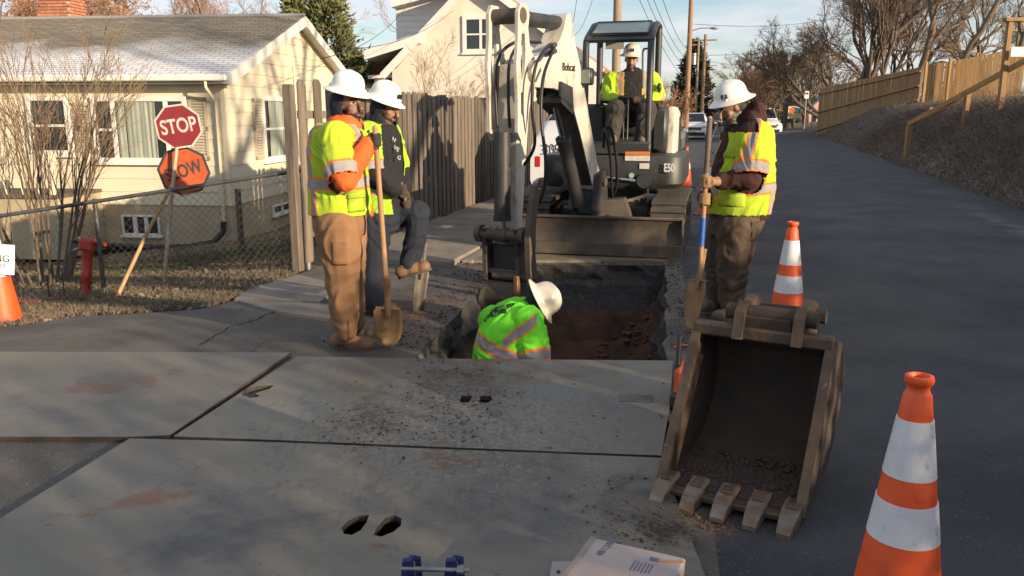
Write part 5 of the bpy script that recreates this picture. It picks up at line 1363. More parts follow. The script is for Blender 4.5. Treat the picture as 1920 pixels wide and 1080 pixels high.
# hoses
def hose(pts, r=.016, name='hose'):
    fine = []; P_ = [Vector(p) for p in pts]; P_ = [P_[0]] + P_ + [P_[-1]]
    for i in range(1, len(P_) - 2):
        for k in range(8):
            t = k / 8; p0, p1, p2, p3 = P_[i - 1:i + 3]
            fine.append(.5 * ((2 * p1) + (-p0 + p2) * t + (2 * p0 - 5 * p1 + 4 * p2 - p3) * t * t + (-p0 + 3 * p1 - 3 * p2 + p3) * t ** 3))
    fine.append(P_[-2]); mb = MB(); mb.tube(fine, r, 6); eb(name, mb, M_hose, smooth=90)
hose([bp(1.25, 2.30, .13), bp(1.55, 2.26, .20), bp(1.95, 2.05, .27), bp(2.02, 1.7, .27), bp(1.92, 1.35, .25), bp(1.88, 1.15, .12)])
hose([bp(1.25, 2.26, .13), bp(1.5, 2.2, .22), bp(1.85, 1.95, .30), bp(1.95, 1.6, .33), bp(1.95, 1.2, .38), bp(1.92, .9, .34), bp(1.94, .65, .2)])
hose([bp(1.30, 2.32, -.05), bp(1.7, 2.30, -.06), bp(2.0, 2.15, -.08), bp(2.06, 1.85, -.09), bp(2.06, 1.5, -.07)])
hose([bp(1.30, 2.32, .0), bp(1.72, 2.28, .0), bp(2.0, 2.10, .03), bp(2.05, 1.80, .04), bp(2.04, 1.5, .05)])
hose([bp(.95, 2.42, -.03), bp(.7, 2.30, .0), bp(.4, 1.95, .06)], .014)
hose([bp(-.1, 1.25, .13), bp(.05, 1.45, .20), bp(-.05, 1.1, .24), bp(-.15, .8, .22), bp(-.25, .65, .2)], .018)
hose([bp(-.1, 1.35, .12), bp(.0, 1.5, .24), bp(-.12, 1.15, .28), bp(-.22, .85, .26), bp(-.3, .7, .2)], .018)
for s, z, l in ((1.22, 2.30, .12), (1.22, 2.24, .12)):
    mb = MB(); mb.cyl(bp(s, z, l), bp(s + .22, z - .03, l + .06), .026, 10); eb('hose_fitting', mb, M_ebody, smooth=40)
# work light on the boom, brand lettering
c = bp(.48, 2.02, .15); mb = MB(); mb.box(c, (.15, .09, .18), basis(bn_, bd, V(0, 0, 1)), .02); wlt = eb('work_light', mb, M_ebody)
mb = MB(); mb.box(c + bd * .05, (.11, .012, .14), basis(bn_, bd, V(0, 0, 1)), .004); eb('lens', mb, M_skylight, wlt)
xd = -bd + V(0, 0, .02); text_part('Bobcat', .115, bp(.86, 2.10, .108), xd, (0, 0, 1), M_letterb, boom, True, bold=.0)
# ------------------------------------------------------------ people
M_skinattr = mat('figure_skin', (1, 1, 1), (0.86, 0.84, 0.82), rough=0.55, attr='Col', scale=30)
M_clothattr = mat('figure_cloth', (1, 1, 1), (0.80, 0.79, 0.76), rough=0.9, attr='Col', scale=7, bump=0.35, bscale=90, c3=(0.11, 0.085, 0.05), c3pos=(0.66, 0.95), c3scale=4.5)
M_glove = mat('leather_glove', (0.30, 0.18, 0.08), (0.20, 0.12, 0.06), rough=0.85, scale=22, bump=.3)
M_glove_or = mat('work_glove_black', (0.022, 0.02, 0.02), (0.10, 0.03, 0.012), rough=0.8, scale=16, lo=.52, hi=.6, bump=.3)
M_glove_dk = mat('glove_dark', (0.03, 0.025, 0.022), (0.07, 0.045, 0.03), rough=0.85, scale=18)
M_boot = mat('boot_leather', (0.24, 0.13, 0.065), (0.15, 0.085, 0.05), rough=0.8, scale=12, bump=.3)
M_bootg = mat('boot_dusty', (0.15, 0.115, 0.085), (0.10, 0.08, 0.06), rough=0.85, scale=12, bump=.3)
M_sole = mat('boot_sole', (0.05, 0.045, 0.04), (0.1, 0.085, 0.07), rough=.9, scale=15)
M_hat = mat('hard_hat_white', (0.78, 0.77, 0.74), (0.66, 0.64, 0.60), rough=0.28, scale=9, coat=.3, c3=(0.42, 0.30, 0.17), c3pos=(.66, .80), c3scale=7)
M_hat2 = mat('hard_hat_clean', (0.80, 0.79, 0.77), (0.72, 0.71, 0.69), rough=0.25, scale=8, coat=.3)
M_hat3 = mat('hard_hat_cream', (0.72, 0.68, 0.58), (0.60, 0.55, 0.46), rough=0.3, scale=8, coat=.3)
M_eye = mat('eye', (0.03, 0.02, 0.015), rough=.2)
LIME, NEON, ORANGE, SILVER = (0.43, 0.60, 0.028), (0.17, 0.78, 0.03), (0.95, 0.20, 0.03), (0.30, 0.30, 0.31)
def remesh(mb, voxel, sm=4):
    me = mb.mesh('tmp'); bm = bmesh.new(); bm.from_mesh(me); bmesh.ops.recalc_face_normals(bm, faces=bm.faces); bm.to_mesh(me); bm.free()
    ob = bpy.data.objects.new('tmp', me); COL.objects.link(ob)
    m = ob.modifiers.new('r', 'REMESH'); m.mode = 'VOXEL'; m.voxel_size = voxel; m.use_smooth_shade = True
    if sm:
        s_ = ob.modifiers.new('s', 'SMOOTH'); s_.factor = .5; s_.iterations = sm
    dg = bpy.context.evaluated_depsgraph_get(); out = bpy.data.meshes.new_from_object(ob.evaluated_get(dg)); bpy.data.objects.remove(ob, do_unlink=True); bpy.data.meshes.remove(me)
    return out
def figure_mesh(name, mb, voxel, parent, m, colf, keep=None, fold=0.0, ffreq=9.0, solid=0.0, sm=4, fold_dir=None):
    me = remesh(mb, voxel, sm); n = len(me.vertices)
    co = np.empty(n * 3); me.vertices.foreach_get('co', co); co = co.reshape(-1, 3)
    if fold:
        no = np.empty(n * 3); me.vertices.foreach_get('normal', no); no = no.reshape(-1, 3)
        k = np.empty(n)
        for i in range(n):
            c = co[i]; w = noise.noise(Vector((c[0] * 3, c[1] * 3, c[2] * 3 + 7))) * 1.2
            v = Vector((c[0] * ffreq * 1.1 + 2.2 * w, c[1] * ffreq * 1.1 + 2.2 * w, c[2] * ffreq * .75 + 2.5 * w + c[0] * ffreq * .5))
            k[i] = (1 - abs(noise.noise(v)) * 2.2) * .7 + noise.noise(v * 2.3) * .4
        co = co + no * (k * fold)[:, None]; me.vertices.foreach_set('co', co.ravel())
    if keep is not None:
        ok = keep(co); bm = bmesh.new(); bm.from_mesh(me); bm.verts.ensure_lookup_table()
        bmesh.ops.delete(bm, geom=[bm.verts[i] for i in np.nonzero(~ok)[0]], context='VERTS'); bm.to_mesh(me); bm.free()
        co = co[ok] if len(me.vertices) == ok.sum() else np.array([v.co[:] for v in me.vertices])
        n = len(me.vertices)
    col = np.ones((n, 4)); col[:, :3] = colf(co)
    at = me.color_attributes.new('Col', 'FLOAT_COLOR', 'POINT'); at.data.foreach_set('color', col.ravel())
    me.materials.clear(); me.materials.append(m); me.update()
    o = link(name, me, parent, smooth=180)
    if solid:
        md = o.modifiers.new('thick', 'SOLIDIFY'); md.thickness = solid; md.offset = -1
    return o
def flat(c): return lambda co: np.tile(np.array(c), (len(co), 1))
class Fig:
    """places joints of a figure from photo pixels at a given distance"""
    def __init__(s, Y): s.Y = Y
    def p(s, u, v, dy=0.0): return P(u, v, s.Y + dy)
    def m(s, px): return px * (s.Y * CP + .25) / FPX
    def rings(s, mb, rows, infl=0.0, n=20):
        """rows: u, v, half width px, half depth m, dy"""
        rr = []
        for (u, v, hw, hd, *dy) in rows:
            c = s.p(u, v, dy[0] if dy else 0); a = s.m(hw) + infl; b = hd + infl
            rr.append([c + Vector((a * math.cos(t), b * math.sin(t), 0)) for t in [2 * math.pi * k / n for k in range(n)]])
        mb.loft(rr); return mb
    def chain(s, mb, rows, infl=0.0, n=12):
        """rows: u, v, dy, radius px"""
        mb.tube([s.p(u, v, dy) for u, v, dy, r in rows], [s.m(r) + infl for *_, r in rows], n)
        for u, v, dy, r in rows: k = s.m(r) + infl; mb.ell(s.p(u, v, dy), (k, k, k), None, 12, 8)
        return mb
def head_parts(mb, c, f, u_):
    f = Vector(f).normalized(); u_ = Vector(u_); u_ = (u_ - f * u_.dot(f)).normalized(); r = f.cross(u_); R = basis(r, f, u_)
    L = lambda x, y, z: Vector(c) + R @ Vector((x, y, z))
    mb.ell(L(0, -.01, .03), (.076, .096, .10), R); mb.ell(L(0, .03, -.045), (.060, .064, .075), R); mb.ell(L(0, .072, -.093), (.030, .026, .024), R)
    mb.tube([L(0, .088, .028), L(0, .108, .0), L(0, .117, -.018)], [.011, .014, .018], 8); mb.ell(L(0, .117, -.018), (.018, .014, .012), R)
    mb.ell(L(0, .083, .040), (.052, .016, .012), R); mb.ell(L(0, .092, -.057), (.026, .014, .014), R)
    for s in (-1, 1): mb.ell(L(s * .077, -.005, .0), (.009, .022, .032), R); mb.ell(L(s * .040, .056, -.016), (.024, .024, .026), R)
    mb.tube([L(0, -.02, -.05), L(0, -.035, -.19)], [.056, .066], 12)
    return R, L
def head_color(c, R, skin, beard, hair):
    Ri = np.array(R.transposed()); c = np.array(c)
    def f(co):
        q = (co - c) @ Ri.T; col = np.tile(np.array(skin), (len(co), 1)); x, y, z = q[:, 0], q[:, 1], q[:, 2]
        near = (np.abs(q) < .16).all(1)
        if beard is not None:
            b = near & (z < -.028 - .25 * np.maximum(0, .06 - np.abs(x)) * (y > .07) * 0) & (y > -.02) & (z > -.16) & ~((np.abs(x) < .018) & (z > -.066) & (z < -.050) & (y > .08))
            b &= ~((z > -.048) & (y > .05) & (np.abs(x) > .028)); col[b] = beard
        br = near & (np.abs(z - .045 + np.abs(x) * .1) < .007) & (y > .06) & (np.abs(x) > .012) & (np.abs(x) < .052); col[br] = hair
        ey = near & (np.abs(z - .021) < .008) & (y > .06) & (np.abs(np.abs(x) - .031) < .014); col[ey] = (.35, .3, .27)
        pu = near & (np.abs(z - .021) < .006) & (y > .06) & (np.abs(np.abs(x) - .031) < .006); col[pu] = (.02, .015, .01)
        lp = near & (np.abs(z + .057) < .008) & (np.abs(x) < .022) & (y > .085); col[lp] = np.array(skin) * np.array((.8, .55, .55))
        hr = near & (y < -.02) & (z > -.05) & (np.abs(x) < .2); col[hr] = hair
        return col
    return f
def hard_hat(parent, c, f, u_, m, size=1.0, txt=None, emblem=None):
    f = Vector(f).normalized(); u_ = Vector(u_).normalized(); f = (f - u_ * f.dot(u_)).normalized(); r = f.cross(u_); R = basis(r * size, f * 1.13 * size, u_ * size); M = Matrix.Translation(c) @ R.to_4x4()
    prof = [(.116, -.004), (.140, -.016), (.172, -.034), (.176, -.031), (.175, -.026), (.142, -.008), (.126, .004), (.121, .03), (.117, .06), (.106, .09), (.085, .117), (.055, .134), (.025, .141), (.0001, .142)]
    mb = MB(); mb.lathe(prof, 36, M); hat = mb.build('hard_hat', m, parent, smooth=50)
    hat.modifiers.new('s', 'SOLIDIFY').thickness = .003
    for x, w in ((0, .016), (-.045, .010), (.045, .010)):
        pts = []
        for k in range(13):
            a = math.radians(28 + 124 * k / 12); rr = math.sqrt(max(0, 1 - (x / .125) ** 2)); pts.append(M @ Vector((x, -math.cos(a) * .118 * rr, .142 * math.sin(a) * rr - .004)))
        mb = MB(); mb.tube(pts, w, 6, flat=.5, ref=u_); mb.build('ridge', m, hat, smooth=180)
    for k in range(4):
        a = math.radians(45 + 90 * k); q = M @ Vector((math.cos(a) * .127, math.sin(a) * .127, .008)); mb = MB(); mb.box(q, (.012, .012, .018), R.normalized() if hasattr(R, 'normalized') else None, .002); mb.build('clip', m, hat)
    if txt:
        t, side = txt; d = Vector(side).normalized(); q = M @ Vector((0, 0, .035)); n = (d - u_ * d.dot(u_)).normalized(); q = q + n * .127 * size
        text_part(t, .045, q + n * .002, u_.cross(n), u_, M_letterb, hat, bold=.002, ext=.003)
    if emblem:
        q = M @ Vector((0, .126 / 1.0, .055)); mb = MB(); mb.box(q, (.055, .010, .035), basis(r, f, u_), .003); mb.build('emblem', emblem, hat)
    return hat
def grip(parent, c, axis, palm, m, r=.020, fr=.0115, name='glove', wrist=None, sgn=1):
    """a gloved hand closed round a shaft: axis = shaft direction, palm = from shaft towards the palm"""
    a = Vector(axis).normalized(); p = Vector(palm); p = (p - a * p.dot(a)).normalized(); q = a.cross(p) * sgn; c = Vector(c); mb = MB()
    R = basis(q, p, a); mb.ell(c + p * (r + .014), (.038, .018, .048), R)
    for i, (o, ln) in enumerate(((.036, 235), (.013, 255), (-.011, 245), (-.034, 215))):
        pts = []
        for k in range(7):
            t = math.radians(25 + ln * k / 6); pts.append(c + a * (o * (1 - .03 * k)) + (p * math.cos(t) + q * math.sin(t)) * (r + fr * .75))
        mb.tube(pts, [fr * 1.1] * 3 + [fr] * 3 + [fr * .8], 8); mb.ell(pts[-1], (fr * .8,) * 3)
    pts = [c + p * (r + .01) + a * .03 - q * .02, c - q * (r + .016) + a * .045, c - q * (r + .004) - p * .012 + a * .055, c - p * (r + .006) + a * .052]
    mb.tube(pts, [.015, .014, .012, .010], 8)
    if wrist is not None:
        w = Vector(wrist); mb.tube([c + p * (r + .014), (c + p * (r + .014)).lerp(w, .5), w], [.032, .034, .043], 12)
    me = remesh(mb, .0055, 2); me.materials.clear(); me.materials.append(m); return link(name, me, parent, smooth=180)
def boot(parent, heel, toe, ankle, m, w=.050):
    h, t, a = Vector(heel), Vector(toe), Vector(ankle); d = (t - h); L = d.length; d.normalize(); s_ = d.cross(Vector((0, 0, 1))); s_ = s_.normalized(); n = s_.cross(d).normalized()
    if n.z < 0: n = -n
    R = basis(d, s_, n); mb = MB()
    mb.ell(h + d * L * .22 + n * .055, (.075, w * .88, .058), R); mb.ell(h + d * L * .52 + n * .050, (L * .30, w * .92, .055), R); mb.ell(h + d * L * .80 + n * .045, (L * .20, w, .048), R)
    mb.tube([h + d * L * .25 + n * .06, a], [.056, .062], 14)
    me = remesh(mb, .008, 3); me.materials.clear(); me.materials.append(m); o = link('boot', me, parent, smooth=180)
    sb_ = MB(); pts = []
    for k in range(18):
        ang = 2 * math.pi * k / 18; x = math.cos(ang); y = math.sin(ang); pts.append(h + d * (L * .5 + x * L * .5) + s_ * (y * w * (1.02 if x > 0 else .86)))
    sb_.prism(pts, n * .024); sb_.build('sole', M_sole, o, smooth=40); return o
def stripe_color(base, bands, extra=None, dirt=None):
    """bands: list of functions co -> signed distance from the tape's centre line, half widths"""
    def f(co):
        col = np.tile(np.array(base), (len(co), 1))
        if dirt is not None:
            k = dirt(co)[:, None]; col = col * (1 - k) + np.array((.16, .13, .05)) * k
        for fn, hs, ho, *msk in bands:
            d = np.abs(fn(co)); ok = msk[0](co) if msk else np.ones(len(co), bool)
            col[(d < ho) & ok] = ORANGE; col[(d < hs) & ok] = SILVER
        return col
    return f
def npnoise(co, f, s=0.0): return np.array([noise.noise(Vector((c[0] * f + s, c[1] * f, c[2] * f))) for c in co])
def axis_fn(a, b):
    a, b = np.array(a), np.array(b); d = (b - a); L = np.linalg.norm(d); d = d / L
    return lambda co: (co - a) @ d
def near_seg(a, b, r):
    a, b = np.array(a), np.array(b); d = b - a; L2 = d @ d
    def f(co):
        t = np.clip(((co - a) @ d) / L2, 0, 1); return np.linalg.norm(co - (a + t[:, None] * d), axis=1) < r
    return f
def shovel(name, label, grip_top, tip_start, blade_tip, facing, shaft_m, bw=.11, bl=.29, blade_m=None, dhandle=False, extra=None, pointed=True, groove=None):
    t = thing(name, label, 'shovel', blade_tip); a, b, c = Vector(grip_top), Vector(tip_start), Vector(blade_tip)
    mb = MB(); mb.tube([a, a.lerp(b, .5), b], [.018, .019, .019], 10); mb.ell(a, (.018, .018, .018)); sh = mb.build('shaft', shaft_m, t, smooth=60)
    if extra:
        for f0, f1, m, r in extra: mb = MB(); mb.tube([a.lerp(b, f0), a.lerp(b, f1)], r, 10); mb.build('sleeve', m, t, smooth=60)
    d = (c - b); L = d.length; d.normalize(); n = Vector(facing); n = (n - d * n.dot(d)).normalized(); s = d.cross(n)
    mb = MB(); mb.tube([b - d * .22, b, b + d * .09], [.024, .023, .019], 10); mb.build('socket', blade_m, t, smooth=60)
    rows = []
    prof = [(.02, .80), (.06, 1.0), (.25, 1.02), (.5, 1.0), (.72, .86), (.88, .55), (1.0, .06)] if pointed else [(.02, .85), (.06, 1), (.4, .98), (.8, .92), (1.0, .85)]
    for f, w in prof:
        row = []
        for k in range(9):
            x = -1 + k / 4; row.append(b + d * (.02 + f * (L - .02)) + s * (x * bw * w) + n * (.032 * x * x * w - .02 + .03 * (f - .4) ** 2))
        rows.append(row)
    mb = MB(); mb.loft(rows, cap=False, closed=False); o = mb.build('blade', blade_m, t, smooth=180); md = o.modifiers.new('t', 'SOLIDIFY'); md.thickness = .004
    for x in (-1, 1):
        q = b + d * .025 + s * (x * bw * .5); mb = MB(); mb.box(q - n * .0, (bw * .75, .02, .012), basis(s, n, d), .003); mb.build('step', blade_m, t)
    return t
M_shaft = mat('ash_handle', (0.36, 0.22, 0.11), (0.24, 0.145, 0.08), rough=.7, scale=6, stretch=(4, 4, .5), c3=(.10, .075, .055), c3pos=(.55, .75), c3scale=3)
M_shaft_dk = mat('dark_handle', (0.13, 0.095, 0.07), (0.08, 0.06, 0.05), rough=.75, scale=8)
M_blade_clay = mat('blade_clay', (0.22, 0.12, 0.055), (0.30, 0.18, 0.09), rough=.8, scale=9, c3=(.16, .14, .12), c3pos=(.58, .7), c3scale=5, bump=.3)
M_blade_steel = mat('blade_steel', (0.13, 0.12, 0.11), (0.2, 0.17, 0.14), rough=.6, metal=.5, scale=9, c3=(.22, .13, .07), c3pos=(.58, .7), c3scale=6)
M_blue = mat('blue_sleeve', (0.02, 0.10, 0.42), (0.015, 0.07, 0.3), rough=.45, scale=12)

def patch_on(parent, target_name, q, nrm, xd, w, h, m, name, th=.006, flap=False):
    """a sewn-on piece that follows the cloth under it"""
    tgt = [o for o in parent.children if o.name.startswith(target_name)][0]; nrm = Vector(nrm).normalized(); xd = Vector(xd); xd = (xd - nrm * xd.dot(nrm)).normalized(); yd = nrm.cross(xd); n = 8; vs = []
    for j in range(n + 1):
        for i in range(n + 1):
            p = Vector(q) + xd * (w * (i / n - .5)) + yd * (h * (j / n - .5)); ok, loc, nn, fi = tgt.ray_cast(p + nrm * .4, -nrm); e = 0 if 0 < i < n and 0 < j < n else .004
            vs.append((loc if ok else p) + nrm * (th - e))
    mb = MB(); mb.add(vs, [(j * (n + 1) + i, j * (n + 1) + i + 1, (j + 1) * (n + 1) + i + 1, (j + 1) * (n + 1) + i) for j in range(n) for i in range(n)]); o = mb.build(name, m, tgt, fixn=False, smooth=180)
    md = o.modifiers.new('t', 'SOLIDIFY'); md.thickness = .006; md.offset = -1; return o
M_vestpk = mat('vest_pocket', (.38, .53, .025), (.28, .40, .03), rough=.9, scale=9, bump=.3, c3=(.13, .12, .04), c3pos=(.56, .8), c3scale=6)
M_trpk = mat('trouser_pocket', (.20, .105, .052), (.15, .08, .042), rough=.9, scale=9, bump=.3)
M_trpk2 = mat('trouser_pocket_dark', (.065, .043, .030), (.05, .034, .025), rough=.9, scale=9, bump=.3)
# ---- W1: man in brown trousers leaning on a shovel
F = Fig(5.62)
w1 = thing('person', 'man in lime vest and brown trousers gripping a long shovel, left of the trench', 'person', F.p(655, 650), 0, 'road crew')
tors = [(641, 222, 22, .085), (637, 233, 33, .17), (633, 248, 44, .225), (632, 285, 48, .215), (634, 335, 50, .20), (637, 380, 52, .195), (637, 408, 51, .19)]
arm = [(627, 256, -.19, 24), (640, 322, -.27, 21), (648, 338, -.27, 19), (690, 272, -.16, 14)]
armf = [(640, 256, .19, 23), (655, 330, .24, 20), (684, 395, .20, 16)]
legn = [(634, 425, -.09, 41), (638, 470, -.10, 35), (641, 525, -.10, 28), (646, 588, -.10, 23), (648, 622, -.09, 18)]
legf = [(644, 425, .09, 40), (650, 470, .10, 33), (654, 525, .10, 27), (660, 585, .10, 22), (664, 605, .10, 17)]
hd1, hf1, hu1 = F.p(655, 199), Vector((.80, -.60, -.03)), Vector((.06, 0, 1))
body = MB(); F.rings(body, tors, -.03); F.chain(body, arm, -.02); F.chain(body, armf, -.02); F.chain(body, legn, -.02); F.chain(body, legf, -.02); R, L = head_parts(body, hd1, hf1, hu1)
hc = head_color(hd1, R, (.18, .092, .058), (.012, .009, .008), (.01, .008, .007)); figure_mesh('body', body, .0075, w1, M_skinattr, hc, sm=3)
mb = MB(); mb.ell(hd1 - hf1 * .045 + Vector((0, 0, .0)), (.102, .105, .13), R); mb.ell(hd1 - hf1 * .02 + Vector((0, 0, -.135)), (.10, .11, .075), R); mb.ell(hd1 + hf1 * .015 + Vector((0, 0, -.145)), (.085, .085, .055), R)
figure_mesh('hood', mb, .009, w1, M_clothattr, flat((.012, .015, .030)), keep=lambda co, R=R, c=hd1: ~((np.abs((co - np.array(c)) @ np.array(R)[:, 0]) < .075) & (((co - np.array(c)) @ np.array(R)[:, 1]) > .02) & (((co - np.array(c)) @ np.array(R)[:, 2]) > -.10)), fold=.006, ffreq=14, solid=.006)
hard_hat(w1, F.p(652, 172) + Vector((0, 0, .02)), hf1 * 1 + Vector((0, 0, -.15)), Vector((.22, -.10, 1)), M_hat2, .86, emblem=None)
mb = MB(); F.chain(mb, arm, .004); F.chain(mb, armf, .004); mb.ell(F.p(645, 234), (.12, .15, .07)); mb.ell(F.p(650, 240), (.115, .16, .10))
figure_mesh('hoodie_sleeves', mb, .011, w1, M_clothattr, flat((.80, .13, .025)), fold=.010, ffreq=13)
mb = MB(); F.rings(mb, tors[1:], .012); up_arm = [(627, 256, -.19, 25), (636, 300, -.25, 25), (641, 326, -.28, 25)]; F.chain(mb, up_arm, .010); F.chain(mb, [(640, 256, .19, 24), (650, 315, .23, 24)], .010)
zs1, zs2 = F.p(0, 341).z, 0; slA, slB = F.p(627, 256, -.19), F.p(643, 334, -.28); Lup = (slB - slA).length
arm_near = near_seg(slA, slB, .135); ax1 = axis_fn(slA, slB); zhem = F.p(0, 402).z; cx1 = F.p(637, 300).x
vest_cols = stripe_color(LIME, [(lambda co: co[:, 2] - zs1 - .015 * (co[:, 0] - cx1), .028, .042), (lambda co: (co[:, 1] - 5.62) + .115, .024, .038, lambda co: (co[:, 2] > zs1 + .04) & (co[:, 1] < 5.62)), (lambda co: co[:, 0] - (cx1 - .155), .016, .028, lambda co: (co[:, 2] < zs1 - .03) & (co[:, 1] < 5.56)),
             (lambda co: ax1(co) - Lup * .84, .034, .050, lambda co: arm_near(co) & (co[:, 1] < 5.62 - .20))], dirt=lambda co: np.clip(npnoise(co, 5) * .9 - .1, 0, .38))
figure_mesh('safety_vest', mb, .0085, w1, M_clothattr, vest_cols, keep=lambda co: (co[:, 2] > zhem) & ~((ax1(co) > Lup * .99) & arm_near(co) & (co[:, 1] < 5.62 - .17)), fold=.016, ffreq=7, solid=.006)
mb = MB(); F.rings(mb, [(637, 385, 47, .185), (637, 415, 48, .195), (639, 440, 44, .19)]); F.chain(mb, legn, .006); F.chain(mb, legf, .006)
figure_mesh('trousers', mb, .010, w1, M_clothattr, lambda co: np.tile(np.array((.235, .125, .062)), (len(co), 1)) * (1 + .18 * npnoise(co, 3)[:, None]), fold=.017, ffreq=7)
boot(w1, G(618, 652), G(703, 658), F.p(646, 622, -.09), M_boot); boot(w1, G(648, 630), G(706, 633), F.p(664, 612, .1), M_bootg)
sh_top, sh_low, sh_tip = P(703, 240, 5.46), P(727, 572, 5.50), P(729, 640, 5.60); sh_tip.z = .005
shovel('round_point_shovel', 'long handled round point shovel standing under the gloved hand of the brown-trousered man', sh_top, sh_low, sh_tip, (0, -1, .1), M_shaft, .098, blade_m=M_blade_clay)
hx = P(703, 262, 5.46); grip(w1, hx, sh_low - sh_top, Vector((-.6, .3, -.2)), M_glove_or, .020, .0135, wrist=F.p(688, 278, -.16))
grip(w1, F.p(688, 405, .18), (0, 1, 0), Vector((-.1, 0, 1)), M_glove_or, .014, .0115, wrist=F.p(684, 392, .2))

patch_on(w1, 'safety_vest', F.p(668, 378, -.15), (.55, -.83, .0), (.83, .55, 0), .13, .14, M_vestpk, 'pocket')
patch_on(w1, 'safety_vest', F.p(668, 366, -.15), (.55, -.83, .0), (.83, .55, 0), .14, .04, M_vestpk, 'pocket_flap', .013)
patch_on(w1, 'trousers', F.p(640, 470, -.1), (.1, -1, .0), (1, .1, 0), .10, .16, M_trpk, 'side_pocket')
patch_on(w1, 'trousers', F.p(658, 612, -.1), (.3, -.95, .0), (.95, .3, 0), .06, .16, M_trpk, 'ankle_flap')
# ---- W2: man in dark jacket with one foot on a spade
F = Fig(6.62)
w2 = thing('person', 'man in open lime vest and dark jeans with one boot on a spade', 'person', F.p(705, 585), 0, 'road crew')
tors = [(715, 222, 20, .08), (708, 235, 33, .18), (705, 252, 43, .225), (708, 290, 45, .20), (712, 335, 43, .185), (713, 372, 41, .18), (711, 405, 40, .18)]
arm = [(690, 255, -.18, 23), (700, 320, -.24, 20), (738, 352, -.22, 16)]
armf = [(728, 255, .18, 22), (748, 320, .20, 19), (757, 352, .05, 15)]
leg1 = [(700, 412, -.07, 34), (698, 470, -.06, 28), (699, 520, -.05, 23), (706, 572, -.05, 20)]
leg2 = [(722, 405, .09, 33), (755, 394, .05, 27), (783, 399, .0, 21), (778, 450, .0, 19), (768, 493, .0, 16)]
hd, hf2, hu = F.p(726, 203), Vector((.80, -.42, -.42)), Vector((.35, -.1, 1))
body = MB(); F.rings(body, tors, -.03)
for c in (arm, armf, leg1, leg2): F.chain(body, c, -.02)
R, L = head_parts(body, hd, hf2, hu); figure_mesh('body', body, .008, w2, M_skinattr, head_color(hd, R, (.30, .15, .095), (.06, .035, .022), (.03, .02, .015)), sm=3)
mb = MB(); mb.ell(hd - hf2 * .035, (.108, .108, .135), R); mb.ell(hd - hf2 * .02 + Vector((-.02, 0, -.12)), (.11, .12, .085), R)
figure_mesh('hood', mb, .010, w2, M_clothattr, flat((.012, .014, .022)), keep=lambda co, R=R, c=hd: ~((np.abs((co - np.array(c)) @ np.array(R)[:, 0]) < .075) & (((co - np.array(c)) @ np.array(R)[:, 1]) > .02) & (((co - np.array(c)) @ np.array(R)[:, 2]) > -.10)), fold=.006, ffreq=14, solid=.006)
hard_hat(w2, F.p(722, 182), hf2 + Vector((0, 0, .15)), Vector((.36, -.12, 1)), M_hat2, .92, emblem=M_letterb)
mb = MB(); F.rings(mb, tors[1:], -.004); F.chain(mb, arm, .004); F.chain(mb, armf, .004)
figure_mesh('jacket', mb, .011, w2, M_clothattr, flat((.012, .012, .016)), fold=.010, ffreq=12)
mb = MB(); F.rings(mb, tors[1:], .014); F.chain(mb, [(690, 255, -.18, 24), (697, 300, -.22, 24), (700, 318, -.24, 24)], .010); F.chain(mb, [(728, 255, .18, 23), (742, 305, .20, 23)], .010)
zb, zh = F.p(0, 352).z, F.p(0, 398).z; sA, sB = F.p(690, 255, -.18), F.p(701, 324, -.24); Lu = (sB - sA).length; an = near_seg(sA, sB, .13); axv = axis_fn(sA, sB); cx = F.p(711, 300).x
figure_mesh('safety_vest', mb, .009, w2, M_clothattr, stripe_color((.36, .66, .035), [(lambda co: co[:, 2] - zb, .028, .042), (lambda co: (co[:, 0] - cx) + .115, .022, .036, lambda co: (co[:, 2] > zb + .05) & (co[:, 1] < 6.6)), (lambda co: axv(co) - Lu * .86, .03, .045, lambda co: an(co) & (co[:, 1] < 6.62 - .17))]),
            keep=lambda co: (co[:, 2] > zh) & ~((axv(co) > Lu * .98) & an(co) & (co[:, 1] < 6.62 - .16)) & ~((co[:, 0] > cx + .105 - .05 * np.clip((co[:, 2] - zb) / .5, -.4, 1)) & (co[:, 1] < 6.62 + .05)), fold=.015, ffreq=7, solid=.006)
mb = MB(); F.rings(mb, [(711, 385, 40, .175), (711, 412, 40, .18), (711, 430, 36, .17)]); F.chain(mb, leg1, .004); F.chain(mb, leg2, .004)
figure_mesh('jeans', mb, .011, w2, M_clothattr, lambda co: np.tile(np.array((.012, .017, .032)), (len(co), 1)) * (1 + .35 * npnoise(co, 3)[:, None]), fold=.017, ffreq=7)
boot(w2, F.p(694, 590, -.05), F.p(745, 586, -.10), F.p(706, 565, -.05), M_bootg); boot(w2, F.p(747, 524, -.02), F.p(810, 506, -.05), F.p(768, 488, .03), M_boot)
sp0, sp1, sp2 = F.p(752, 345, -.10), F.p(792, 503, .10), F.p(782, 573, .10); sp2.z = .004
shovel('flat_spade', 'flat bladed spade under the raised boot of the man in jeans', sp0, sp1, sp2, (.5, -.8, .1), M_shaft_dk, .060, blade_m=M_blade_steel, pointed=False)
grip(w2, sp0.lerp(sp1, .06), sp1 - sp0, Vector((-.5, .2, .2)), M_glove_dk, .020, .0125, wrist=F.p(735, 350, -.2)); grip(w2, sp0.lerp(sp1, .24), sp1 - sp0, Vector((.2, .8, .2)), M_glove_dk, .020, .0125, wrist=F.p(757, 350, .05))
cc_ = F.p(741, 285, -.185); 
for k, s in enumerate(('N', 'VE', 'G')):
    q = F.p(739 + k * 5, 262 + k * 17, -.16); text_part(s, .045, q, (.75, -.3, -.45), (.3, -.1, .9), M_letterw, w2, ext=.002)

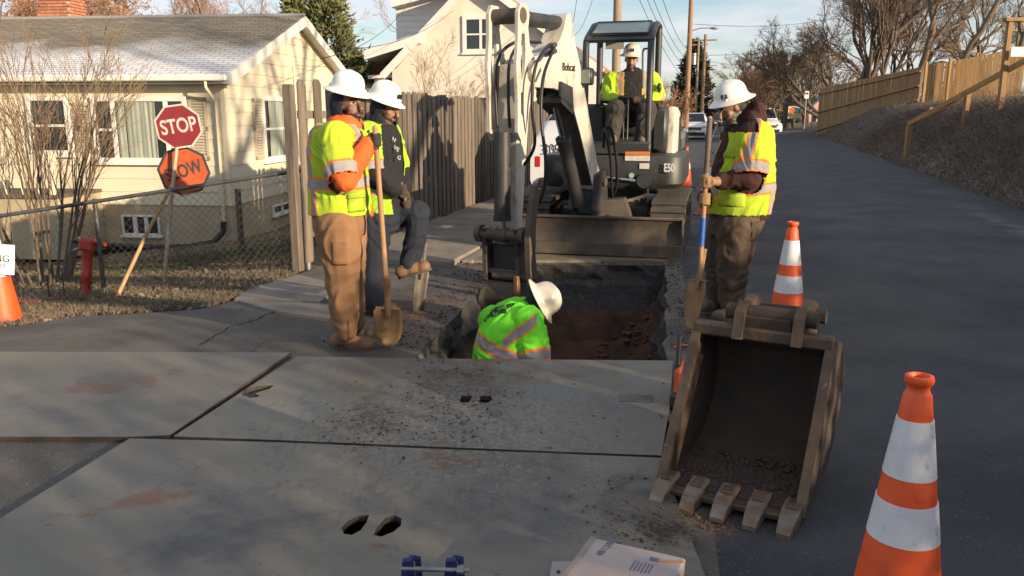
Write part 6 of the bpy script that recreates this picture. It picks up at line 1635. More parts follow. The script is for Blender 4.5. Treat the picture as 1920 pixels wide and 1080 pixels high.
# ---- W3: bearded man at the right looking down over his shovel
F = Fig(6.50)
w3 = thing('person', 'bearded man in lime vest and muddy brown trousers holding a blue-sleeved shovel', 'person', F.p(1360, 597), 0, 'road crew')
tors = [(1404, 218, 18, .085), (1404, 230, 28, .16), (1401, 246, 42, .23), (1396, 280, 49, .225), (1391, 320, 55, .225), (1389, 355, 57, .225), (1387, 385, 56, .215), (1385, 410, 53, .20)]
arm = [(1412, 254, -.20, 25), (1412, 310, -.27, 22), (1404, 334, -.28, 20), (1352, 340, -.25, 14)]
armf = [(1385, 254, .19, 24), (1365, 320, .20, 20), (1350, 352, .10, 17), (1322, 372, -.04, 14)]
leg1 = [(1384, 425, -.09, 36), (1378, 470, -.09, 31), (1373, 520, -.08, 26), (1370, 574, -.08, 19)]
leg2 = [(1362, 425, .09, 34), (1354, 470, .10, 29), (1350, 520, .11, 25), (1346, 560, .12, 18)]
hd, hf3, hu = F.p(1371, 204), Vector((-.82, -.25, -.5)), Vector((-.38, -.05, 1))
body = MB(); F.rings(body, tors, -.03)
for c in (arm, armf, leg1, leg2): F.chain(body, c, -.02)
R, L = head_parts(body, hd, hf3, hu); mbb = L(0, .075, -.13); body.ell(mbb, (.058, .05, .075), R); body.ell(L(0, .085, -.19), (.045, .04, .07), R); body.ell(L(0, .06, -.10), (.068, .055, .06), R)
hcf = head_color(hd, R, (.27, .135, .085), (.028, .018, .013), (.03, .02, .014))
def hc3(co, hcf=hcf, R=R, hd=hd):
    col = hcf(co); q = (co - np.array(hd)) @ np.array(R); b = (q[:, 2] < -.05) & (q[:, 2] > -.30) & (q[:, 1] > .015) & (np.abs(q[:, 0]) < .07) & (q[:, 1] < .18); b &= ~((np.abs(q[:, 0]) < .02) & (q[:, 2] > -.066) & (q[:, 2] < -.05)); col[b] = (.028, .018, .013); return col
figure_mesh('body', body, .0075, w3, M_skinattr, hc3, sm=3)
hard_hat(w3, F.p(1371, 183), hf3 + Vector((0, 0, .30)), Vector((-.30, -.10, 1)), M_hat, .95, txt=('F.S', Vector((-.62, -.8, 0))))
mb = MB(); F.rings(mb, tors[2:], -.006); F.chain(mb, arm, .004); F.chain(mb, armf, .004); mb.ell(F.p(1410, 222), (.11, .14, .08)); mb.ell(F.p(1417, 208), (.07, .12, .075))
figure_mesh('hooded_sweatshirt', mb, .010, w3, M_clothattr, lambda co: np.tile(np.array((.045, .013, .012)), (len(co), 1)) * (1 + .3 * npnoise(co, 8)[:, None]), fold=.010, ffreq=13)
mb = MB(); F.rings(mb, tors[1:], .013); F.chain(mb, [(1412, 254, -.20, 26), (1412, 296, -.25, 27), (1409, 322, -.28, 27)], .012); F.chain(mb, [(1385, 254, .19, 25), (1372, 305, .20, 25)], .010)
zb, zh = F.p(0, 352).z, F.p(0, 400).z; sA, sB = F.p(1412, 254, -.20), F.p(1408, 330, -.29); Lu = (sB - sA).length; an = near_seg(sA, sB, .15); axv = axis_fn(sA, sB); cx = F.p(1390, 300).x
z_n = F.p(0, 246).z
def v3cols(co, zb=zb, cx=cx): return None
figure_mesh('safety_vest', mb, .0085, w3, M_clothattr, stripe_color(LIME, [(lambda co: co[:, 2] - zb - .06 * (co[:, 0] - cx), .030, .045), (lambda co: (co[:, 0] - cx) + .06 - .30 * (co[:, 2] - zb - .25), .024, .038, lambda co: (co[:, 2] > zb + .16) & (co[:, 1] < 6.45)), (lambda co: co[:, 0] - cx - .215, .018, .03, lambda co: (co[:, 2] < zb) & (co[:, 1] < 6.5)),
             (lambda co: axv(co) - Lu * .84, .034, .052, lambda co: an(co) & (co[:, 1] < 6.5 - .21))], dirt=lambda co: np.clip(npnoise(co, 4, 3) * .8 - .2, 0, .3)),
            keep=lambda co: (co[:, 2] > zh) & ~((axv(co) > Lu * .99) & an(co) & (co[:, 1] < 6.5 - .19)) & ~((co[:, 2] > z_n) & (co[:, 0] < cx + .02)) & ~((co[:, 0] < cx - .145) & (co[:, 2] > zb + .02) & (co[:, 1] > 6.5 - .14)), fold=.017, ffreq=6.5, solid=.006)
mb = MB(); F.rings(mb, [(1386, 388, 51, .20), (1382, 415, 48, .195), (1376, 440, 42, .185)]); F.chain(mb, leg1, .006); F.chain(mb, leg2, .006)
figure_mesh('trousers', mb, .010, w3, M_clothattr, lambda co: np.tile(np.array((.082, .055, .038)), (len(co), 1)) * (1 + .4 * npnoise(co, 3)[:, None]), fold=.017, ffreq=7)
boot(w3, F.p(1396, 598, -.08), F.p(1334, 603, -.18), F.p(1371, 575, -.08), M_bootg); boot(w3, F.p(1362, 580, .12), F.p(1312, 585, .06), F.p(1347, 562, .12), M_bootg)
s0, s1, s2 = P(1331, 222, 6.20), P(1311, 520, 6.12), P(1294, 604, 6.02); s2.z = .006
shovel('blue_sleeved_shovel', 'shovel with blue-sleeved handle held upright by the bearded man', s0, s1, s2, (-.8, -.4, .1), M_shaft, .10, blade_m=M_blade_clay, extra=[(.62, .80, M_blue, .0215), (0.0, .34, M_shaft_dk, .020)])
ha = s0.lerp(s1, .39); hb = s0.lerp(s1, .50)
grip(w3, ha, s1 - s0, Vector((.5, -.6, 0)), M_glove, .021, .0150, wrist=F.p(1350, 340, -.26)); grip(w3, hb, s1 - s0, Vector((.3, .8, 0)), M_glove, .021, .0150, wrist=F.p(1324, 370, -.02))
mb = MB(); mb.tube([F.p(1345, 232, -.19), F.p(1334, 258, -.24), F.p(1331, 282, -.26), F.p(1340, 290, -.25), F.p(1352, 262, -.24)], .006, 6); mb.build('lanyard', M_hose, w3, smooth=90)

patch_on(w3, 'safety_vest', F.p(1372, 372, -.2), (-.35, -.93, .0), (.93, -.35, 0), .20, .13, M_vestpk, 'pocket')
patch_on(w3, 'safety_vest', F.p(1372, 359, -.2), (-.35, -.93, .0), (.93, -.35, 0), .21, .035, M_vestpk, 'pocket_flap', .013)
patch_on(w3, 'safety_vest', F.p(1366, 284, -.2), (-.45, -.89, .0), (.89, -.45, 0), .10, .10, M_vestpk, 'chest_pocket')
patch_on(w3, 'trousers', F.p(1398, 430, -.1), (.35, -.93, .0), (.93, .35, 0), .09, .15, M_trpk2, 'side_pocket')
# ---- W4: man bending in the trench
F = Fig(6.02)
w4 = thing('person', 'man in neon green vest bending down inside the trench, back to the camera', 'person', Vector((-.05, 6.05, -1.2)), 0, 'road crew')
tors = [(972, 563, 18, .10, .10), (966, 575, 34, .19, .08), (960, 592, 46, .225, .05), (954, 620, 55, .22, .0), (950, 655, 61, .20, -.05), (948, 700, 63, .19, -.08), (946, 745, 58, .19, -.06)]
arm = [(990, 604, -.12, 27), (1002, 668, -.20, 25), (1012, 740, -.10, 20), (1045, 800, .06, 14)]
armf = [(925, 600, .18, 25), (925, 680, .26, 23), (985, 770, .25, 16)]
leg1 = [(935, 760, -.02, 36), (945, 860, -.05, 28), (935, 960, -.05, 22), (932, 985, -.05, 20)]
leg2 = [(965, 760, .08, 36), (985, 850, .02, 28), (970, 950, .08, 22), (968, 975, .08, 20)]
hd, hf4, hu = F.p(1003, 571, .06), Vector((.52, -.05, -.86)), Vector((.86, .0, .52))
body = MB(); F.rings(body, tors, -.03)
for c in (arm, armf, leg1, leg2): F.chain(body, c, -.02)
body.tube([F.p(978, 582, .06), hd], [.07, .06], 12)
R, L = head_parts(body, hd, hf4, hu); figure_mesh('body', body, .0085, w4, M_skinattr, head_color(hd, R, (.36, .19, .13), None, (.02, .015, .012)), sm=3)
mb = MB(); mb.ell(hd + hu * .035 - hf4 * .012, (.092, .110, .085), R); figure_mesh('knit_cap', mb, .008, w4, M_clothattr, flat((.014, .018, .035)), fold=.003, ffreq=20)
hard_hat(w4, hd + hu * .075, hf4, Vector((.87, -.06, .46)), M_hat3, .95)
mb = MB(); F.rings(mb, tors, .012); F.chain(mb, [(990, 604, -.12, 28), (998, 645, -.18, 29), (1003, 680, -.21, 28)], .008); F.chain(mb, [(925, 600, .18, 26), (925, 660, .24, 25)], .008)
sA, sB = F.p(990, 604, -.12), F.p(1003, 672, -.21); Lu = (sB - sA).length; an = near_seg(sA, sB, .15); axv = axis_fn(sA, sB); zc = F.p(0, 648).z; cx = F.p(950, 640).x
figure_mesh('safety_vest', mb, .0075, w4, M_clothattr, stripe_color(NEON, [(lambda co: (co[:, 2] - zc) + .36 * (co[:, 0] - cx) , .036, .052, lambda co: co[:, 0] < cx + .14), (lambda co: (co[:, 2] - zc - .15) - .75 * (co[:, 0] - cx - .07), .03, .045, lambda co: (co[:, 2] > zc + .0) & (co[:, 0] > cx - .03) & (co[:, 0] < cx + .22)),
             (lambda co: (co[:, 0] - cx) + .01 , .028, .044, lambda co: co[:, 2] < zc - .02), (lambda co: axv(co) - Lu * .95, .032, .05, lambda co: an(co) & (co[:, 0] > cx + .12))]), keep=lambda co, zk=F.p(0, 712).z: co[:, 2] > zk, solid=.006, fold=.014, ffreq=6.5)
mb = MB(); F.rings(mb, [(946, 730, 57, .18, -.06), (948, 770, 58, .19, -.02)]); F.chain(mb, leg1, .006); F.chain(mb, leg2, .006); figure_mesh('trousers', mb, .012, w4, M_clothattr, flat((.05, .045, .045)), fold=.012, ffreq=8)
boot(w4, Vector((-.17, 5.92, -1.24)), Vector((.03, 5.80, -1.24)), F.p(932, 970, -.05), M_bootg); boot(w4, Vector((-.02, 6.15, -1.24)), Vector((.22, 6.10, -1.24)), F.p(968, 960, .08), M_bootg)
for sA_, dd in ((F.p(1045, 800, .06), 0), (F.p(985, 770, .25), 1)): grip(w4, sA_, (0, 0, 1), (-1, 0, .1), M_glove_dk, .018, .012)
for txt, u, v, w in (('DEPT. OF', 943, 583, .066), ('UTILITIES', 933, 604, .066)):
    q = F.p(u, v, 0); nrm = Vector((-.22, -.62, .75)).normalized()
    # project the lettering onto the back surface
    tx = text_part(txt, w, (0, 0, 0), (1, 0, 0), (0, 1, 0), M_letterb, w4, bold=.0025, ext=.002, xs=.72, lift=0)
    xd = Vector((.86, -.32, .40)); xd = (xd - nrm * xd.dot(nrm)).normalized(); yd = nrm.cross(xd)
    vest = [o for o in w4.children if o.name.startswith('safety_vest')][0]; me = tx.data
    for vtx in me.vertices:
        s = q + xd * vtx.co.x + yd * vtx.co.y + nrm * .4; ok, loc, nn, fi = vest.ray_cast(s, -nrm)
        vtx.co = loc + nrm * (.004 + vtx.co.z) if ok else q + xd * vtx.co.x + yd * vtx.co.y + nrm * .05

# ---- W5: operator in the canopy
F = Fig(10.60)
w5 = thing('person', 'bearded operator in lime jacket and black overalls sitting in the excavator', 'person', F.p(1185, 225), 0, 'road crew')
tors = [(1186, 128, 10, .08), (1185, 136, 30, .12), (1185, 147, 40, .14), (1185, 172, 39, .15), (1184, 205, 35, .16), (1184, 222, 31, .17)]
arm = [(1148, 150, 0, 14), (1139, 180, -.05, 13), (1150, 186, -.25, 10), (1166, 190, -.38, 8)]
armf = [(1222, 150, 0, 14), (1233, 180, -.02, 13), (1222, 188, -.22, 10), (1196, 190, -.38, 8)]
leg1 = [(1170, 214, -.02, 18), (1156, 205, -.42, 17), (1151, 235, -.46, 14), (1149, 258, -.46, 11)]
leg2 = [(1199, 214, -.02, 18), (1212, 205, -.40, 17), (1208, 235, -.44, 14), (1204, 256, -.44, 11)]
hd, hf5, hu = F.p(1184, 112, -.05), Vector((-.12, -.92, -.36)), Vector((0, -.3, 1))
body = MB(); F.rings(body, tors, -.03)
for c in (arm, armf, leg1, leg2): F.chain(body, c, -.015)
R, L = head_parts(body, hd, hf5, hu); body.ell(L(0, .08, -.13), (.055, .045, .06), R)
hcf5 = head_color(hd, R, (.36, .18, .12), (.022, .014, .010), (.02, .014, .01))
def hc5(co, hcf=hcf5, R=R, hd=hd):
    col = hcf(co); q = (co - np.array(hd)) @ np.array(R); b = (q[:, 2] < -.07) & (q[:, 2] > -.2) & (q[:, 1] > .02) & (np.abs(q[:, 0]) < .07); col[b] = (.022, .014, .010); return col
figure_mesh('body', body, .009, w5, M_skinattr, hc5, sm=2)
hard_hat(w5, hd + hu.normalized() * .075, hf5 + Vector((0, 0, .2)), Vector((0, -.12, 1)), M_hat3, .88, emblem=mat('hat_emblem', (.04, .04, .045), rough=.6))
mb = MB(); F.rings(mb, tors[1:], .01); F.chain(mb, arm, .008); F.chain(mb, armf, .008); mb.ell(F.p(1186, 135), (.12, .12, .06)); cx = F.p(1184, 170).x; zl = F.p(0, 182).z
sA, sB = F.p(1152, 150), F.p(1143, 184, -.05); sC, sD = F.p(1217, 150), F.p(1228, 184, -.02); n1, n2 = near_seg(sA, sB, .13), near_seg(sC, sD, .13)
def jc(co):
    x = co[:, 0] - cx; col = np.tile(np.array((.42, .66, .03)), (len(co), 1)); fr_ = co[:, 1] < 10.57
    lat = np.abs(x); m1 = fr_ & (np.abs(lat - .155) < .032) & (co[:, 2] > zl - .02); col[m1] = ORANGE; m1 = fr_ & (np.abs(lat - .155) < .020) & (co[:, 2] > zl - .02); col[m1] = SILVER
    inn = fr_ & (lat < .115 - .0 * x); col[inn] = (.012, .012, .013)
    armz = (n1(co) | n2(co)) & (lat > .2); z2 = co[:, 2] - zl; col[armz & (np.abs(z2) < .045)] = ORANGE; col[armz & (np.abs(z2) < .028)] = SILVER; col[(lat > .12) & (z2 < -.045) & (co[:, 1] < 10.53)] = (.014, .013, .013)
    col[(z2 < -.045) & fr_] = (.014, .013, .013); return col
figure_mesh('jacket', mb, .010, w5, M_clothattr, jc, fold=.010, ffreq=11)
mb = MB(); F.rings(mb, [(1184, 195, 30, .16), (1184, 222, 32, .18)]); F.chain(mb, leg1, .004); F.chain(mb, leg2, .004); figure_mesh('overalls', mb, .012, w5, M_clothattr, flat((.050, .044, .038)), fold=.017, ffreq=7)
for (u, dy, pl) in ((1168, -.42, (-1, .2, .2)), (1193, -.42, (1, .2, .2))): grip(w5, F.p(u, 188, dy), (1, 0, .1), (0, .5, .8), M_glove_dk, .018, .0125, wrist=F.p(u - 6 if u < 1180 else u + 6, 189, dy + .1))
for u, dy in ((1150, -.46), (1204, -.44)): boot(w5, F.p(u, 266, dy + .03), F.p(u - 1, 271, dy - .24), F.p(u, 257, dy), M_bootg)
# ------------------------------------------------------------ traffic cones
M_cone = mat('cone_orange', (0.86, 0.115, 0.022), (0.72, 0.085, 0.02), rough=0.5, scale=6, c3=(0.38, 0.075, 0.03), c3pos=(.56, .8), c3scale=9)
M_collar = mat('cone_collar', (0.72, 0.71, 0.73), (0.60, 0.59, 0.60), rough=0.42, scale=9, c3=(0.36, 0.34, 0.32), c3pos=(.57, .68), c3scale=16, bump=.08, bscale=300)
def make_cone(label, loc, rz):
    t = thing('traffic_cone', label, 'cone', loc, rz, 'orange traffic cones'); H_ = .91
    def rad(z): return .036 + (.150 - .036) * (H_ - .05 - z) / (H_ - .09)
    pr = [(rad(.04), .035)] + [(rad(z), z) for z in (.2, .4, .6, .8, .855)] + [(.032, .862), (.029, .872), (.031, .882), (.037, .888), (.039, .898), (.037, .908), (.028, .910), (.022, .900), (.021, .84)]
    mb = MB(); mb.lathe(pr, 40); mb.build('body', M_cone, t, True, smooth=50)
    for z0, z1 in ((.62, .785), (.43, .545)):
        mb = MB(); mb.lathe([(rad(z0) - .001, z0 - .001), (rad(z0) + .0022, z0), (rad(z1) + .0022, z1), (rad(z1) - .001, z1 + .001)], 40); mb.build('collar', M_collar, t, True, smooth=50)
    mb = MB(); ring = []
    for r, z in ((.185, 0), (.185, .022), (.172, .034), (.14, .042)):
        ring.append([Vector((r * 1.0 * max(-1, min(1, 1.25 * math.cos(a))), r * max(-1, min(1, 1.25 * math.sin(a))), z)) for a in [2 * math.pi * k / 32 for k in range(32)]])
    mb.loft(ring); mb.build('base', M_black, t, True, smooth=40); return t
def under_top(u, v, z=.905):
    p = G(u, v, z); return Vector((p.x, p.y, .004))
cone0 = make_cone('nearest large orange and white cone at the bottom right', under_top(1724, 709), .3)
dup(cone0, under_top(1487, 418), .9, 'orange and white cone standing behind the loose bucket')
p = under_top(1288, 276); dup(cone0, p, .5, 'orange and white cone beside the excavator track')
q = G(1324, 404); dup(cone0, q, .2, 'orange cone mostly hidden behind the bearded man')
pl = GT(14, 606); pl.y -= .05; pl.z = zt(pl.x, pl.y) + .006
lc = dup(cone0, pl, 0, 'orange cone with a paper sign at the left edge'); lc.rotation_euler.z = .1
M_paper = mat('paper', (0.78, 0.78, 0.80), rough=.7)
ps = thing('paper_sign', 'white printed parking notice taped to the left cone', 'sign', pl + up * .5)
a = pl + Vector((.0, -.105, .47)); xd = Vector((.97, -.10, -.08)).normalized(); yd = Vector((-.12, .10, .97)); yd = (yd - xd * yd.dot(xd)).normalized(); nd_ = xd.cross(yd)
mb = MB(); ring = []
for k in range(9):
    f = -1 + k / 4; ring.append([a + xd * (f * .19) + yd * z - nd_ * (.05 * f * f) for z in (0, .26)])
mb.loft(ring, cap=False, closed=False); sh_ = mb.build('sheet', M_paper, ps, smooth=180)
def on_paper(txt, size, z, m=M_letterb, xs=.8):
    tx = text_part(txt, size, (0, 0, 0), (1, 0, 0), (0, 1, 0), m, ps, lift=0, xs=xs, ext=.0005)
    for v in tx.data.vertices:
        x, y, zz = v.co; f = x / .19; v.co = a + xd * x + yd * (z + y) + nd_ * (.003 + zz - .05 * f * f)
on_paper('NO', .07, .205, xs=1); on_paper('PARKING', .085, .135, xs=.9); on_paper('ENFORCED', .05, .075, xs=1.0)

# ------------------------------------------------------------ loose excavator bucket on the ground
M_bk = mat('bucket_mud', (0.045, 0.030, 0.021), (0.075, 0.048, 0.030), rough=.85, scale=5, bump=.6, bscale=30, c3=(.045, .036, .030), c3pos=(.5, .62), c3scale=4)
M_bkedge = mat('bucket_worn_edge', (0.125, 0.082, 0.048), (0.07, 0.048, 0.032), rough=.62, metal=.25, scale=9, bump=.4, bscale=40, c3=(.20, .17, .135), c3pos=(.60, .68), c3scale=9)
M_tooth = mat('tooth_steel', (0.24, 0.20, 0.16), (0.16, 0.115, 0.075), rough=.55, metal=.45, scale=14, bump=.4, bscale=40, c3=(.17, .10, .05), c3pos=(.55, .68), c3scale=10)
kL, kR = G(1212, 915, .03), G(1500, 985, .03); ka = (kR - kL); KW = ka.length - .06; ka.normalize(); kb = Vector((-ka.y, ka.x, 0)); K0 = kL + ka * .05; K0.z = 0
buck = thing('loose_bucket', 'muddy toothed excavator bucket lying on the asphalt with its mouth open', 'excavator bucket', K0)
def kp(x, s, z): return K0 + ka * x + kb * s + up * z
# profile of the shell (back distance, height): lip, floor, heel, back, top plate
prof = [(.04, .045), (.20, .035), (.40, .04), (.58, .10), (.72, .22), (.79, .38), (.78, .52), (.70, .61), (.56, .655), (.46, .655)]
th = .022
def shell(name, pr, m, parent):
    mb = MB(); n = len(pr); ring = []
    for i, (s, z) in enumerate(pr):
        a_, b_ = pr[max(0, i - 1)], pr[min(n - 1, i + 1)]; d = Vector((b_[0] - a_[0], b_[1] - a_[1])).normalized(); nn = Vector((-d.y, d.x))
        ring.append([kp(0, s, z), kp(KW, s, z), kp(KW, s + nn.x * th, z + nn.y * th), kp(0, s + nn.x * th, z + nn.y * th)])
    mb.loft(ring); return mb.build(name, m, parent, smooth=35)
sh_b = shell('shell', prof, M_bk, buck)
side = [(s, z) for s, z in prof] + [(.40, .60), (.22, .33), (.06, .10)]
for x in (-.012, KW - .012):
    mb = MB(); mb.prism([kp(x, s, z) for s, z in side], ka * .024); mb.build('side_plate', M_bk, buck)
    mb = MB(); e = [(.46, .672), (.40, .61), (.22, .34), (.05, .10), (.03, .05)]
    for (s0, z0), (s1, z1) in zip(e[:-1], e[1:]):
        mb.prism([kp(x - .008, s0, z0), kp(x - .008, s1, z1), kp(x - .008, s1 + .035, z1 - .012), kp(x - .008, s0 + .035, z0 - .012)], ka * .04)
    mb.build('side_cutter', M_bkedge, buck)
mb = MB(); mb.box(kp(KW / 2, .05, .045), (KW + .02, .13, .028), basis(ka, kb, up), .006); mb.build('lip', M_bkedge, buck)
mb = MB(); mb.box(kp(KW / 2, .465, .66), (KW + .03, .07, .06), basis(ka, kb, up), .01); mb.build('top_edge', M_bkedge, buck)
for k in range(5):
    x = .03 + (KW - .06) * k / 4; o = kp(x, 0, .05); w = .036; mb = MB()
    ring = [[o + ka * sx * ww + kb * s + up * (z + sz * hh) for sx, sz in ((-1, -1), (1, -1), (1, 1), (-1, 1))] for s, z, ww, hh in ((.10, .012, .036, .030), (.0, .0, .036, .030), (-.06, -.010, .032, .022), (-.115, -.028, .027, .010))]
    mb.loft(ring); tth = mb.build('tooth', M_tooth, buck)
    mb = MB(); mb.box(o + kb * .06 + up * .034, (.05, .09, .018), basis(ka, kb, up), .004); mb.build('adapter', M_bkedge, tth)
# coupler ears and pins on top of the bucket
for x in (.17, KW - .16):
    mb = MB(); mb.prism([kp(x, .40, .64), kp(x, .44, .76), kp(x, .50, .80), kp(x, .58, .78), kp(x, .66, .80), kp(x, .74, .76), kp(x, .76, .60), kp(x, .60, .62)], ka * .045); mb.build('ear', M_bkedge, buck)
mb = MB(); mb.cyl(kp(.12, .50, .745), kp(KW - .07, .50, .745), .038, 16); mb.build('coupler_pin', M_bk, buck, smooth=50)
mb = MB(); mb.cyl(kp(.12, .70, .72), kp(KW - .07, .70, .72), .034, 16); mb.build('coupler_pin', M_bk, buck, smooth=50)
mb = MB(); mb.box(kp(KW / 2 + .01, .47, .705), (KW - .36, .03, .07), basis(ka, kb, up), .006); mb.build('coupler_plate', M_bk, buck)
r_ = random.Random(3); mb = MB()
for _ in range(420):
    x = r_.uniform(.03, KW - .03); s = r_.uniform(.05, .45) ** 1.0; z = .06 + max(0, s - .38) * .4; sz = r_.uniform(.004, .02)
    mb.ell(kp(x, s, z), (sz, sz, sz * .6), None, 5, 4)
o = mb.build('mud', M_bk, buck, fixn=False); o['kind'] = 'stuff'

# ------------------------------------------------------------ cut-off saw half hidden behind the bucket
sc_ = G(1282, 770); sw_ = thing('cut_off_saw', 'orange cut-off saw with black hoop handle behind the loose bucket', 'saw', sc_)
M_sawor = mat('saw_orange', (.75, .12, .03), (.6, .1, .03), rough=.45, scale=9)
mb = MB(); mb.box(sc_ + Vector((.08, .08, .17)), (.20, .30, .18), rotz(-.4), .03); mb.build('body', M_sawor, sw_)
mb = MB(); mb.box(sc_ + Vector((.02, .06, .06)), (.14, .24, .10), rotz(-.4), .02); mb.build('tank', M_black, sw_)
q = sc_ + Vector((-.02, .05, .12)); mb = MB(); mb.tube([q + Vector((-.01, -.03, 0)), q + Vector((-.015, -.01, .16)), q + Vector((0, .05, .27)), q + Vector((.05, .10, .30)), q + Vector((.18, .14, .29))], .014, 8); mb.build('handle', M_black, sw_, smooth=90)
mb = MB(); mb.cyl(sc_ + Vector((.24, .30, .16)), sc_ + Vector((.246, .31, .16)), .17, 28); mb.build('blade', M_galv, sw_, smooth=40)
a = G(1262, 655); mb = MB(); mb.tube([a + up * .012, a + Vector((.07, .03, .02)), a + Vector((.16, .0, .03)), a + Vector((.25, -.05, .03))], .011, 7)
tag(mb.build('air_hose', mat('hose_orange', (.42, .13, .05), rough=.6), smooth=90), 'short orange hose end beside the trench corner', 'hose')

# ------------------------------------------------------------ cardboard carton, flat card and blue clamp in the foreground
M_card = mat('carton', (0.40, 0.335, 0.315), (0.34, 0.28, 0.26), rough=.6, scale=3, c3=(.5, .45, .44), c3pos=(.6, .8), c3scale=2)
zt_b = .17; c0 = G(1107, 1006, zt_b); c1 = G(1286, 1046, zt_b); bx = (c1 - c0); BW = bx.length; bx.normalize(); by = Vector((bx.y, -bx.x, 0)); by = by if by.y < 0 else -by
ct = thing('carton', 'beige plastic-wrapped carton at the bottom edge', 'box', Vector((c0.x, c0.y, .037)))
mb = MB(); mb.box(c0 + bx * BW / 2 + by * .22 + up * (.5 * (.037 - zt_b)), (BW, .44, zt_b - .037), basis(bx, by, bx.cross(by)), .006); mb.build('carton_body', M_card, ct)
mb = MB(); mb.box(c0 + bx * .012 + by * .22 + up * .0025, (.018, .43, .004), basis(bx, by, bx.cross(by))); mb.build('flap_edge', mat('carton_edge', (.26, .21, .19), rough=.7), ct)
M_ink = mat('carton_ink', (.10, .12, .20), rough=.6)
M_tape = mat('carton_tape', (.42, .20, .08), rough=.5)
tn = bx.cross(by); ty = -by
text_part('48/12/05', .034, c0 + bx * .075 + by * .05, (-by + bx * .12), -(bx + by * .12) * -1 * -1, M_ink, ct, ext=.0004, lift=.001)
for k in range(6):
    q = c0 + bx * (.19 + .012 * k) + by * (.10 + .0 * k); mb = MB(); mb.box(q + by * .02 + up * .001, (.004, .07 - .006 * (k % 3), .0008), basis(bx, by, bx.cross(by))); mb.build('print_line', M_ink, ct)
q = c0 + bx * .245 + by * .055; mb = MB(); mb.box(q + up * .001, (.03, .024, .0008), basis(bx, by, bx.cross(by))); mb.build('print_mark', M_ink, ct)
q = c0 + bx * (BW - .04) + by * .045; mb = MB(); mb.box(q + up * .0015, (.085, .012, .001), rotz(math.atan2(bx.y, bx.x) + .35)); mb.build('tape', M_tape, ct)
fc = px_poly([(1036, 1053), (1100, 1052), (1090, 1110), (1024, 1110)], .06); hl = px_poly([(1042, 1071), (1049, 1068), (1052, 1073), (1047, 1077)], .06)
tag(sheet('card_flap', fc, [hl], [], lambda x, y: .06, M_card, .004, edge_mat=M_card), 'pale flat card with a thumb hole beside the carton', 'card')
M_cblue = mat('clamp_blue', (0.008, 0.022, 0.13), (0.006, 0.014, 0.08), rough=.4, scale=14, coat=.2)
cl_ = thing('pipe_clamp', 'blue pipe repair clamp with a steel bolt at the bottom edge', 'clamp', G(808, 1090, .037))
zc = .125
for u in (765, 846):
    q = G(u, 1056, zc); mb = MB(); mb.prism([q + Vector((-.017, 0, .02)), q + Vector((.017, 0, .022)), q + Vector((.024, .0, -.03)), q + Vector((.03, -.02, -.085)), q + Vector((-.032, -.02, -.085)), q + Vector((-.022, .0, -.03))], Vector((0, -.018, -.004))); mb.build('lug', M_cblue, cl_)
    mb = MB(); q2 = q + Vector((.012, .0, .0)); mb.tube([q2 + Vector((.0, .004, .018)), q2 + Vector((.018, .03, .0)), q2 + Vector((.022, .035, -.085))], .012, 6); mb.build('lug_rib', M_cblue, cl_)
a, b = G(752, 1066, zc - .01), G(880, 1069, zc - .01)
mb = MB(); mb.cyl(a, b, .0085, 12); bolt = mb.build('bolt', M_galv, cl_, smooth=50)
mb = MB(); mb.cyl(G(857, 1068, zc - .01), G(870, 1068.5, zc - .01), .016, 6); mb.build('nut', M_galv, bolt)
q = G(806, 1120, .04); mb = MB(); ring = []
for x in (-.10, .10): ring.append([q + Vector((x, -.06 + .10 * math.cos(t), .0 + .085 * math.sin(t))) for t in [math.pi * k / 12 for k in range(13)]])
mb.loft(ring, cap=False, closed=False); o = mb.build('band', M_cblue, cl_, smooth=180); o.modifiers.new('s', 'SOLIDIFY').thickness = .006

# ------------------------------------------------------------ jackhammer leaning on the fence
M_jred = mat('jackhammer_red', (0.50, 0.030, 0.020), (0.36, 0.022, 0.016), rough=.42, scale=9, c3=(.12, .05, .04), c3pos=(.63, .8), c3scale=12)
JY = 8.38
jb = GT(160, 556); JY = jb.y
jt, jm = P(166, 452, JY + .06), P(164, 480, JY + .05)
jk = thing('jackhammer', 'red pneumatic jackhammer leaning on the chain link fence', 'jackhammer', jb)
ax = (jt - jb).normalized(); jx, jy, _ = frame_from(ax, (0, -1, 0))
def jp(t, off=0): return jb.lerp(jt, t) + jx * off
mb = MB(); mb.tube([jp(.0) + up * .02, jp(.10), jp(.22)], [.05, .042, .040], 14); mb.build('chuck', M_jred, jk, smooth=50)
mb = MB(); mb.tube([jp(.22), jp(.30), jp(.34), jp(.44), jp(.46), jp(.82), jp(.84)], [.040, .048, .056, .056, .050, .056, .062], 16); mb.build('cylinder', M_jred, jk, smooth=40)
mb = MB(); mb.box(jp(.93), (.17, .14, .13), basis(jx, jy, ax), .025); mb.box(jp(1.0), (.13, .11, .06), basis(jx, jy, ax), .02); mb.build('head', M_jred, jk)
for s in (-1, 1):
    mb = MB(); mb.cyl(jp(.97, s * .06), jp(.97, s * .17), .022, 12); mb.build('handle', M_black, jk, smooth=50)
mb = MB(); mb.cyl(jp(.97, .17 if jx.x > 0 else -.17), jp(.97, .185 if jx.x > 0 else -.185), .024, 12); mb.build('handle_cap', M_jred, jk, smooth=50)
mb = MB(); mb.tube([jp(.88, -.06 if jx.x > 0 else .06), jp(.83, -.12 if jx.x > 0 else .12), jp(.79, -.17 if jx.x > 0 else .17)], [.02, .018, .014], 8); mb.build('air_inlet', M_galv, jk)
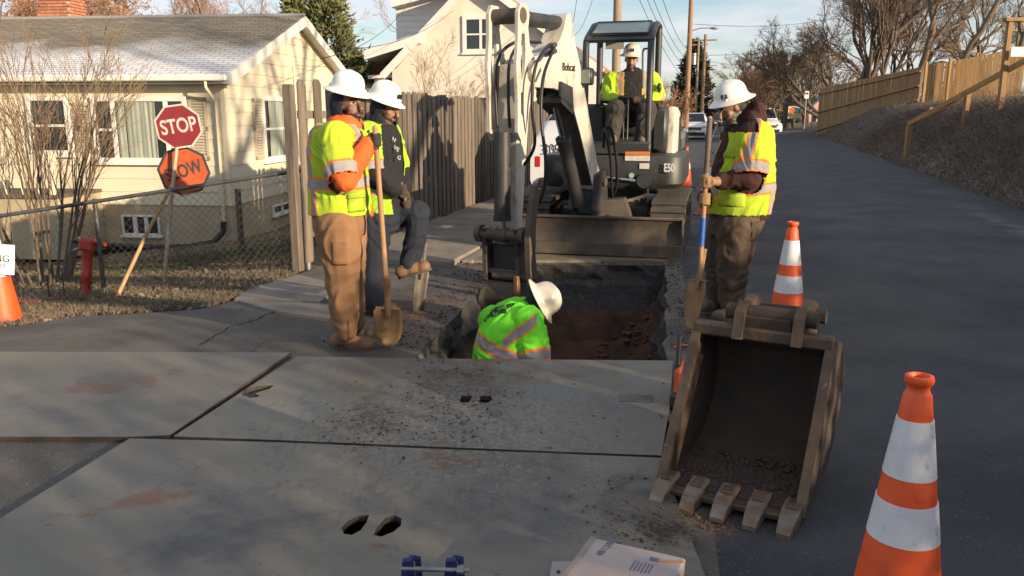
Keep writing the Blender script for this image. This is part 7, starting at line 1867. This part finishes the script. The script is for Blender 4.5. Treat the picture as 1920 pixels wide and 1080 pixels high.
for s in (-1, 1):
    mb = MB(); pts = []
    for k in range(40): t = k / 39; a_ = t * 12 * math.pi; pts.append(jp(.10 + .2 * t, s * .052) + jx * .012 * math.cos(a_) + jy * .012 * math.sin(a_))
    mb.tube(pts, .004, 5); mb.build('spring', M_black, jk)

# ------------------------------------------------------------ stop and slow paddles on wooden poles
M_stopred = mat('sign_red', (0.20, 0.012, 0.020), (0.15, 0.010, 0.016), rough=.45, scale=5, c3=(.34, .10, .09), c3pos=(.66, .8), c3scale=9)
M_slowor = mat('sign_orange', (0.46, 0.085, 0.02), (0.34, 0.06, 0.016), rough=.5, scale=5, c3=(.10, .05, .03), c3pos=(.66, .74), c3scale=9)
M_signw = mat('sign_border', (0.50, 0.47, 0.43), (0.40, 0.36, 0.32), rough=.55, scale=12)
M_signblk = mat('sign_black', (.02, .02, .022), (.05, .04, .04), rough=.55, scale=12)
M_polew = mat('paddle_pole', (0.46, 0.38, 0.27), (0.34, 0.25, 0.16), rough=.75, scale=8, stretch=(4, 4, .6), c3=(.60, .57, .52), c3pos=(.5, .62), c3scale=4)
M_polebr = mat('paddle_pole_bare', (0.44, 0.29, 0.15), (0.33, 0.20, 0.10), rough=.75, scale=8, stretch=(4, 4, .6))
def octo(c, xd, yd, r): return [c + xd * r * math.cos(math.radians(22.5 + 45 * k)) + yd * r * math.sin(math.radians(22.5 + 45 * k)) for k in range(8)]
def paddle(label, cu, cv, Y, r, xd, yd, face, border, txt, tm, tsize, xs, pole, pm, inset=.92):
    c = P(cu, cv, Y); xd = Vector(xd).normalized(); yd = Vector(yd); yd = (yd - xd * yd.dot(xd)).normalized(); n = xd.cross(yd)
    b = GT(*pole[1]); t = thing('sign_paddle', label, 'sign', b, 0, 'sign paddles at the fence')
    mb = MB(); mb.prism(octo(c, xd, yd, r), n * .010); pn = mb.build('panel', border, t)
    mb = MB(); mb.prism(octo(c + n * .0105, xd, yd, r * inset), n * .0015); mb.build('face', face, pn)
    text_part(txt, tsize, c + n * .012, xd, yd, tm, pn, bold=.004, xs=xs, ext=.001, lift=.001)
    a = P(pole[0][0], pole[0][1], Y - .035); mb = MB(); mb.tube([b - up * .05, b.lerp(a, .5), a], [.021, .020, .019], 10); mb.build('pole', pm, t, smooth=60); return t
YS = GT(306, 533).y
paddle('faded red octagonal STOP paddle on a pale wooden pole', 335, 237, YS - .02, .245, (1, .25, .15), (.02, .0, 1), M_stopred, M_signw, 'STOP', M_signw, .21, .72, ((331, 277), (306, 533)), M_polew)
pd = paddle('tilted orange octagonal SLOW paddle with black corners on a bare pole', 345, 321, YS + .06, .275, (1, .22, .32), (-.30, .0, 1), M_slowor, M_signblk, 'SLOW', M_signblk, .19, .72, ((326, 340), (214, 558)), M_polebr, .90)

# ------------------------------------------------------------ vehicles
M_carw = mat('car_white', (0.68, 0.69, 0.71), rough=.22, coat=.6)
M_cars = mat('car_silver', (0.36, 0.40, 0.45), rough=.25, metal=.5, coat=.5)
M_cglass = mat('car_glass', (0.012, 0.014, 0.017), rough=.05, spec=.9)
M_tyre = mat('tyre', (0.016, 0.016, 0.017), rough=.85)
M_grille = mat('grille', (.03, .03, .032), rough=.35, metal=.5)
M_tail = mat('tail_lamp', (.45, .02, .02), rough=.2)
def make_car(name, label, paint, loc, rz, W=1.92, Lc=4.9, Hc=1.75, hood=1.08, sedan=False, group='vehicles along the street'):
    t = thing(name, label, 'car', loc, rz, group); w = W / 2; yf = Lc / 2
    if not sedan: S = [(yf, .78, .42, .62, .62, .5), (yf - .06, .92, .30, .80, .84, .7), (yf - .25, 1.0, .24, .88, .98, .80), (yf - 1.15, 1.0, .24, .96, hood, .82), (yf - 1.35, 1.0, .24, 1.02, hood + .03, .80), (yf - 2.05, 1.0, .24, 1.04, Hc - .04, .70), (yf - 2.9, 1.0, .24, 1.05, Hc, .70), (-yf + .55, 1.0, .26, 1.06, Hc - .03, .68), (-yf + .16, .98, .30, 1.12, 1.50, .76), (-yf, .95, .40, 1.12, 1.24, .86)]
    else: S = [(yf, .75, .40, .55, .58, .5), (yf - .08, .90, .26, .68, .72, .66), (yf - .3, .98, .20, .74, .80, .76), (yf - 1.2, 1.0, .20, .84, .94, .78), (yf - 2.0, 1.0, .20, .90, Hc - .04, .62), (yf - 2.8, 1.0, .20, .91, Hc, .62), (-yf + 1.0, 1.0, .22, .92, Hc - .16, .62), (-yf + .55, 1.0, .24, .92, 1.0, .72), (-yf, .9, .36, .84, .92, .70)]
    rings = []
    for (y, ww, zl, zb, zt_, wt) in S:
        ww *= w; wt *= W * .62 if False else w * 1.0; wt_ = wt
        pts = [(-ww * .93, zl), (-ww, zl + .14), (-ww, (zl + zb) / 2 + .1), (-ww * .975, zb), (-wt_, zt_ - .06 if zt_ - zb > .2 else zt_ - .015), (-wt_ * .86, zt_), (wt_ * .86, zt_), (wt_, zt_ - .06 if zt_ - zb > .2 else zt_ - .015), (ww * .975, zb), (ww, (zl + zb) / 2 + .1), (ww, zl + .14), (ww * .93, zl)]
        rings.append([Vector((x, y, z)) for x, z in pts])
    mb = MB(); mb.loft(rings); body = mb.build('body', paint, t, True, smooth=38)
    iw = [i for i, s in enumerate(S) if s[4] > Hc - .25]; a, b = S[iw[0] - 1], S[iw[0]]
    def glass(nm, q, off):
        mb = MB(); q = [Vector(p) for p in q]; n = (q[1] - q[0]).cross(q[2] - q[0]).normalized(); n = n if n.dot(Vector(off)) > 0 else -n; mb.prism([p + n * .004 for p in q], n * .010); return mb.build(nm, M_cglass, t, True)
    f0, f1 = .06, .93
    def lerp(p, q, f): return p + (q - p) * f
    wa, wb = a[5] * w, b[5] * w
    glass('windscreen', [(-wa * .93, lerp(a[0], b[0], f0), lerp(a[4], b[4], f0)), (wa * .93, lerp(a[0], b[0], f0), lerp(a[4], b[4], f0)), (wb * .84, lerp(a[0], b[0], f1), lerp(a[4], b[4], f1)), (-wb * .84, lerp(a[0], b[0], f1), lerp(a[4], b[4], f1))], (0, 1, .3))
    c, d = S[iw[-1]], S[iw[-1] + 1]; wc, wd = c[5] * w, d[5] * w
    glass('rear_window', [(-wc * .84, lerp(c[0], d[0], .1), lerp(c[4], d[4], .1)), (wc * .84, lerp(c[0], d[0], .1), lerp(c[4], d[4], .1)), (wd * .9, lerp(c[0], d[0], .9), lerp(c[4], d[4], .9)), (-wd * .9, lerp(c[0], d[0], .9), lerp(c[4], d[4], .9))], (0, -1, .3))
    for s in (-1, 1):
        for y0, y1 in ((b[0] - .05, b[0] - .85), (b[0] - .95, c[0] + .05)):
            if y0 - y1 < .2: continue
            zb = b[3] + .05; zt2 = Hc - .13; xb, xt = w * .972, b[5] * w * 1.02
            kx = (zt2 - zb) / (Hc - .06 - zb); glass('side_window', [(s * xb, y0, zb), (s * xb, y1, zb), (s * lerp(xb, xt, kx), y1, zt2), (s * lerp(xb, xt, kx), y0 - .12, zt2)], (s, 0, .2))
        mb = MB(); mb.box((s * (w + .10), b[0] + .35, b[3] + .10), (.22, .10, .16), None, .04); mb.build('mirror', paint, t, True)
        mb = MB(); zl_ = S[2][3] - .06; mb.box((s * w * .72, yf - .10, zl_), (w * .42, .16, .16), rotz(-s * .35), .04); mb.build('headlight', M_lamp, t, True)
        mb = MB(); mb.box((s * w * .82, -yf + .05, S[-1][3] - .27), (.13, .12, .22), None, .03); mb.build('tail_light', M_tail, t, True)
        for y in (yf - .92, -yf + .95):
            mb = MB(); mb.lathe([(.20, -.11), (.33, -.11), (.36, -.08), (.36, .08), (.33, .11), (.20, .11)], 24, Matrix.Translation((s * (w - .10), y, .36)) @ Matrix.Rotation(math.pi / 2, 4, 'Y')); wh_ = mb.build('wheel', M_tyre, t, True, smooth=40)
            mb = MB(); mb.lathe([(.0001, .06), (.06, .075), (.19, .055), (.215, .10), (.215, -.1)], 20, Matrix.Translation((s * (w - .10), y, .36)) @ Matrix.Rotation(s * math.pi / 2, 4, 'Y')); mb.build('rim', M_galv, wh_, True, smooth=40)
    zg_ = S[1][3] - .10
    mb = MB(); mb.box((0, yf - .03, zg_), (w * 1.0, .10, .22), None, .03); gr = mb.build('grille', M_grille, t, True)
    for k in range(3):
        mb = MB(); mb.box((0, yf + .022, zg_ - .07 + .07 * k), (w * .96, .02, .018)); mb.build('grille_bar', M_galv, gr, True)
    mb = MB(); mb.box((0, yf - .02, .40), (w * 1.5, .12, .16), None, .04); mb.build('lower_bumper', M_black, t, True)
    mb = MB(); mb.box((0, yf + .045, .56), (.32, .02, .15), None, .004); mb.build('number_plate', M_sticker, t, True)
    mb = MB(); mb.box((0, -yf - .02, .50), (w * 1.6, .10, .18), None, .04); mb.build('rear_bumper', M_black, t, True)
    return t
HD14 = math.pi - math.radians(15)
g1 = G(1299, 262); make_car('parked_suv', 'white SUV facing the camera beyond the excavator', M_carw, Vector((g1.x + .6, g1.y + 2.4, .003)), HD14 + .03)
g2 = G(1262, 296); make_car('parked_car', 'pale blue-silver car half hidden behind the excavator', M_cars, Vector((g2.x - .1, g2.y + 2.2, .003)), HD14, W=1.8, Lc=4.6, Hc=1.48, sedan=True)
g3 = P(1020, 300, 13.6)
c3_ = make_car('fleet_suv', 'white fleet SUV numbered on the tailgate behind the boom', M_carw, Vector((g3.x + .96 + .30, g3.y + 2.45, .003)), -math.radians(14))
text_part('3094', .24, (-.50, -2.452, 1.05), (1, 0, 0), (0, 0, 1), M_letterb, c3_, True, xs=.8, lift=.03)
g4 = G(1443, 254); make_car('parked_van', 'white van at the road bend behind the bearded man', M_carw, Vector((g4.x, g4.y + 2, .003)), HD14 + .2, W=2.0, Lc=5.2, Hc=2.15, hood=1.25)
g5 = G(1342, 238); make_car('far_car', 'small dark car far down the street beside the white SUV', mat('car_dark', (.03, .035, .05), rough=.25, coat=.5), Vector((g5.x, g5.y, .003)), HD14, W=1.8, Lc=4.5, Hc=1.45, sedan=True)

# ------------------------------------------------------------ street signs at the bend
def sign_on_post(name, label, u, v0, v1, vb, Y, wpx, mface, parts):
    a, b = P(u, v0, Y), P(u, v1, Y); W_ = wpx * Y / FPX; gz = zt(a.x, a.y); t = thing(name, label, 'sign', Vector((a.x, a.y, gz)))
    mb = MB(); mb.tube([Vector((a.x, a.y + .06, gz - .1)), Vector((a.x, a.y + .06, a.z))], .045, 8); mb.build('post', M_galv, t, smooth=60)
    mb = MB(); mb.box((a.x, a.y, (a.z + b.z) / 2), (W_, .06, a.z - b.z), None, .01); pn = mb.build('panel', mface, t); return t, pn, Vector((a.x, a.y - .035, (a.z + b.z) / 2)), W_, a.z - b.z
t, pn, c, W_, H_ = sign_on_post('shop_sign', 'cream roadside sign with red and teal panel at the bend', 1491, 199, 222, 250, 72, 25, mat('sign_cream', (.55, .47, .28), rough=.5), None)
for x0, x1, m in ((-.40, -.02, mat('sign_tomato', (.5, .07, .04), rough=.5)), (.02, .40, mat('sign_teal', (.05, .30, .32), rough=.5))):
    mb = MB(); mb.box((c.x + (x0 + x1) / 2 * W_, c.y - .005, c.z + .14 * H_), ((x1 - x0) * W_, .02, .42 * H_), None, .003); mb.build('colour_panel', m, pn)
t, pn, c, W_, H_ = sign_on_post('parking_sign', 'small white and red parking sign on a thin post by the bank', 1513, 171, 185, 240, 60, 8, M_white, None)
mb = MB(); mb.box((c.x, c.y - .003, c.z + .1), (W_ * .7, .02, .16)); mb.build('red_symbol', M_stopred, pn)
t, pn, c, W_, H_ = sign_on_post('street_name_sign', 'green street name sign beside the tan board fence', 1526, 184, 190, 240, 62, 12, mat('sign_green', (.02, .20, .09), rough=.5), None)
# far houses beyond the bend
def far_house(label, u0, u1, vtop, Y, m, roofm, eave):
    a, b = P(u0, 215, Y), P(u1, 215, Y); zt_ = P(0, vtop, Y).z; ze = zt_ * eave; t = thing('far_house', label, 'house', ((a.x + b.x) / 2, Y, 0)); W_ = b.x - a.x; xm = (a.x + b.x) / 2
    mb = MB(); mb.prism([Vector((a.x, Y, -.5)), Vector((b.x, Y, -.5)), Vector((b.x, Y, ze)), Vector((xm, Y, zt_)), Vector((a.x, Y, ze))], (0, 9, 0)); mb.build('wall', m, t)
    for x in (a.x, b.x):
        d = Vector((x - xm, 0, ze - zt_)).normalized(); e = Vector((x, Y - .4, ze)) + d * .5; tp_ = Vector((xm, Y - .4, zt_)); n = Vector((0, 0, .15)); mb = MB(); mb.prism([tp_ + n * .1, e + n * .1, e + n * 1.2, tp_ + n * 1.2], (0, 9.8, 0)); mb.build('roof', roofm, t)
    for k in (-.28, .28):
        mb = MB(); mb.box((xm + k * W_, Y - .02, ze * .5), (W_ * .16, .06, ze * .36), None, .01); mb.build('window', M_glass, t)
M_pink = mat('pink_wall', (.52, .30, .25), (.45, .26, .21), rough=.8, scale=1)
far_house('pinkish house beyond the tan fence at the bend', 1515, 1568, 182, 105, M_pink, M_conc, .6)
far_house('distant pale house at the end of the street', 1236, 1276, 190, 120, M_stucco, M_tan_roof, .6)
